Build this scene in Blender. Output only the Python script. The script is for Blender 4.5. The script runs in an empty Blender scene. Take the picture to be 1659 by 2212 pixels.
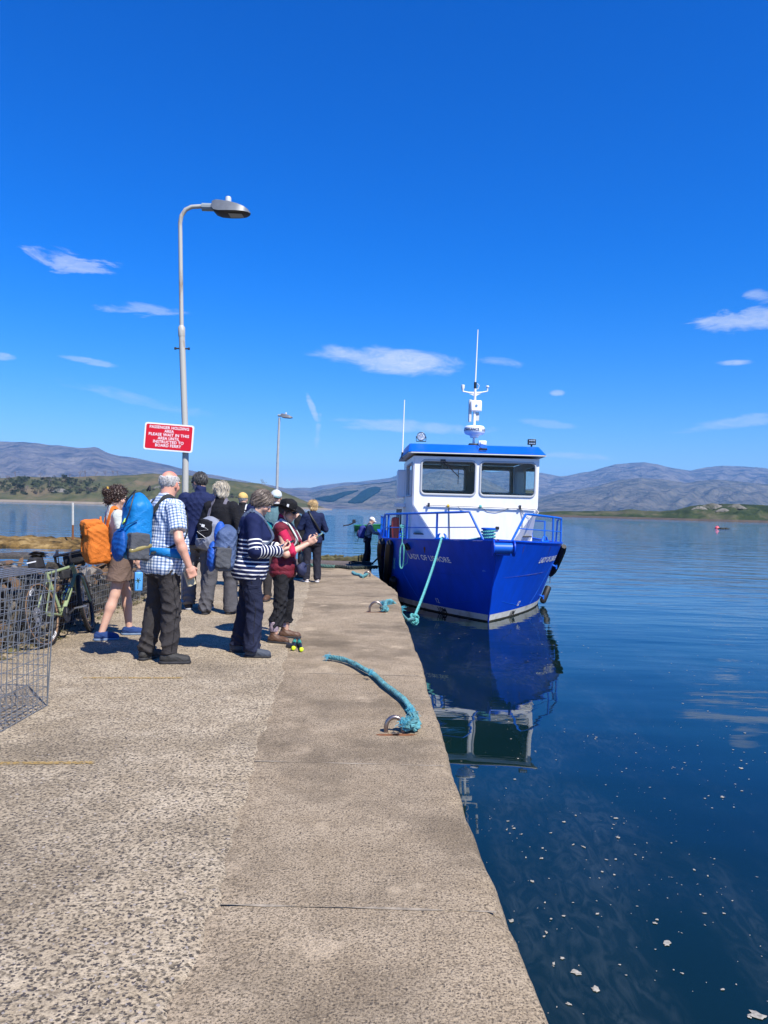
import bpy, math, random
import numpy as np
from mathutils import Vector, Matrix
R_ = math.radians
rnd = random.Random(7)
scn = bpy.context.scene
COL = scn.collection

# ---------------------------------------------------------------- camera
CAMZ, FPX = 1.5, 1647.1            # eye height over the pier, focal length (units of the 1659-wide picture)
ROLL, PITCH = R_(1.5), R_(-0.2)
_f = Vector((0, math.cos(PITCH), math.sin(PITCH))); _u0 = Vector((0, -math.sin(PITCH), math.cos(PITCH))); _r0 = Vector((1, 0, 0))
_r = _r0*math.cos(ROLL) + _u0*math.sin(ROLL); _u = -_r0*math.sin(ROLL) + _u0*math.cos(ROLL)
cd = bpy.data.cameras.new('camera'); cam = bpy.data.objects.new('camera', cd); COL.objects.link(cam)
cam.matrix_world = Matrix(((_r.x, _u.x, -_f.x, 0), (_r.y, _u.y, -_f.y, 0), (_r.z, _u.z, -_f.z, CAMZ), (0, 0, 0, 1)))
cd.sensor_fit = 'VERTICAL'; cd.sensor_height = 24; cd.lens = 24*FPX/2212; cd.clip_end = 60000; cd.clip_start = 0.05
scn.camera = cam

def P(x, y, D=None, z=None):
    """viewing direction of a picture point, met with the plane Y=D or the level z"""
    d = _r*((x-829.5)/FPX) + _u*(-(y-1106)/FPX) + _f
    t = D/d.y if D is not None else (z-CAMZ)/d.z
    return Vector((0, 0, CAMZ)) + d*t

# ---------------------------------------------------------------- light
SUN_EL, SUN_AZ = 51.0, 143.0       # azimuth clockwise from +Y
sd = Vector((math.sin(R_(SUN_AZ))*math.cos(R_(SUN_EL)), math.cos(R_(SUN_AZ))*math.cos(R_(SUN_EL)), math.sin(R_(SUN_EL))))
sl = bpy.data.lights.new('sun', 'SUN'); sl.energy = 5.0; sl.angle = R_(0.53); sl.color = (1, 0.955, 0.88)
so = bpy.data.objects.new('sun', sl); COL.objects.link(so); so.rotation_euler = (-sd).to_track_quat('-Z', 'Y').to_euler(); so.location = (10, -10, 20)

w = bpy.data.worlds.new('World'); scn.world = w; w.use_nodes = True
nt = w.node_tree; N = nt.nodes; L = nt.links
def nn(tree, typ, **kw):
    n = tree.nodes.new(typ)
    for k, v in kw.items():
        if k.startswith('i_'): n.inputs[int(k[2:])].default_value = v
        else: setattr(n, k, v)
    return n
def mth(tree, op, a, b=None, c=None, clamp=False):
    n = tree.nodes.new('ShaderNodeMath'); n.operation = op; n.use_clamp = clamp
    for i, q in enumerate((a, b, c)):
        if q is None: continue
        if isinstance(q, (int, float)): n.inputs[i].default_value = q
        else: tree.links.new(q, n.inputs[i])
    return n.outputs[0]
bg = N['Background']; bg.inputs[1].default_value = 0.066
sky = nn(nt, 'ShaderNodeTexSky', sky_type='NISHITA', sun_disc=False, sun_elevation=R_(SUN_EL), sun_rotation=R_(SUN_AZ))
sky.air_density = 1.0; sky.dust_density = 0.15; sky.ozone_density = 3.0; sky.altitude = 0
hs = nn(nt, 'ShaderNodeHueSaturation'); hs.inputs['Saturation'].default_value = 1.42; hs.inputs['Hue'].default_value = 0.497
L.new(sky.outputs[0], hs.inputs['Color'])
tc = nn(nt, 'ShaderNodeTexCoord'); sx = nn(nt, 'ShaderNodeSeparateXYZ'); L.new(tc.outputs['Generated'], sx.inputs[0])
tn = nn(nt, 'ShaderNodeMix', data_type='RGBA', blend_type='MULTIPLY'); tn.inputs[0].default_value = 1; tn.inputs[7].default_value = (0.20, 1.06, 1.98, 1); L.new(hs.outputs[0], tn.inputs[6])
az = mth(nt, 'ARCTAN2', sx.outputs[0], sx.outputs[1]); el = mth(nt, 'ARCSINE', sx.outputs[2])
te = nn(nt, 'ShaderNodeMapRange', interpolation_type='SMOOTHSTEP'); L.new(el, te.inputs[0]); te.inputs[1].default_value = 0.0; te.inputs[2].default_value = 0.36
tm = nn(nt, 'ShaderNodeMix', data_type='RGBA'); L.new(te.outputs[0], tm.inputs[0]); tm.inputs[6].default_value = (0.98, 1.14, 1.7, 1); tm.inputs[7].default_value = (0.16, 1.05, 2.0, 1); L.new(tm.outputs[2], tn.inputs[7])
cb = nn(nt, 'ShaderNodeCombineXYZ'); L.new(az, cb.inputs[0]); L.new(el, cb.inputs[1])
mp = nn(nt, 'ShaderNodeMapping'); mp.inputs['Scale'].default_value = (1, 3.2, 1); L.new(cb.outputs[0], mp.inputs[0])
no = nn(nt, 'ShaderNodeTexNoise'); no.inputs['Scale'].default_value = 13; no.inputs['Detail'].default_value = 7; no.inputs['Roughness'].default_value = 0.62; no.inputs['Distortion'].default_value = 0.6
L.new(mp.outputs[0], no.inputs['Vector']); nz = mth(nt, 'SUBTRACT', no.outputs[0], 0.5)
# clouds: (picture x, y, half width, half height, tilt, opacity, raggedness)
CL = [(845, 779, 185, 31, 3, .62, 1.6), (1070, 783, 60, 12, 4, .30, 2.4), (155, 566, 84, 24, 5, .42, 4.4), (285, 668, 122, 15, -3, .30, 4.4), (1612, 692, 130, 24, -3, .46, 3.2),
      (190, 779, 62, 8, 4, .34, 3.0), (1588, 783, 40, 7, 0, .5, 2.0), (880, 921, 190, 16, 0, .36, 2.2), (1205, 848, 18, 8, 0, .5, 2.2), (1600, 912, 150, 13, -8, .28, 2.2),
      (300, 862, 150, 15, 8, .18, 2.4), (1640, 640, 30, 14, 10, .3, 2.6), (679, 893, 8, 42, -24, .42, 3.2), (687, 930, 8, 40, 4, .26, 3.4), (1180, 915, 60, 10, 5, .2, 2.4), (1240, 985, 100, 9, 2, .3, 2.2), (8, 771, 26, 8, 0, .35, 2.4)]
n2_ = nn(nt, 'ShaderNodeTexNoise'); n2_.inputs['Scale'].default_value = 46; n2_.inputs['Detail'].default_value = 6; n2_.inputs['Roughness'].default_value = 0.7; n2_.inputs['Distortion'].default_value = 1.2; L.new(mp.outputs[0], n2_.inputs['Vector'])
wz = mth(nt, 'MULTIPLY_ADD', n2_.outputs[0], 1.5, 0.25)
tot = None
for (cx, cy, a, b, tl, op, rg) in CL:
    d = (P(cx, cy, D=1) - Vector((0, 0, CAMZ))).normalized(); a0 = math.atan2(d.x, d.y); e0 = math.asin(d.z)
    aa, bb = a/FPX, b/FPX; ct, st = math.cos(R_(-tl-1.5)), math.sin(R_(-tl-1.5))
    du = mth(nt, 'SUBTRACT', az, a0); dv = mth(nt, 'SUBTRACT', el, e0)
    u = mth(nt, 'MULTIPLY_ADD', du, ct/aa, mth(nt, 'MULTIPLY', dv, st/aa)); v = mth(nt, 'MULTIPLY_ADD', du, -st/bb, mth(nt, 'MULTIPLY', dv, ct/bb))
    rr = mth(nt, 'SUBTRACT', 1.0, mth(nt, 'MULTIPLY_ADD', u, u, mth(nt, 'MULTIPLY', v, v)))
    e = mth(nt, 'MULTIPLY_ADD', nz, rg*1.5, rr)
    m = nn(nt, 'ShaderNodeMapRange', interpolation_type='SMOOTHSTEP'); L.new(e, m.inputs[0]); m.inputs[1].default_value = 0.0; m.inputs[2].default_value = 1.0; m.inputs[4].default_value = op
    tot = m.outputs[0] if tot is None else mth(nt, 'MAXIMUM', tot, m.outputs[0])
mx = nn(nt, 'ShaderNodeMix', data_type='RGBA'); L.new(mth(nt, 'MULTIPLY', tot, wz, clamp=True), mx.inputs[0]); L.new(tn.outputs[2], mx.inputs[6]); mx.inputs[7].default_value = (8.6, 9.3, 10.2, 1)
L.new(mx.outputs[2], bg.inputs[0])
vs = scn.view_settings; vs.view_transform = 'Standard'; vs.look = 'None'; vs.exposure = 0.6; vs.gamma = 1.0
scn.cycles.max_bounces = 8; scn.cycles.transparent_max_bounces = 12; scn.cycles.volume_bounces = 0
try: scn.cycles.use_denoising = True
except Exception: pass

# ---------------------------------------------------------------- materials
MATS = {}
def mat(name, col, rough=0.6, metal=0.0, var=0.0, vscale=8.0, col2=None, bump=0.0, bscale=60.0, spec=None, coat=0.0, sub=0.0, stretch=None, thr=None, fold=0.0):
    """plain principled material, colour broken up by noise, with fine bump"""
    if name in MATS: return MATS[name]
    m = bpy.data.materials.new(name); m.use_nodes = True; t = m.node_tree; b = t.nodes['Principled BSDF']
    b.inputs['Base Color'].default_value = (*col, 1); b.inputs['Roughness'].default_value = rough; b.inputs['Metallic'].default_value = metal
    if spec is not None: b.inputs['Specular IOR Level'].default_value = spec
    if coat: b.inputs['Coat Weight'].default_value = coat; b.inputs['Coat Roughness'].default_value = 0.08
    if var or bump or fold:
        c = nn(t, 'ShaderNodeTexCoord'); vec = c.outputs['Object']
        if stretch:
            q = nn(t, 'ShaderNodeMapping'); q.inputs['Scale'].default_value = stretch; t.links.new(vec, q.inputs[0]); vec = q.outputs[0]
    if var:
        n = nn(t, 'ShaderNodeTexNoise'); n.inputs['Scale'].default_value = vscale; n.inputs['Detail'].default_value = 6; n.inputs['Roughness'].default_value = 0.65; t.links.new(vec, n.inputs['Vector'])
        r = nn(t, 'ShaderNodeValToRGB'); lo, hi = thr or (0.3, 0.7); r.color_ramp.elements[0].position = lo; r.color_ramp.elements[1].position = hi
        c2 = col2 or tuple(x*(1-var) for x in col); r.color_ramp.elements[0].color = (*c2, 1); r.color_ramp.elements[1].color = (*col, 1)
        t.links.new(n.outputs[0], r.inputs[0]); t.links.new(r.outputs[0], b.inputs['Base Color'])
    if bump:
        n = nn(t, 'ShaderNodeTexNoise'); n.inputs['Scale'].default_value = bscale; n.inputs['Detail'].default_value = 4; t.links.new(vec, n.inputs['Vector'])
        bp = nn(t, 'ShaderNodeBump'); bp.inputs['Strength'].default_value = bump; bp.inputs['Distance'].default_value = 0.01; t.links.new(n.outputs[0], bp.inputs['Height']); t.links.new(bp.outputs[0], b.inputs['Normal'])
    if fold:
        n = nn(t, 'ShaderNodeTexNoise'); n.inputs['Scale'].default_value = 9; n.inputs['Detail'].default_value = 3; n.inputs['Roughness'].default_value = 0.55; n.inputs['Distortion'].default_value = 1.6; t.links.new(vec, n.inputs['Vector'])
        bp = nn(t, 'ShaderNodeBump'); bp.inputs['Strength'].default_value = 1.0; bp.inputs['Distance'].default_value = fold; t.links.new(mth(t, 'ABSOLUTE', mth(t, 'SUBTRACT', n.outputs[0], 0.5)), bp.inputs['Height']); t.links.new(bp.outputs[0], b.inputs['Normal'])
    MATS[name] = m
    return m

# ---------------------------------------------------------------- mesh helpers
class MB:
    def __init__(s): s.v = []; s.f = []
    def add(s, vs, fs):
        o = len(s.v); s.v += [tuple(p) for p in vs]; s.f += [tuple(i+o for i in f) for f in fs]; return s
    def box(s, c, size, M=None, taper=(1, 1)):
        x, y, z = (q/2 for q in size); c = Vector(c); vs = []
        for dz in (-1, 1):
            kx, ky = (taper if dz > 0 else (1, 1))
            for dx, dy in ((-1, -1), (1, -1), (1, 1), (-1, 1)):
                p = Vector((dx*x*kx, dy*y*ky, dz*z)); p = (M @ p if M is not None else p); vs.append(c+p)
        return s.add(vs, [(3, 2, 1, 0), (4, 5, 6, 7), (0, 1, 5, 4), (1, 2, 6, 5), (2, 3, 7, 6), (3, 0, 4, 7)])
    def tube(s, pts, r, n=8, closed=False, cap=True, flat=None, up=None):
        pts = [Vector(p) for p in pts]; k = len(pts); o = len(s.v)
        rad = r if isinstance(r, (list, tuple)) else [r]*k
        T = []
        for i in range(k):
            a = pts[(i-1) % k] if (closed or i > 0) else pts[i]; b = pts[(i+1) % k] if (closed or i < k-1) else pts[i]
            d = b-a; T.append(d.normalized() if d.length > 1e-9 else Vector((0, 0, 1)))
        ref = Vector(up) if up is not None else (Vector((0, 0, 1)) if abs(T[0].z) < 0.9 else Vector((1, 0, 0)))
        nrm = (ref - T[0]*ref.dot(T[0])).normalized()
        for i in range(k):
            nrm = nrm - T[i]*nrm.dot(T[i])
            if nrm.length < 1e-6: nrm = T[i].orthogonal()
            nrm.normalize(); bn = T[i].cross(nrm)
            for j in range(n):
                a = 2*math.pi*j/n; ca, sa = math.cos(a)*rad[i], math.sin(a)*rad[i]
                if flat: ca *= flat
                s.v.append(tuple(pts[i] + nrm*ca + bn*sa))
        for i in range(k if closed else k-1):
            p, q = o+i*n, o+((i+1) % k)*n
            for j in range(n): s.f.append((p+j, p+(j+1) % n, q+(j+1) % n, q+j))
        if cap and not closed:
            s.f.append(tuple(o+j for j in reversed(range(n)))); s.f.append(tuple(o+(k-1)*n+j for j in range(n)))
        return s
    def lathe(s, prof, n=20, M=None, cap=True):
        o = len(s.v); k = len(prof); M = M or Matrix.Identity(4)
        for (r, z) in prof:
            for j in range(n):
                a = 2*math.pi*j/n; s.v.append(tuple(M @ Vector((r*math.cos(a), r*math.sin(a), z))))
        for i in range(k-1):
            p, q = o+i*n, o+(i+1)*n
            for j in range(n): s.f.append((p+j, p+(j+1) % n, q+(j+1) % n, q+j))
        if cap: s.f.append(tuple(o+j for j in reversed(range(n)))); s.f.append(tuple(o+(k-1)*n+j for j in range(n)))
        return s
    def prism(s, poly, lo, hi, fn=None):
        """polygon (x,y) lifted from lo to hi; fn maps (x,y,z) to the place"""
        fn = fn or (lambda x, y, z: (x, y, z)); n = len(poly); o = len(s.v)
        for z in (lo, hi): s.v += [tuple(fn(x, y, z)) for x, y in poly]
        s.f.append(tuple(o+i for i in reversed(range(n)))); s.f.append(tuple(o+n+i for i in range(n)))
        for i in range(n): j = (i+1) % n; s.f.append((o+i, o+j, o+n+j, o+n+i))
        return s
    def grid(s, rows):
        o = len(s.v); m = len(rows[0])
        for r in rows: s.v += [tuple(p) for p in r]
        for i in range(len(rows)-1):
            for j in range(m-1): a = o+i*m+j; s.f.append((a, a+1, a+m+1, a+m))
        return s
    def move(s, d): d = Vector(d); s.v = [(p[0]+d.x, p[1]+d.y, p[2]+d.z) for p in s.v]; return s

def frame(o, y, up=(0, 0, 1)):
    """matrix with local +Z along y"""
    z = Vector(y).normalized(); u = Vector(up); x = u.cross(z)
    if x.length < 1e-5: x = Vector((1, 0, 0)).cross(z)
    x.normalize(); yy = z.cross(x); return Matrix(((x.x, yy.x, z.x, o[0]), (x.y, yy.y, z.y, o[1]), (x.z, yy.z, z.z, o[2]), (0, 0, 0, 1)))

def mesh_np(name, v, f):
    me = bpy.data.meshes.new(name); v = np.asarray(v, np.float32); f = np.asarray(f, np.int32)
    me.vertices.add(len(v)); me.vertices.foreach_set('co', v.ravel()); k = f.shape[1]
    me.loops.add(f.size); me.loops.foreach_set('vertex_index', f.ravel())
    me.polygons.add(len(f)); me.polygons.foreach_set('loop_start', np.arange(len(f), dtype=np.int32)*k)
    me.polygons.foreach_set('use_smooth', np.ones(len(f), bool)); me.update(calc_edges=True); return me

def mk(name, g, m, parent=None, smooth=35, bevel=0.0, label=None, cat=None, group=None, kind=None, loc=None):
    """links one mesh object; g is an MB or a mesh"""
    if isinstance(g, MB):
        me = bpy.data.meshes.new(name); me.from_pydata(g.v, [], g.f); me.update()
        if smooth:
            me.polygons.foreach_set('use_smooth', [True]*len(me.polygons)); me.set_sharp_from_angle(angle=R_(smooth))
    else: me = g
    for q in (m if isinstance(m, (list, tuple)) else [m]):
        if q is not None and len(me.materials) < 8 and (not me.materials or q.name not in me.materials): me.materials.append(q)
    o = bpy.data.objects.new(name, me); COL.objects.link(o)
    if parent is not None: o.parent = parent
    if loc is not None: o.location = loc
    if bevel:
        b = o.modifiers.new('bevel', 'BEVEL'); b.width = bevel; b.segments = 2; b.limit_method = 'ANGLE'; b.angle_limit = R_(40)
    tag(o, label, cat, group, kind); return o
def tag(o, label=None, cat=None, group=None, kind=None):
    for k, v in (('label', label), ('category', cat), ('group', group), ('kind', kind)):
        if v: o[k] = v
    return o
def thing(name, label, cat, loc=(0, 0, 0), rz=0.0, group=None, scale=1.0):
    o = bpy.data.objects.new(name, None); COL.objects.link(o); o.location = loc; o.rotation_euler = (0, 0, rz); o.scale = (scale,)*3
    o.empty_display_size = 0.2; return tag(o, label, cat, group)
def dup(o, parent=None, **kw):
    c = o.copy(); COL.objects.link(c); c.parent = parent
    for ch in list(o.children): dup(ch, c)
    for k, v in kw.items():
        if k in ('label', 'group'): c[k] = v
        else: setattr(c, k, v)
    return c

def text_mesh(body, size, bold=0.0, align='CENTER', line=1.0, space=1.0, shear=0.0):
    """2-D letters as a mesh: list of verts (x,y) and faces"""
    cu = bpy.data.curves.new('letters', 'FONT'); cu.body = body; cu.size = size; cu.align_x = align; cu.offset = bold; cu.space_line = line; cu.space_character = space; cu.shear = shear
    cu.fill_mode = 'FRONT'; cu.resolution_u = 3
    o = bpy.data.objects.new('letters', cu); COL.objects.link(o); dg = bpy.context.evaluated_depsgraph_get(); dg.update()
    me = o.evaluated_get(dg).to_mesh(); v = [tuple(p.co) for p in me.vertices]; f = [tuple(p.vertices) for p in me.polygons]
    o.evaluated_get(dg).to_mesh_clear(); bpy.data.objects.remove(o); bpy.data.curves.remove(cu); return v, f

# value noise
_rs = np.random.RandomState(3); _LAT = _rs.rand(64, 64, 64).astype(np.float32)
def vnoise(x, y, z=0.0):
    x, y, z = np.broadcast_arrays(np.asarray(x, float), np.asarray(y, float), np.asarray(z, float))
    i, j, k = np.floor(x).astype(int), np.floor(y).astype(int), np.floor(z).astype(int); a, b, c = x-i, y-j, z-k
    a, b, c = a*a*(3-2*a), b*b*(3-2*b), c*c*(3-2*c); g = lambda p, q, r: _LAT[(i+p) & 63, (j+q) & 63, (k+r) & 63]
    return ((g(0,0,0)*(1-a)+g(1,0,0)*a)*(1-b)+(g(0,1,0)*(1-a)+g(1,1,0)*a)*b)*(1-c)+((g(0,0,1)*(1-a)+g(1,0,1)*a)*(1-b)+(g(0,1,1)*(1-a)+g(1,1,1)*a)*b)*c
def fbm(x, y, z=0.0, o=5, g=0.5):
    s = 0; a = 1; t = 0
    for q in range(o): s = s+a*vnoise(np.asarray(x)*2**q+17*q, np.asarray(y)*2**q+5*q, np.asarray(z)*2**q); t += a; a *= g
    return s/t
# ================================================================ setting
ZW = -0.83                                    # water level under the pier top
def pier_edge(y):                             # right-hand edge of the pier
    x = 0.548-0.0190*y + 0.010*math.sin(y*0.9+1) + 0.006*math.sin(y*2.7)
    x += 0.036*max(0.0, (4-y)/1.75)
    if y > 14.2: x -= (min(y, 18.2)-14.2)*0.115
    return x
def joint_x(y): return -0.425-0.0665*y
PIER_L, PIER_END = -4.75, 19.9

# --- water
def water_mat():
    m = bpy.data.materials.new('sea water'); m.use_nodes = True; t = m.node_tree; b = t.nodes['Principled BSDF']
    b.inputs['Roughness'].default_value = 0.015; b.inputs['IOR'].default_value = 1.46
    ge = nn(t, 'ShaderNodeNewGeometry'); sp = nn(t, 'ShaderNodeSeparateXYZ'); t.links.new(ge.outputs['Position'], sp.inputs[0])
    def noise(sc, det, stretch=(1, 1, 1), dist=0.0, rot=0.0):
        q = nn(t, 'ShaderNodeMapping'); q.inputs['Scale'].default_value = stretch; q.inputs['Rotation'].default_value = (0, 0, rot); t.links.new(ge.outputs['Position'], q.inputs[0])
        n = nn(t, 'ShaderNodeTexNoise'); n.inputs['Scale'].default_value = sc; n.inputs['Detail'].default_value = det; n.inputs['Distortion'].default_value = dist; t.links.new(q.outputs[0], n.inputs['Vector']); return n.outputs[0]
    # surface film drifting in streaks (scum), and the greenish body colour of the water
    st = noise(0.9, 7, (1.0, 0.33, 1), 1.3, R_(-32)); fine = noise(9, 6, (1, 0.4, 1), 2.2, R_(-40))
    a = nn(t, 'ShaderNodeMapRange', interpolation_type='SMOOTHSTEP'); t.links.new(st, a.inputs[0]); a.inputs[1].default_value = 0.45; a.inputs[2].default_value = 0.66
    f2 = nn(t, 'ShaderNodeMapRange'); t.links.new(fine, f2.inputs[0]); f2.inputs[1].default_value = 0.42; f2.inputs[2].default_value = 0.74
    film = mth(t, 'MULTIPLY', a.outputs[0], mth(t, 'MULTIPLY_ADD', f2.outputs[0], 0.85, 0.12))
    big = noise(0.25, 3)
    dk = nn(t, 'ShaderNodeMix', data_type='RGBA'); t.links.new(big, dk.inputs[0]); dk.inputs[6].default_value = (0.001, 0.003, 0.006, 1); dk.inputs[7].default_value = (0.004, 0.022, 0.017, 1)
    mx = nn(t, 'ShaderNodeMix', data_type='RGBA'); t.links.new(film, mx.inputs[0]); t.links.new(dk.outputs[2], mx.inputs[6]); mx.inputs[7].default_value = (0.022, 0.036, 0.036, 1)
    t.links.new(mx.outputs[2], b.inputs['Base Color'])
    # ripples: almost glassy beside the boat, livelier out on the loch
    far = nn(t, 'ShaderNodeMapRange'); t.links.new(sp.outputs[1], far.inputs[0]); far.inputs[1].default_value = 8; far.inputs[2].default_value = 60; far.inputs[3].default_value = 0.0; far.inputs[4].default_value = 1.0
    side = nn(t, 'ShaderNodeMapRange'); t.links.new(mth(t, 'ABSOLUTE', mth(t, 'SUBTRACT', sp.outputs[0], 2.4)), side.inputs[0]); side.inputs[1].default_value = 2.2; side.inputs[2].default_value = 9
    amp = mth(t, 'MAXIMUM', far.outputs[0], mth(t, 'MULTIPLY', side.outputs[0], 0.5))
    n1 = noise(0.55, 2, (0.45, 1.5, 1), 0.4, R_(8)); n2 = noise(2.2, 3, (0.5, 1.4, 1), 0.3, R_(-14)); n3 = noise(0.8, 1, (0.6, 1.2, 1))
    h = mth(t, 'MULTIPLY_ADD', n2, 0.22, n1)
    hh = mth(t, 'MULTIPLY_ADD', h, mth(t, 'MULTIPLY_ADD', amp, 0.115, 0.003), mth(t, 'MULTIPLY', n3, 0.014))
    bp = nn(t, 'ShaderNodeBump'); bp.inputs['Strength'].default_value = 1.0; bp.inputs['Distance'].default_value = 1.0; t.links.new(hh, bp.inputs['Height']); t.links.new(bp.outputs[0], b.inputs['Normal'])
    return m
g = MB(); g.add([(-14000, -300, ZW), (14000, -300, ZW), (14000, 14000, ZW), (-14000, 14000, ZW)], [(0, 1, 2, 3)])
mk('water', g, water_mat(), kind='structure')

# --- far land: a ridge line met at a distance, with real slopes in front of and behind it
def ridge(name, pts, Dc, Ds, material, nx=260, nv=46, rough=0.25, seed=0, prof=1.25, x0=-900, x1=2560, zfoot=ZW-2, xfade=None, nscale=9.0):
    xs = np.linspace(x0, x1, nx); px = [p[0] for p in pts]; py = [p[1] for p in pts]
    ys = np.interp(xs, px, py); rows = []; Vv = np.concatenate([np.linspace(0, 1, nv), [1.05, 1.15, 1.4]])
    rowsxyz = np.zeros((len(Vv), nx, 3)); dirs = [P(x, y, D=1.0) for x, y in zip(xs, ys)]
    ux = np.array([d.x for d in dirs]); uz = np.array([d.z-CAMZ for d in dirs])
    uz = uz + (fbm(xs/26.0+seed, np.full(nx, seed*3.1), o=4)-0.5)*0.0022
    for i, v in enumerate(Vv):
        D = Ds+(Dc-Ds)*v; X = ux*(Ds+(Dc-Ds)*v); top = CAMZ+uz*Dc
        wob = fbm(ux*nscale*3+seed, np.full(nx, v*2.2+seed), o=5)
        if v <= 1:
            pv = v**prof; n = (fbm(ux*nscale*2.0+seed*7+v*1.6, np.full(nx, v*1.5), o=6, g=0.55)-0.5)*2
            rg = 1-np.abs(2*fbm(ux*nscale*4+seed*2-v*3.0, np.full(nx, v*2.0+4), o=4)-1)
            h = zfoot+(top-zfoot)*(pv + rough*(n*0.55+(rg-0.8)*0.9)*v*(1-v)*2.2)
            lim = CAMZ+uz*D*0.985; h = np.where(v < 1, np.minimum(h, np.where(v > 0.02, np.maximum(lim, zfoot), zfoot)), top)
        else: h = zfoot+(top-zfoot)*max(0, 1-(v-1)*1.6)
        Dw = D*(1+0.03*(wob-0.5)*(1 if 0 < v < 1 else 0))
        rowsxyz[i, :, 0] = X; rowsxyz[i, :, 1] = Dw; rowsxyz[i, :, 2] = h
    n, m = len(Vv), nx; a = (np.arange(n-1)[:, None]*m+np.arange(m-1)[None]).ravel()
    f = np.stack([a, a+1, a+m+1, a+m], 1); o = mk(name, mesh_np(name, rowsxyz.reshape(-1, 3), f), material, kind='structure')
    return o, rowsxyz

def land_mat(name, cols, scale, bump, bscale, zcol=None):
    """three colours by noise, gullies by bump; zcol = (height, colour) for a shore strip"""
    m = bpy.data.materials.new(name); m.use_nodes = True; t = m.node_tree; b = t.nodes['Principled BSDF']; b.inputs['Roughness'].default_value = 0.95; b.inputs['Specular IOR Level'].default_value = 0.1
    ge = nn(t, 'ShaderNodeNewGeometry')
    n = nn(t, 'ShaderNodeTexNoise'); n.inputs['Scale'].default_value = scale; n.inputs['Detail'].default_value = 9; n.inputs['Roughness'].default_value = 0.68; t.links.new(ge.outputs['Position'], n.inputs['Vector'])
    r = nn(t, 'ShaderNodeValToRGB'); e = r.color_ramp.elements; e[0].position = 0.36; e[0].color = (*cols[0], 1); e[1].position = 0.64; e[1].color = (*cols[2], 1); k = e.new(0.5); k.color = (*cols[1], 1); t.links.new(n.outputs[0], r.inputs[0]); col = r.outputs[0]
    if zcol:
        sp = nn(t, 'ShaderNodeSeparateXYZ'); t.links.new(ge.outputs['Position'], sp.inputs[0])
        zz = mth(t, 'MULTIPLY_ADD', mth(t, 'SUBTRACT', n.outputs[0], 0.5), zcol[0]*1.2, sp.outputs[2])
        mr = nn(t, 'ShaderNodeMapRange'); t.links.new(zz, mr.inputs[0]); mr.inputs[1].default_value = zcol[0]; mr.inputs[2].default_value = zcol[0]*1.35; mr.inputs[3].default_value = 1; mr.inputs[4].default_value = 0
        x = nn(t, 'ShaderNodeMix', data_type='RGBA'); t.links.new(mr.outputs[0], x.inputs[0]); t.links.new(col, x.inputs[6]); x.inputs[7].default_value = (*zcol[1], 1); col = x.outputs[2]
    t.links.new(col, b.inputs['Base Color'])
    n2 = nn(t, 'ShaderNodeTexNoise'); n2.inputs['Scale'].default_value = bscale; n2.inputs['Detail'].default_value = 8; n2.inputs['Roughness'].default_value = 0.6; t.links.new(ge.outputs['Position'], n2.inputs['Vector'])
    bp = nn(t, 'ShaderNodeBump'); bp.inputs['Strength'].default_value = 1; bp.inputs['Distance'].default_value = bump; t.links.new(n2.outputs[0], bp.inputs['Height']); t.links.new(bp.outputs[0], b.inputs['Normal'])
    return m
MTN = land_mat('mountain moor', [(0.07, 0.06, 0.065), (0.175, 0.15, 0.14), (0.26, 0.22, 0.18)], 0.0055, 150.0, 0.007)
MTNG = land_mat('mountain moor greener', [(0.07, 0.07, 0.055), (0.155, 0.14, 0.115), (0.23, 0.20, 0.15)], 0.007, 140.0, 0.009)
GREEN = land_mat('headland pasture', [(0.042, 0.052, 0.020), (0.088, 0.088, 0.040), (0.15, 0.115, 0.065)], 0.016, 3.0, 0.05, zcol=(1.1, (0.24, 0.20, 0.155)))
ISLE = land_mat('island scrub', [(0.018, 0.030, 0.010), (0.042, 0.056, 0.020), (0.10, 0.09, 0.05)], 0.03, 2.5, 0.09, zcol=(0.5, (0.09, 0.07, 0.055)))

ml_o, ml_g = ridge('mountain_left', [(-900, 1060), (-500, 985), (-200, 950), (0, 953), (60, 956), (130, 963), (170, 968), (208, 966), (235, 980), (300, 991), (370, 1007), (430, 1020), (520, 1037), (620, 1055), (720, 1068), (900, 1098), (1200, 1112), (2560, 1160)], 6200, 3600, MTN, rough=0.35, seed=1, x1=1300)
mmm_o, mmm_g = ridge('mountain_middle', [(-900, 1075), (400, 1072), (560, 1058), (603, 1054), (666, 1054), (699, 1048), (721, 1044), (744, 1042), (774, 1041), (804, 1036.6), (842, 1033), (880, 1020), (960, 1001), (1010, 1008), (1060, 1020), (1130, 1015), (1180, 1023), (1240, 1034), (1330, 1050), (1420, 1070), (1600, 1095), (2560, 1140)], 9200, 5200, MTN, rough=0.3, seed=2, x0=300, x1=2000)
mr_o, mr_g = ridge('mountain_right', [(900, 1100), (1060, 1075), (1150, 1050), (1200, 1031), (1230, 1027), (1285, 1016), (1330, 1003), (1362, 1000), (1392, 999), (1420, 1003), (1455, 1012), (1492, 1016), (1525, 1009), (1560, 1006), (1610, 1008), (1659, 1012), (1800, 1000), (2100, 1040), (2560, 1090)], 8600, 5000, MTN, rough=0.35, seed=3, x0=880, x1=2560)
ridge('hill_right', [(950, 1110), (1080, 1098), (1160, 1076), (1200, 1066), (1290, 1050), (1340, 1036), (1385, 1032), (1430, 1036), (1480, 1043), (1540, 1036), (1600, 1040), (1659, 1047), (1850, 1040), (2200, 1075), (2560, 1105)], 5200, 3300, MTNG, rough=0.5, seed=4, x0=940, x1=2560)
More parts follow.
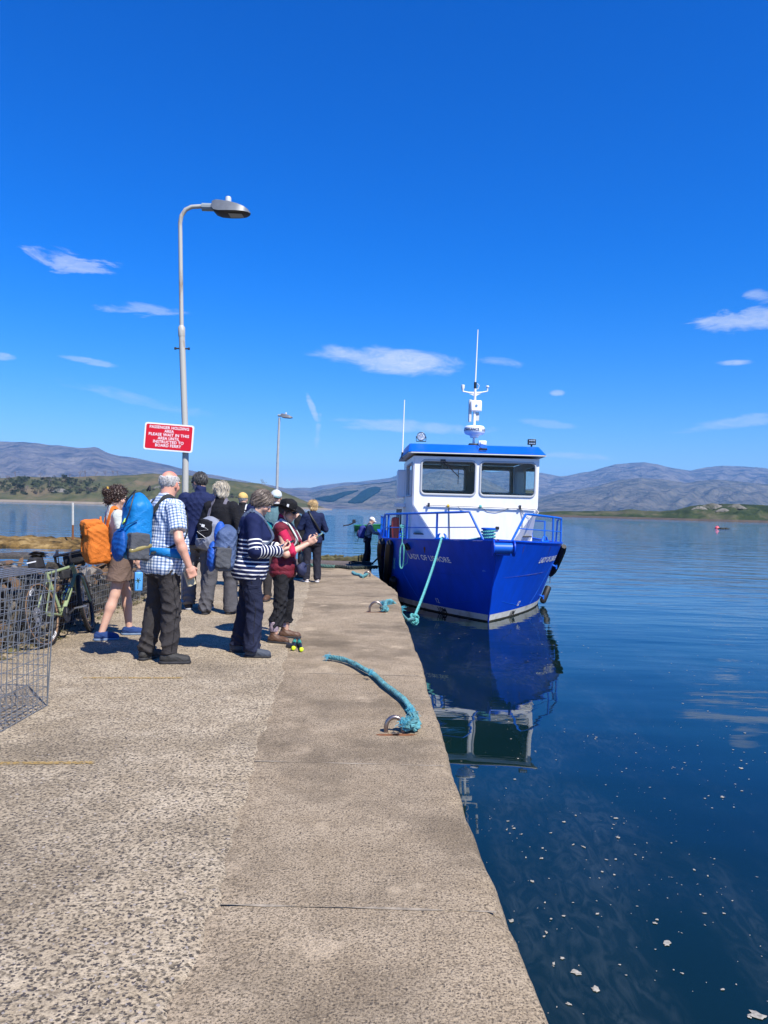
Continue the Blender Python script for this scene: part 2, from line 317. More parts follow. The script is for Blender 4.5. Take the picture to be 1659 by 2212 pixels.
mm_o, mm_g = ridge('hill_middle', [(380, 1096), (560, 1086), (640, 1072), (700, 1058), (744, 1049), (790, 1045), (811, 1043), (842, 1040), (900, 1028), (960, 1015), (1040, 1030), (1100, 1062), (1160, 1092), (1210, 1106)], 5600, 3900, MTNG, rough=0.25, seed=5, x0=380, x1=1210, nx=560, nv=130)
hl_o, hl_g = ridge('headland', [(-900, 1040), (-500, 1030), (-150, 1036), (0, 1033), (40, 1029), (110, 1031), (170, 1030), (250, 1027), (330, 1023), (380, 1025), (430, 1028), (480, 1036), (520, 1041), (560, 1045), (600, 1057), (640, 1074), (670, 1087), (705, 1097.5), (720, 1099)], 1050, 830, GREEN, rough=0.45, seed=6, x0=-900, x1=718, prof=0.75, nscale=14, nx=300)
ri_o, ri_g = ridge('island', [(880, 1112), (1000, 1111), (1150, 1108), (1180, 1106), (1240, 1104), (1290, 1104), (1330, 1104), (1360, 1099), (1390, 1103), (1420, 1104), (1460, 1101), (1490, 1094), (1530, 1089), (1600, 1088), (1659, 1091), (1760, 1080), (2000, 1090), (2300, 1100), (2560, 1122)], 640, 560, ISLE, rough=0.5, seed=8, x0=870, x1=2560, prof=0.7, nscale=22, nx=320, nv=30)

# conifer plantations on the middle hill: dark blocks standing a tree's height above the slope
def inside(poly, x, y):
    c = False; j = len(poly)-1
    for i in range(len(poly)):
        if (poly[i][1] > y) != (poly[j][1] > y) and x < (poly[j][0]-poly[i][0])*(y-poly[i][1])/(poly[j][1]-poly[i][1])+poly[i][0]: c = not c
        j = i
    return c
def proj(p):
    q = Vector(p)-Vector((0, 0, CAMZ)); d = q.dot(_f); return 829.5+FPX*q.dot(_r)/d, 1106-FPX*q.dot(_u)/d
PLANT = land_mat('spruce plantation', [(0.006, 0.012, 0.009), (0.010, 0.020, 0.013), (0.016, 0.028, 0.018)], 0.03, 12.0, 0.06)
polys = [[(681, 1078.5), (709, 1084.5), (721.5, 1084), (732, 1078), (744, 1072), (774, 1061), (741, 1065), (720, 1072)],
         [(751, 1086.7), (768, 1075.5), (784, 1062), (798, 1056), (811, 1053.5), (823, 1056), (820, 1062), (804, 1072.5), (783, 1086), (768, 1088)]]
for poly in polys:
    g = MB(); n, m = mm_g.shape[:2]; idx = {}
    def vid(i, j, up):
        k = (i, j, up)
        if k not in idx: idx[k] = len(g.v); p = mm_g[i, j]; g.v.append((p[0], p[1]-5, p[2]+(9 if up else -12)))
        return idx[k]
    cells = set()
    for i in range(n-4):
        for j in range(m-1):
            c = (mm_g[i, j]+mm_g[i+1, j+1])/2; x, y = proj(c)
            if inside(poly, x, y): cells.add((i, j))
    for (i, j) in cells:
        g.f.append((vid(i, j, 1), vid(i, j+1, 1), vid(i+1, j+1, 1), vid(i+1, j, 1)))
        for (di, dj, e) in ((-1, 0, ((i, j), (i, j+1))), (1, 0, ((i+1, j+1), (i+1, j))), (0, -1, ((i+1, j), (i, j))), (0, 1, ((i, j+1), (i+1, j+1)))):
            if (i+di, j+dj) not in cells: (p, q) = e; g.f.append((vid(*p, 0), vid(*q, 0), vid(*q, 1), vid(*p, 1)))
    if g.f: mk('conifer_plantation', g, PLANT, kind='stuff', label='dark block of conifer plantation on the far hillside', cat='wood', smooth=0)

# --- pier: cast slab with exposed aggregate, and an edge beam of separately cast bays
def conc(name, base, dark, light, agg, aggscale, bump, gs=1.0, stain=0.66):
    m = bpy.data.materials.new(name); m.use_nodes = True; t = m.node_tree; b = t.nodes['Principled BSDF']; b.inputs['Roughness'].default_value = 0.9; b.inputs['Specular IOR Level'].default_value = 0.25
    ge = nn(t, 'ShaderNodeNewGeometry'); oi = nn(t, 'ShaderNodeObjectInfo')
    def noise(sc, det=5, ro=0.6):
        n = nn(t, 'ShaderNodeTexNoise'); n.inputs['Scale'].default_value = sc; n.inputs['Detail'].default_value = det; n.inputs['Roughness'].default_value = ro; t.links.new(ge.outputs['Position'], n.inputs['Vector']); return n.outputs[0]
    def mix(f, a, c):
        x = nn(t, 'ShaderNodeMix', data_type='RGBA')
        if isinstance(f, (int, float)): x.inputs[0].default_value = f
        else: t.links.new(f, x.inputs[0])
        for q, s in ((a, 6), (c, 7)):
            if isinstance(q, tuple): x.inputs[s].default_value = (*q, 1)
            else: t.links.new(q, x.inputs[s])
        return x.outputs[2]
    def rng(v, a, c, lo=0.0, hi=1.0):
        x = nn(t, 'ShaderNodeMapRange'); t.links.new(v, x.inputs[0]); x.inputs[1].default_value = a; x.inputs[2].default_value = c; x.inputs[3].default_value = lo; x.inputs[4].default_value = hi; return x.outputs[0]
    big = noise(0.8, 7, 0.62); mid = noise(3.5, 5); fine = noise(75*gs, 4, 0.7); f2 = noise(170*gs, 3, 0.7); mic = noise(26*gs, 4)
    col = mix(rng(mid, 0.35, 0.68), base, light); col = mix(rng(big, 0.48, 0.66), col, tuple(stain*x for x in base))
    vo = nn(t, 'ShaderNodeTexVoronoi', feature='F1'); vo.inputs['Scale'].default_value = aggscale; t.links.new(ge.outputs['Position'], vo.inputs['Vector'])
    sp = nn(t, 'ShaderNodeSeparateColor'); t.links.new(vo.outputs['Color'], sp.inputs[0])
    on = mth(t, 'LESS_THAN', sp.outputs[0], agg); shape = rng(vo.outputs['Distance'], 0.26, 0.40, 1.0, 0.0); st = mth(t, 'MULTIPLY', on, shape)
    col = mix(mth(t, 'MULTIPLY', st, 0.8), col, mix(sp.outputs[1], dark, tuple(0.55*x+0.02 for x in base)))
    col = mix(rng(fine, 0.50, 0.60, 0, 0.9), col, dark); col = mix(rng(f2, 0.55, 0.68, 0, 0.6), col, tuple(x*0.35 for x in base)); col = mix(rng(mic, 0.52, 0.64, 0, 0.72), col, tuple(x*0.5 for x in base))
    col = mix(rng(fine, 0.28, 0.42, 0.55, 0), col, tuple(min(1, x*1.45) for x in light))
    if gs > 1.0:    # hair cracks and damp stains in the edge beam
        cv = nn(t, 'ShaderNodeTexVoronoi', feature='DISTANCE_TO_EDGE'); cv.inputs['Scale'].default_value = 0.55; ad = nn(t, 'ShaderNodeVectorMath', operation='ADD'); t.links.new(ge.outputs['Position'], ad.inputs[0]); cn = nn(t, 'ShaderNodeTexNoise'); cn.inputs['Scale'].default_value = 2.2; cn.inputs['Detail'].default_value = 6; t.links.new(ge.outputs['Position'], cn.inputs['Vector']); t.links.new(cn.outputs['Color'], ad.inputs[1]); t.links.new(ad.outputs[0], cv.inputs['Vector'])
        st2 = noise(1.7, 8, 0.7); col = mix(rng(st2, 0.54, 0.66, 0, 0.5), col, tuple(0.42*x for x in base))
        st3 = noise(2.6, 6, 0.6); col = mix(rng(st3, 0.6, 0.72, 0, 0.5), col, tuple(1.35*x for x in light))
    hv = nn(t, 'ShaderNodeHueSaturation'); t.links.new(col, hv.inputs['Color']); t.links.new(mth(t, 'MULTIPLY_ADD', oi.outputs['Random'], 0.22, 0.89), hv.inputs['Value']); t.links.new(hv.outputs[0], b.inputs['Base Color'])
    h = mth(t, 'ADD', mth(t, 'MULTIPLY', fine, -0.7), mth(t, 'MULTIPLY', st, -0.35)); h = mth(t, 'MULTIPLY_ADD', mic, -0.8, h)
    bp = nn(t, 'ShaderNodeBump'); bp.inputs['Strength'].default_value = bump; bp.inputs['Distance'].default_value = 0.012; t.links.new(h, bp.inputs['Height']); t.links.new(bp.outputs[0], b.inputs['Normal'])
    return m
ROUGHC = conc('exposed aggregate concrete', (0.37, 0.292, 0.190), (0.038, 0.031, 0.024), (0.495, 0.405, 0.28), 0.5, 46, 1.0, 0.92)
SMOOTHC = conc('weathered cast concrete', (0.335, 0.256, 0.162), (0.05, 0.038, 0.026), (0.43, 0.338, 0.224), 0.16, 66, 0.8, 1.5, 0.46)
WETC = conc('damp slipway concrete', (0.15, 0.115, 0.09), (0.03, 0.025, 0.02), (0.22, 0.175, 0.135), 0.2, 60, 0.6)
ys = np.arange(-3, PIER_END+0.01, 0.12); jag = [joint_x(y)+0.075*(fbm(y*2.2, 3.3)-0.5)*2+0.045*(vnoise(y*8, 1.0)-0.5) for y in ys]
g = MB(); rows = []
for y, jx in zip(ys, jag):
    rows.append([(PIER_L, y, -1.6), (PIER_L, y, 0.0)] + [(PIER_L+(jx-PIER_L)*k/6, y, 0.003) for k in range(1, 6)] + [(jx-0.02, y, 0.003), (jx, y, -0.006), (jx, y, -1.6)])
g.grid(rows); n = len(rows[0]); g.f.append(tuple(range(n))); g.f.append(tuple(len(g.v)-1-i for i in range(n)))
pier = mk('pier', g, ROUGHC, kind='structure', smooth=30)
# edge beam bays
cuts = [-3, -0.35, 1.25, 2.86, 4.48, 6.9, 9.95, 13.1, 16.2, PIER_END]
ed = random.Random(5)
for a, b in zip(cuts[:-1], cuts[1:]):
    g = MB(); rows = []; yy = np.arange(a+0.004, b-0.003, 0.05); yy = np.append(yy, b-0.004); dz = ed.uniform(-0.004, 0.0)
    for y in yy:
        jx = float(np.interp(y, ys, jag))-0.012; xe = pier_edge(y); c = 0.030*max(0, (fbm(y*3.1+9, 2.0)-0.42))*3.6+0.022*max(0, vnoise(y*7, 3)-.45)+0.012*vnoise(y*15, 7)
        z0 = dz-0.008*max(0, vnoise(y*4, 5)-0.5)
        row = [(jx, y, -0.06), (jx, y, dz-0.004)] + [(jx+(xe-0.05-jx)*k/5, y, dz) for k in range(1, 5)] + [(xe-0.045-c, y, dz), (xe-0.014-c*0.5, y, z0-0.010-c*0.3), (xe-0.002, y, z0-0.034-c), (xe+0.012*(vnoise(y*3, 8)-0.5), y, -0.35), (xe, y, -1.6)]
        rows.append(row)
    g.grid(rows); n = len(rows[0]); g.f.append(tuple(range(n))); g.f.append(tuple(len(g.v)-1-i for i in range(n)))
    mk('slab', g, SMOOTHC, parent=pier, smooth=40)
MORT = mat('pale joint mortar', (0.40, 0.33, 0.235), 0.95, var=.6, vscale=22)
for yj in cuts[3:8]:
    g = MB(); ya_ = float(np.interp(yj, ys, jag)); xb_ = pier_edge(yj)-.06; up_, lo_ = [], []
    for k in range(40): x = ya_+(xb_-ya_)*k/39; ww = .011*max(0, vnoise(x*7+yj, 3)-.22)+.0012; yy = yj+.006*(vnoise(x*3, yj)-.5); lo_.append((x, yy-ww, .0012)); up_.append((x, yy+ww, .0012))
    g.grid([lo_, up_]); mk('joint_mortar', g, MORT, parent=pier, smooth=0)
# slipway running down into the water beyond the pier end
g = MB(); rows = []
for y in np.arange(PIER_END+0.004, 36, 0.5):
    z = -0.012-(y-PIER_END)*0.057; xr = pier_edge(min(y, 19))-0.02*(y-19); rows.append([(PIER_L-2, y, -2.5), (PIER_L-2, y, z), (-2.5, y, z+0.004), (xr, y, z), (xr, y, -2.5)])
g.grid(rows); mk('slipway', g, WETC, kind='structure', smooth=0)

# dark stones standing out of the worn surface near the eye
def blob(rr, k=1.0):
    vs = []
    for (x, y, z) in ((1, 0, 0), (.4, .9, 0), (-.6, .75, 0), (-1, -.1, 0), (-.35, -.85, 0), (.6, -.7, 0)): q = rr.uniform(.7, 1.15); vs.append((x*q, y*q*k, z))
    vs += [(x*.55, y*.55, .38) for x, y, z in vs]; return vs, [(i, (i+1) % 6, (i+1) % 6+6, i+6) for i in range(6)]+[(6, 7, 8, 9, 10, 11)]
def pebbles(n, y0, y1, smin, smax, side, seed):
    rr = random.Random(seed); g = MB()
    for _ in range(n):
        y = y0*(y1/y0)**rr.random(); jx = float(np.interp(y, ys, jag))
        if side == 'rough': x = rr.uniform(max(-0.62*y-0.15, PIER_L+0.1), jx-0.02); x = jx-0.02-(jx-0.02-x)*rr.random()**0.35 if rr.random() < 0.35 else x
        else: x = rr.uniform(jx+0.05, pier_edge(y)-0.08)
        s = rr.uniform(smin, smax)*(0.7+0.6*rr.random()); a = rr.random()*6.28; ca, sa = math.cos(a)*s, math.sin(a)*s
        v, f = blob(rr, rr.uniform(.5, .9)); z = 0.0015 if side == 'rough' else -0.005
        g.add([(x+px*ca-py*sa, y+px*sa+py*ca, z+pz*s*0.42) for px, py, pz in v], f)
    return g
STONE = mat('dark aggregate stone', (0.085, 0.068, 0.055), 0.75, var=0.8, vscale=26, col2=(0.020, 0.017, 0.015), bump=0.3)
STONE2 = mat('pale aggregate stone', (0.42, 0.36, 0.30), 0.85, var=0.5, vscale=30, bump=0.3)
mk('embedded_stones', pebbles(19000, 1.75, 9.5, 0.003, 0.0115, 'rough', 1), STONE, parent=pier, kind='stuff', smooth=0)
mk('embedded_stones', pebbles(4500, 1.75, 8.5, 0.0045, 0.011, 'rough', 2), STONE2, parent=pier, kind='stuff', smooth=0)
mk('embedded_stones', pebbles(900, 1.75, 7, 0.003, 0.008, 'beam', 3), STONE, parent=pier, kind='stuff', smooth=0)
# worn yellow paint lines
def paint_mat():
    m = bpy.data.materials.new('worn yellow paint'); m.use_nodes = True; t = m.node_tree; b = t.nodes['Principled BSDF']; b.inputs['Base Color'].default_value = (0.42, 0.27, 0.07, 1); b.inputs['Roughness'].default_value = 0.8
    ge = nn(t, 'ShaderNodeNewGeometry'); n = nn(t, 'ShaderNodeTexNoise'); n.inputs['Scale'].default_value = 55; n.inputs['Detail'].default_value = 5; t.links.new(ge.outputs['Position'], n.inputs['Vector'])
    r = nn(t, 'ShaderNodeMapRange'); t.links.new(n.outputs[0], r.inputs[0]); r.inputs[1].default_value = 0.5; r.inputs[2].default_value = 0.6; r.inputs[3].default_value = 0.62; r.inputs[4].default_value = 0.0; t.links.new(r.outputs[0], b.inputs['Alpha']); return m
YP = paint_mat()
for (a, b, wd) in (((-60, 1652), (203, 1650), 0.045), ((180, 1466), (395, 1466), 0.05)):
    p, q = P(*a, z=0), P(*b, z=0); d = Vector((-(q-p).y, (q-p).x, 0)).normalized()*wd/2; g = MB()
    g.add([(v.x, v.y, 0.0085) for v in (p-d, q-d, q+d, p+d)], [(0, 1, 2, 3)]); mk('painted_line', g, YP, parent=pier, smooth=0)
# rust stains under the rings are added with the rings

# --- floating foam flecks
rr = random.Random(11); g = MB(); FOAM = mat('sea foam', (0.44, 0.41, 0.34), 0.9, var=0.6, vscale=60)
def fleck(x, y, s, asp, ang):
    k = rr.randint(9, 14); pts = []; ca, sa = math.cos(ang), math.sin(ang)
    for i in range(k): a = 6.283*i/k; q = s*rr.uniform(.45, 1.2); px, py = math.cos(a)*q, math.sin(a)*q*asp; pts.append((x+px*ca-py*sa, y+px*sa+py*ca))
    if not any(1.0 < 0 for _ in ()): g.add([(a, b, ZW+0.004) for a, b in pts]+[(x+(a-x)*.6, y+(b-y)*.6, ZW+0.004+0.05*s) for a, b in pts], [(i, (i+1) % k, (i+1) % k+k, i+k) for i in range(k)]+[tuple(range(k, 2*k))])
big = [(1246, 2102, .05), (1285, 2138, .05), (1439, 2039, .045), (1229, 2170, .035), (1196, 2083, .025), (1640, 2195, .07), (1170, 1665+190, .03), (1110, 1790, .02), (1190, 1800, .022), (1243, 1762, .025), (1330, 1768, .03), (1326, 1782, .02), (1335, 1810, .03), (1330, 1857, .025), (1420, 1988, .02), (1500, 1880, .02), (1600, 1660, .045), (1560, 1722, .03), (1218, 1776, .02), (1260, 1830, .03), (1310, 1858, .02), (1415, 1995, .02), (1150, 1905, .02), (1105, 1990, .03), (1290, 1975, .02), (1180, 2015, .02)]
for (x, y, s) in big: p = P(x, y, z=ZW); fleck(p.x, p.y, s*rr.uniform(.55, .8), rr.uniform(.5, .9), rr.random()*3)
n = 0
while n < 1500:
    y = 2.6*(40/2.6)**(rr.random()**0.8); x = rr.uniform(0.7, 0.62*y+1.5)
    d = fbm(x*0.35+y*0.22, y*0.25-x*0.12, o=3)
    if d < 0.46 or (14.8 < y and x < 4.8) or x < pier_edge(y)+0.05: continue
    s = 0.0035+0.010*rr.random()**4; fleck(x, y, s*(1+y*0.02), rr.uniform(.4, 1), rr.random()*3); n += 1
mk('sea_foam', g, FOAM, kind='stuff', smooth=0, label='scattered white foam flecks drifting on the dark harbour water', cat='foam')
# ================================================================ ferry
BLUE = mat('ferry blue gloss paint', (0.0, 0.068, 0.62), 0.42, var=0.3, vscale=3.0, col2=(0.002, 0.052, 0.44), stretch=(1, 1, 0.35), bump=0.35, bscale=1.4, spec=0.25)
BLUE2 = mat('ferry bright blue paint', (0.002, 0.115, 0.58), 0.4, var=0.15, vscale=6)
WHITE = mat('ferry white paint', (0.86, 0.86, 0.84), 0.35, var=0.12, vscale=5, stretch=(1.5, 1.5, 0.25))
STRIPE = mat('boot stripe white', (0.70, 0.68, 0.60), 0.5, var=0.55, vscale=3.2, col2=(0.42, 0.38, 0.28), thr=(0.28, 0.5))
GREY = mat('pale grey frame', (0.45, 0.47, 0.47), 0.45)
SOFF = mat('grey soffit paint', (0.50, 0.51, 0.48), 0.5, var=0.1, vscale=4)
BLACK = mat('black rubber', (0.012, 0.012, 0.013), 0.6, var=0.4, vscale=12, bump=0.2)
BPL = mat('black plastic', (0.015, 0.015, 0.017), 0.4)
STEEL = mat('galvanised steel', (0.42, 0.44, 0.46), 0.38, metal=0.85, var=0.3, vscale=30)
DARKIN = mat('shade-painted lining and dark console', (0.035, 0.037, 0.04), 0.7)  # pale lining painted dark for the cabin's shade; also the dark console
WHL = mat('white lettering', (0.82, 0.82, 0.80), 0.5); BKL = mat('black lettering', (0.02, 0.02, 0.02), 0.6)
def glass_mat(name, tint, refl=1.0):
    m = bpy.data.materials.new(name); m.use_nodes = True; t = m.node_tree; t.nodes.remove(t.nodes['Principled BSDF']); out = t.nodes['Material Output']
    tr = nn(t, 'ShaderNodeBsdfTransparent'); tr.inputs[0].default_value = (*tint, 1); gl = nn(t, 'ShaderNodeBsdfGlossy'); gl.inputs['Roughness'].default_value = 0.01
    fr = nn(t, 'ShaderNodeFresnel'); fr.inputs[0].default_value = 1.5; mx = nn(t, 'ShaderNodeMixShader'); t.links.new(mth(t, 'MULTIPLY', fr.outputs[0], refl), mx.inputs[0]); t.links.new(tr.outputs[0], mx.inputs[1]); t.links.new(gl.outputs[0], mx.inputs[2]); t.links.new(mx.outputs[0], out.inputs[0]); return m
GLASS = glass_mat('window glass', (0.86, 0.91, 0.91))

def stem_y(z): return 0.95*(1-z/1.76)
def bmax(z): return 1.98+0.24*max(0, min(1, z/1.7))+(0.25*z if z < 0 else 0)
def hull_b(y, z):
    lf = 4.3-0.75*max(0, min(1, z/1.7)); q = max(0.0, min(1.0, (y-stem_y(z))/lf)); return bmax(z)*(1-(1-q)**1.62)
def rail_z(y): return 1.60+0.16*(max(0, 1-y/4.2)**1.6)
def hull_y(b, z):                    # station where the half breadth is b
    lo, hi = stem_y(z), stem_y(z)+4.3
    for _ in range(40):
        mid = (lo+hi)/2
        if hull_b(mid, z) < b: lo = mid
        else: hi = mid
    return lo
LOA = 11.6
ferry = thing('ferry_boat', 'blue and white passenger ferry with white wheelhouse moored bow-on at the pier', 'ferry', (2.29, 15.2, ZW), R_(1.5))
def hull_surface(zlist, n=60, off=0.0, rail=False):
    g = MB()
    for side in (-1, 1):
        rows = []
        for k in range(n+1):
            t = (k/n)**1.6; row = []
            for fz in zlist:
                ytop = 0+t*LOA; z = fz if not rail else 0.16+(rail_z(ytop)-0.16)*fz
                y = stem_y(z)+t*(LOA-stem_y(z)); b = hull_b(y, z)-off; row.append((side*max(b, 0.0), y, z))
            rows.append(row)
        if side > 0: rows = [r[::-1] for r in rows]
        g.grid(rows)
    return g
g = hull_surface([i/8 for i in range(9)], rail=True)
for side in (-1, 1): pass
g.add([(-bmax(0.16), LOA, 0.16), (bmax(0.16), LOA, 0.16), (bmax(1.6), LOA, 1.6), (-bmax(1.6), LOA, 1.6)], [(0, 1, 2, 3)])
hull = mk('hull', g, BLUE, ferry, smooth=25)
g = hull_surface([-0.5, -0.2, 0.0, 0.08, 0.16]); mk('boot_stripe', g, STRIPE, ferry, smooth=25); mk('waterline_weed', hull_surface([-0.2, 0.0, 0.03], off=-0.005), mat('waterline slime', (0.05, 0.04, 0.02), 0.8, var=.6, vscale=8), ferry, smooth=25)
# bulwark inside and capping
g = MB(); cap = MB()
for side in (-1, 1):
    rows = []; cr = []
    for k in range(61):
        t = (k/60)**1.6; y = t*LOA; z = rail_z(y); b = hull_b(y, z); bi = max(b-0.09, 0); yi = y+(0.12 if k == 0 else 0.05*max(0, 1-y/3))
        y9 = stem_y(0.97)+0.22+t*(LOA-stem_y(0.97)-0.22); rows.append([(side*bi, yi, z-0.004), (side*max(hull_b(y9-0.16, 0.97)-0.1, 0), y9, 0.95)]); cr.append([(side*(b+0.014), y-0.01, z+0.002), (side*(b+0.014), y-0.01, z+0.032), (side*bi, yi, z+0.032), (side*bi, yi, z+0.002)])
    if side < 0: rows = [r[::-1] for r in rows]; 
    else: cr = [r[::-1] for r in cr]
    g.grid(rows); cap.grid(cr)
mk('bulwark', g, BLUE2, ferry, smooth=30); mk('capping', cap, BLUE, ferry, smooth=30)
g = MB(); g.grid([[(-max(hull_b(y, 1.2)-0.12, 0), y, 0.96), (max(hull_b(y, 1.2)-0.12, 0), y, 0.96)] for y in np.linspace(0.5, LOA-0.02, 30)]); mk('deck', g, mat('grey deck paint', (0.16, 0.17, 0.18), 0.8), ferry)
# weld seams and stem bar
g = MB(); g.tube([(0, stem_y(z)-0.012, z) for z in np.linspace(-0.4, 1.70, 12)], 0.018, 6); mk('stem_bar', g, BLUE, ferry)
def hp(side, y, z, out=0.0):
    b = hull_b(y, z); e = 0.02; nx = 1.0; ny = -(hull_b(y+e, z)-hull_b(y-e, z))/(2*e); nz = -(hull_b(y, z+e)-hull_b(y, z-e))/(2*e); n = Vector((nx, ny, nz)).normalized()
    return Vector((side*(b+n.x*out), y+n.y*out, z+n.z*out))
for side in (-1, 1):
    for pts in ([(0.32, 0.42), (0.55, 0.34), (0.8, 0.26), (1.05, 0.18)], [(1.3, 0.18), (1.52, 0.5), (1.72, 0.85), (1.95, 1.25)]):
        g = MB(); pp = []
        for (b, z), (b2, z2) in zip(pts[:-1], pts[1:]):
            for k in range(6): f = k/6; zz = z+(z2-z)*f; bb = b+(b2-b)*f; pp.append(hp(side, hull_y(bb, zz), zz, 0.001))
        g.tube(pp, 0.004, 5); mk('weld_seam', g, BLUE2, ferry)
def hull_text(name, body, side, b0, z0, size, m, bold=0.004, space=1.0, squeeze=1.0, step=0.0):
    """letters laid on the hull plating; text reads left to right as seen from ahead"""
    v, f = text_mesh(body, size, bold, 'LEFT', space=space); 
    y = hull_y(b0, z0); arc = [(0.0, y)]; q = hp(side, y, z0); dy = 0.02*(1 if side > 0 else -1)
    for _ in range(160):
        y2 = arc[-1][1]+dy; p = hp(side, y2, z0)
        if y2 < stem_y(z0)+0.01: break
        arc.append((arc[-1][0]+(p-q).length, y2)); q = p
    sx_, sy_ = [a for a, _ in arc], [b for _, b in arc]; g = MB()
    vs = []
    for (x, yy, _) in v: z = z0+yy; vs.append(hp(side, float(np.interp(x*squeeze, sx_, sy_))+(stem_y(z)-stem_y(z0))*0.0, z, 0.006))
    g.add(vs, [t if side > 0 or True else t[::-1] for t in f]); return mk(name, g, m, ferry, smooth=0)
hull_text('name_lettering', 'LADY OF LISMORE', 1, 1.24, 1.22, 0.175, WHL, 0.004)
hull_text('name_lettering', 'LADY OF LISMORE', -1, 1.60, 1.22, 0.165, WHL, 0.003, space=1.10)
hull_text('draught_mark', '12', 1, 0.78, 0.24, 0.15, WHL, 0.004); hull_text('draught_mark', '12', -1, 0.98, 0.24, 0.15, WHL, 0.001)
hull_text('draught_mark', '10M', 1, 0.58, 0.03, 0.155, BKL, 0.003, squeeze=1.15); hull_text('draught_mark', '10M', -1, 0.92, 0.03, 0.155, BKL, 0.004, squeeze=1.25)

RUSTM = mat('rust bleed', (0.16, 0.07, 0.03), 0.9, var=.6, vscale=30)
for side, b, z, w_, l_ in ((-1, 1.33, 1.52, .035, .14), (-1, 1.72, 1.38, .012, .22), (1, 1.55, 1.60, .010, .25), (1, 1.93, 1.02, .014, .3), (1, 0.7, 1.64, .008, .18)):
    y = hull_y(b, z); g = MB(); rows = []
    for k in range(6): f = k/5; ww = w_*(1-.75*f)*rnd.uniform(.7, 1.2); zz_ = z-l_*f; yy = hull_y(b-.02*f, zz_); rows.append([hp(side, yy-ww, zz_, .004), hp(side, yy+ww, zz_, .004)])
    g.grid(rows); mk('rust_streak', g, RUSTM, ferry, smooth=0)
# bow fittings
def bow_pt(side, b, dz=0.03, inset=0.045): y = hull_y(b, 1.7); z = rail_z(y); return Vector((side*(hull_b(y, z)-inset), y+0.02, z+dz))
g = MB(); g.tube([(-0.10, -0.03, 1.62), (0.30, -0.03, 1.62)], 0.105, 20); mk('bow_roller', g, BLUE2, ferry)
for x in (-0.10, 0.31): g = MB(); g.lathe([(0.10, -0.012), (0.165, -0.012), (0.165, 0.012), (0.10, 0.012)], 24, frame((x, -0.03, 1.62), (1, 0, 0))); mk('roller_flange', g, BLUE, ferry)
g = MB(); g.box((0.1, 0.14, 1.56), (0.3, 0.26, 0.18)); mk('roller_bracket', g, BLUE, ferry, bevel=0.01)
g = MB(); g.lathe([(0.115, 0.0), (0.115, 0.86), (0.15, 0.87), (0.15, 0.90), (0.11, 0.905)], 20, Matrix.Translation((-0.10, 0.62, 1.10))); bol = mk('bollard', g, BLUE2, ferry)
def strand_rope(path, r, n=3, pitch=None, seg=None, m=6):
    """laid rope: n strands twisted round the path"""
    pts = [Vector(p) for p in path]; pitch = pitch or r*5.2; L_ = [0.0]
    for a, b in zip(pts[:-1], pts[1:]): L_.append(L_[-1]+(b-a).length)
    tot_ = L_[-1]; ns = max(6, int(tot_/(pitch/7))); S = np.linspace(0, tot_, ns); C = [np.interp(S, L_, [p[i] for p in pts]) for i in range(3)]
    c = [Vector((C[0][i], C[1][i], C[2][i])) for i in range(ns)]
    for _ in range(2): c = [c[0]]+[(c[i-1]+c[i]*2+c[i+1])/4 for i in range(1, ns-1)]+[c[-1]]
    T = [(c[min(i+1, ns-1)]-c[max(i-1, 0)]).normalized() for i in range(ns)]; nrm = T[0].orthogonal().normalized(); fr_ = []
    for t in T: nrm = (nrm-t*nrm.dot(t)).normalized(); fr_.append((nrm.copy(), t.cross(nrm)))
    g = MB()
    for k in range(n):
        g.tube([c[i]+fr_[i][0]*math.cos(6.283*(S[i]/pitch+k/n))*r*0.56+fr_[i][1]*math.sin(6.283*(S[i]/pitch+k/n))*r*0.56 for i in range(ns)], r*0.48, m)
    return g
TEAL = mat('turquoise rope', (0.13, 0.47, 0.44), 0.85, var=0.5, vscale=26, col2=(0.05, 0.24, 0.24), bump=0.6, bscale=160)
TEALD = mat('dirty turquoise rope', (0.12, 0.40, 0.44), 0.9, var=0.75, vscale=14, col2=(0.06, 0.11, 0.10), bump=0.7, bscale=160)
TEALF = mat('frayed rope fibre', (0.08, 0.42, 0.55), 0.9, var=0.3, vscale=40)
hx = []
for k in range(70): a = k*0.28; hx.append((-0.10+0.135*math.cos(a), 0.62+0.135*math.sin(a), 1.76+0.0028*k))
mk('bollard_turns', strand_rope(hx, 0.022), TEAL, bol)
for side, b in ((-1, 1.05), (1, 1.40)):            # horned chocks
    c = bow_pt(side, b, 0.0); ch = thing('tmp', 'x', 'x'); COL.objects.unlink(ch); bpy.data.objects.remove(ch)
    t = (hp(side, c.y+0.1, 1.6)-hp(side, c.y-0.1, 1.6)).normalized(); g = MB()
    for s_ in (-1, 1):
        pts = [c+t*(s_*0.15)+Vector((0, 0, 0.02)), c+t*(s_*0.125)+Vector((0, 0, 0.07)), c+t*(s_*0.10)+Vector((0, 0, 0.12)), c+t*(s_*0.06)+Vector((0, 0, 0.145))]
        g.tube(pts, [0.045, 0.03, 0.022, 0.014], 8)
    g.box(c+Vector((0, 0, 0.03)), (0.02, 0.02, 0.02)); g.tube([c-t*0.2+Vector((0, 0, 0.028)), c+t*0.2+Vector((0, 0, 0.028))], 0.03, 8)
    mk('chock', g, BLUE2, ferry)
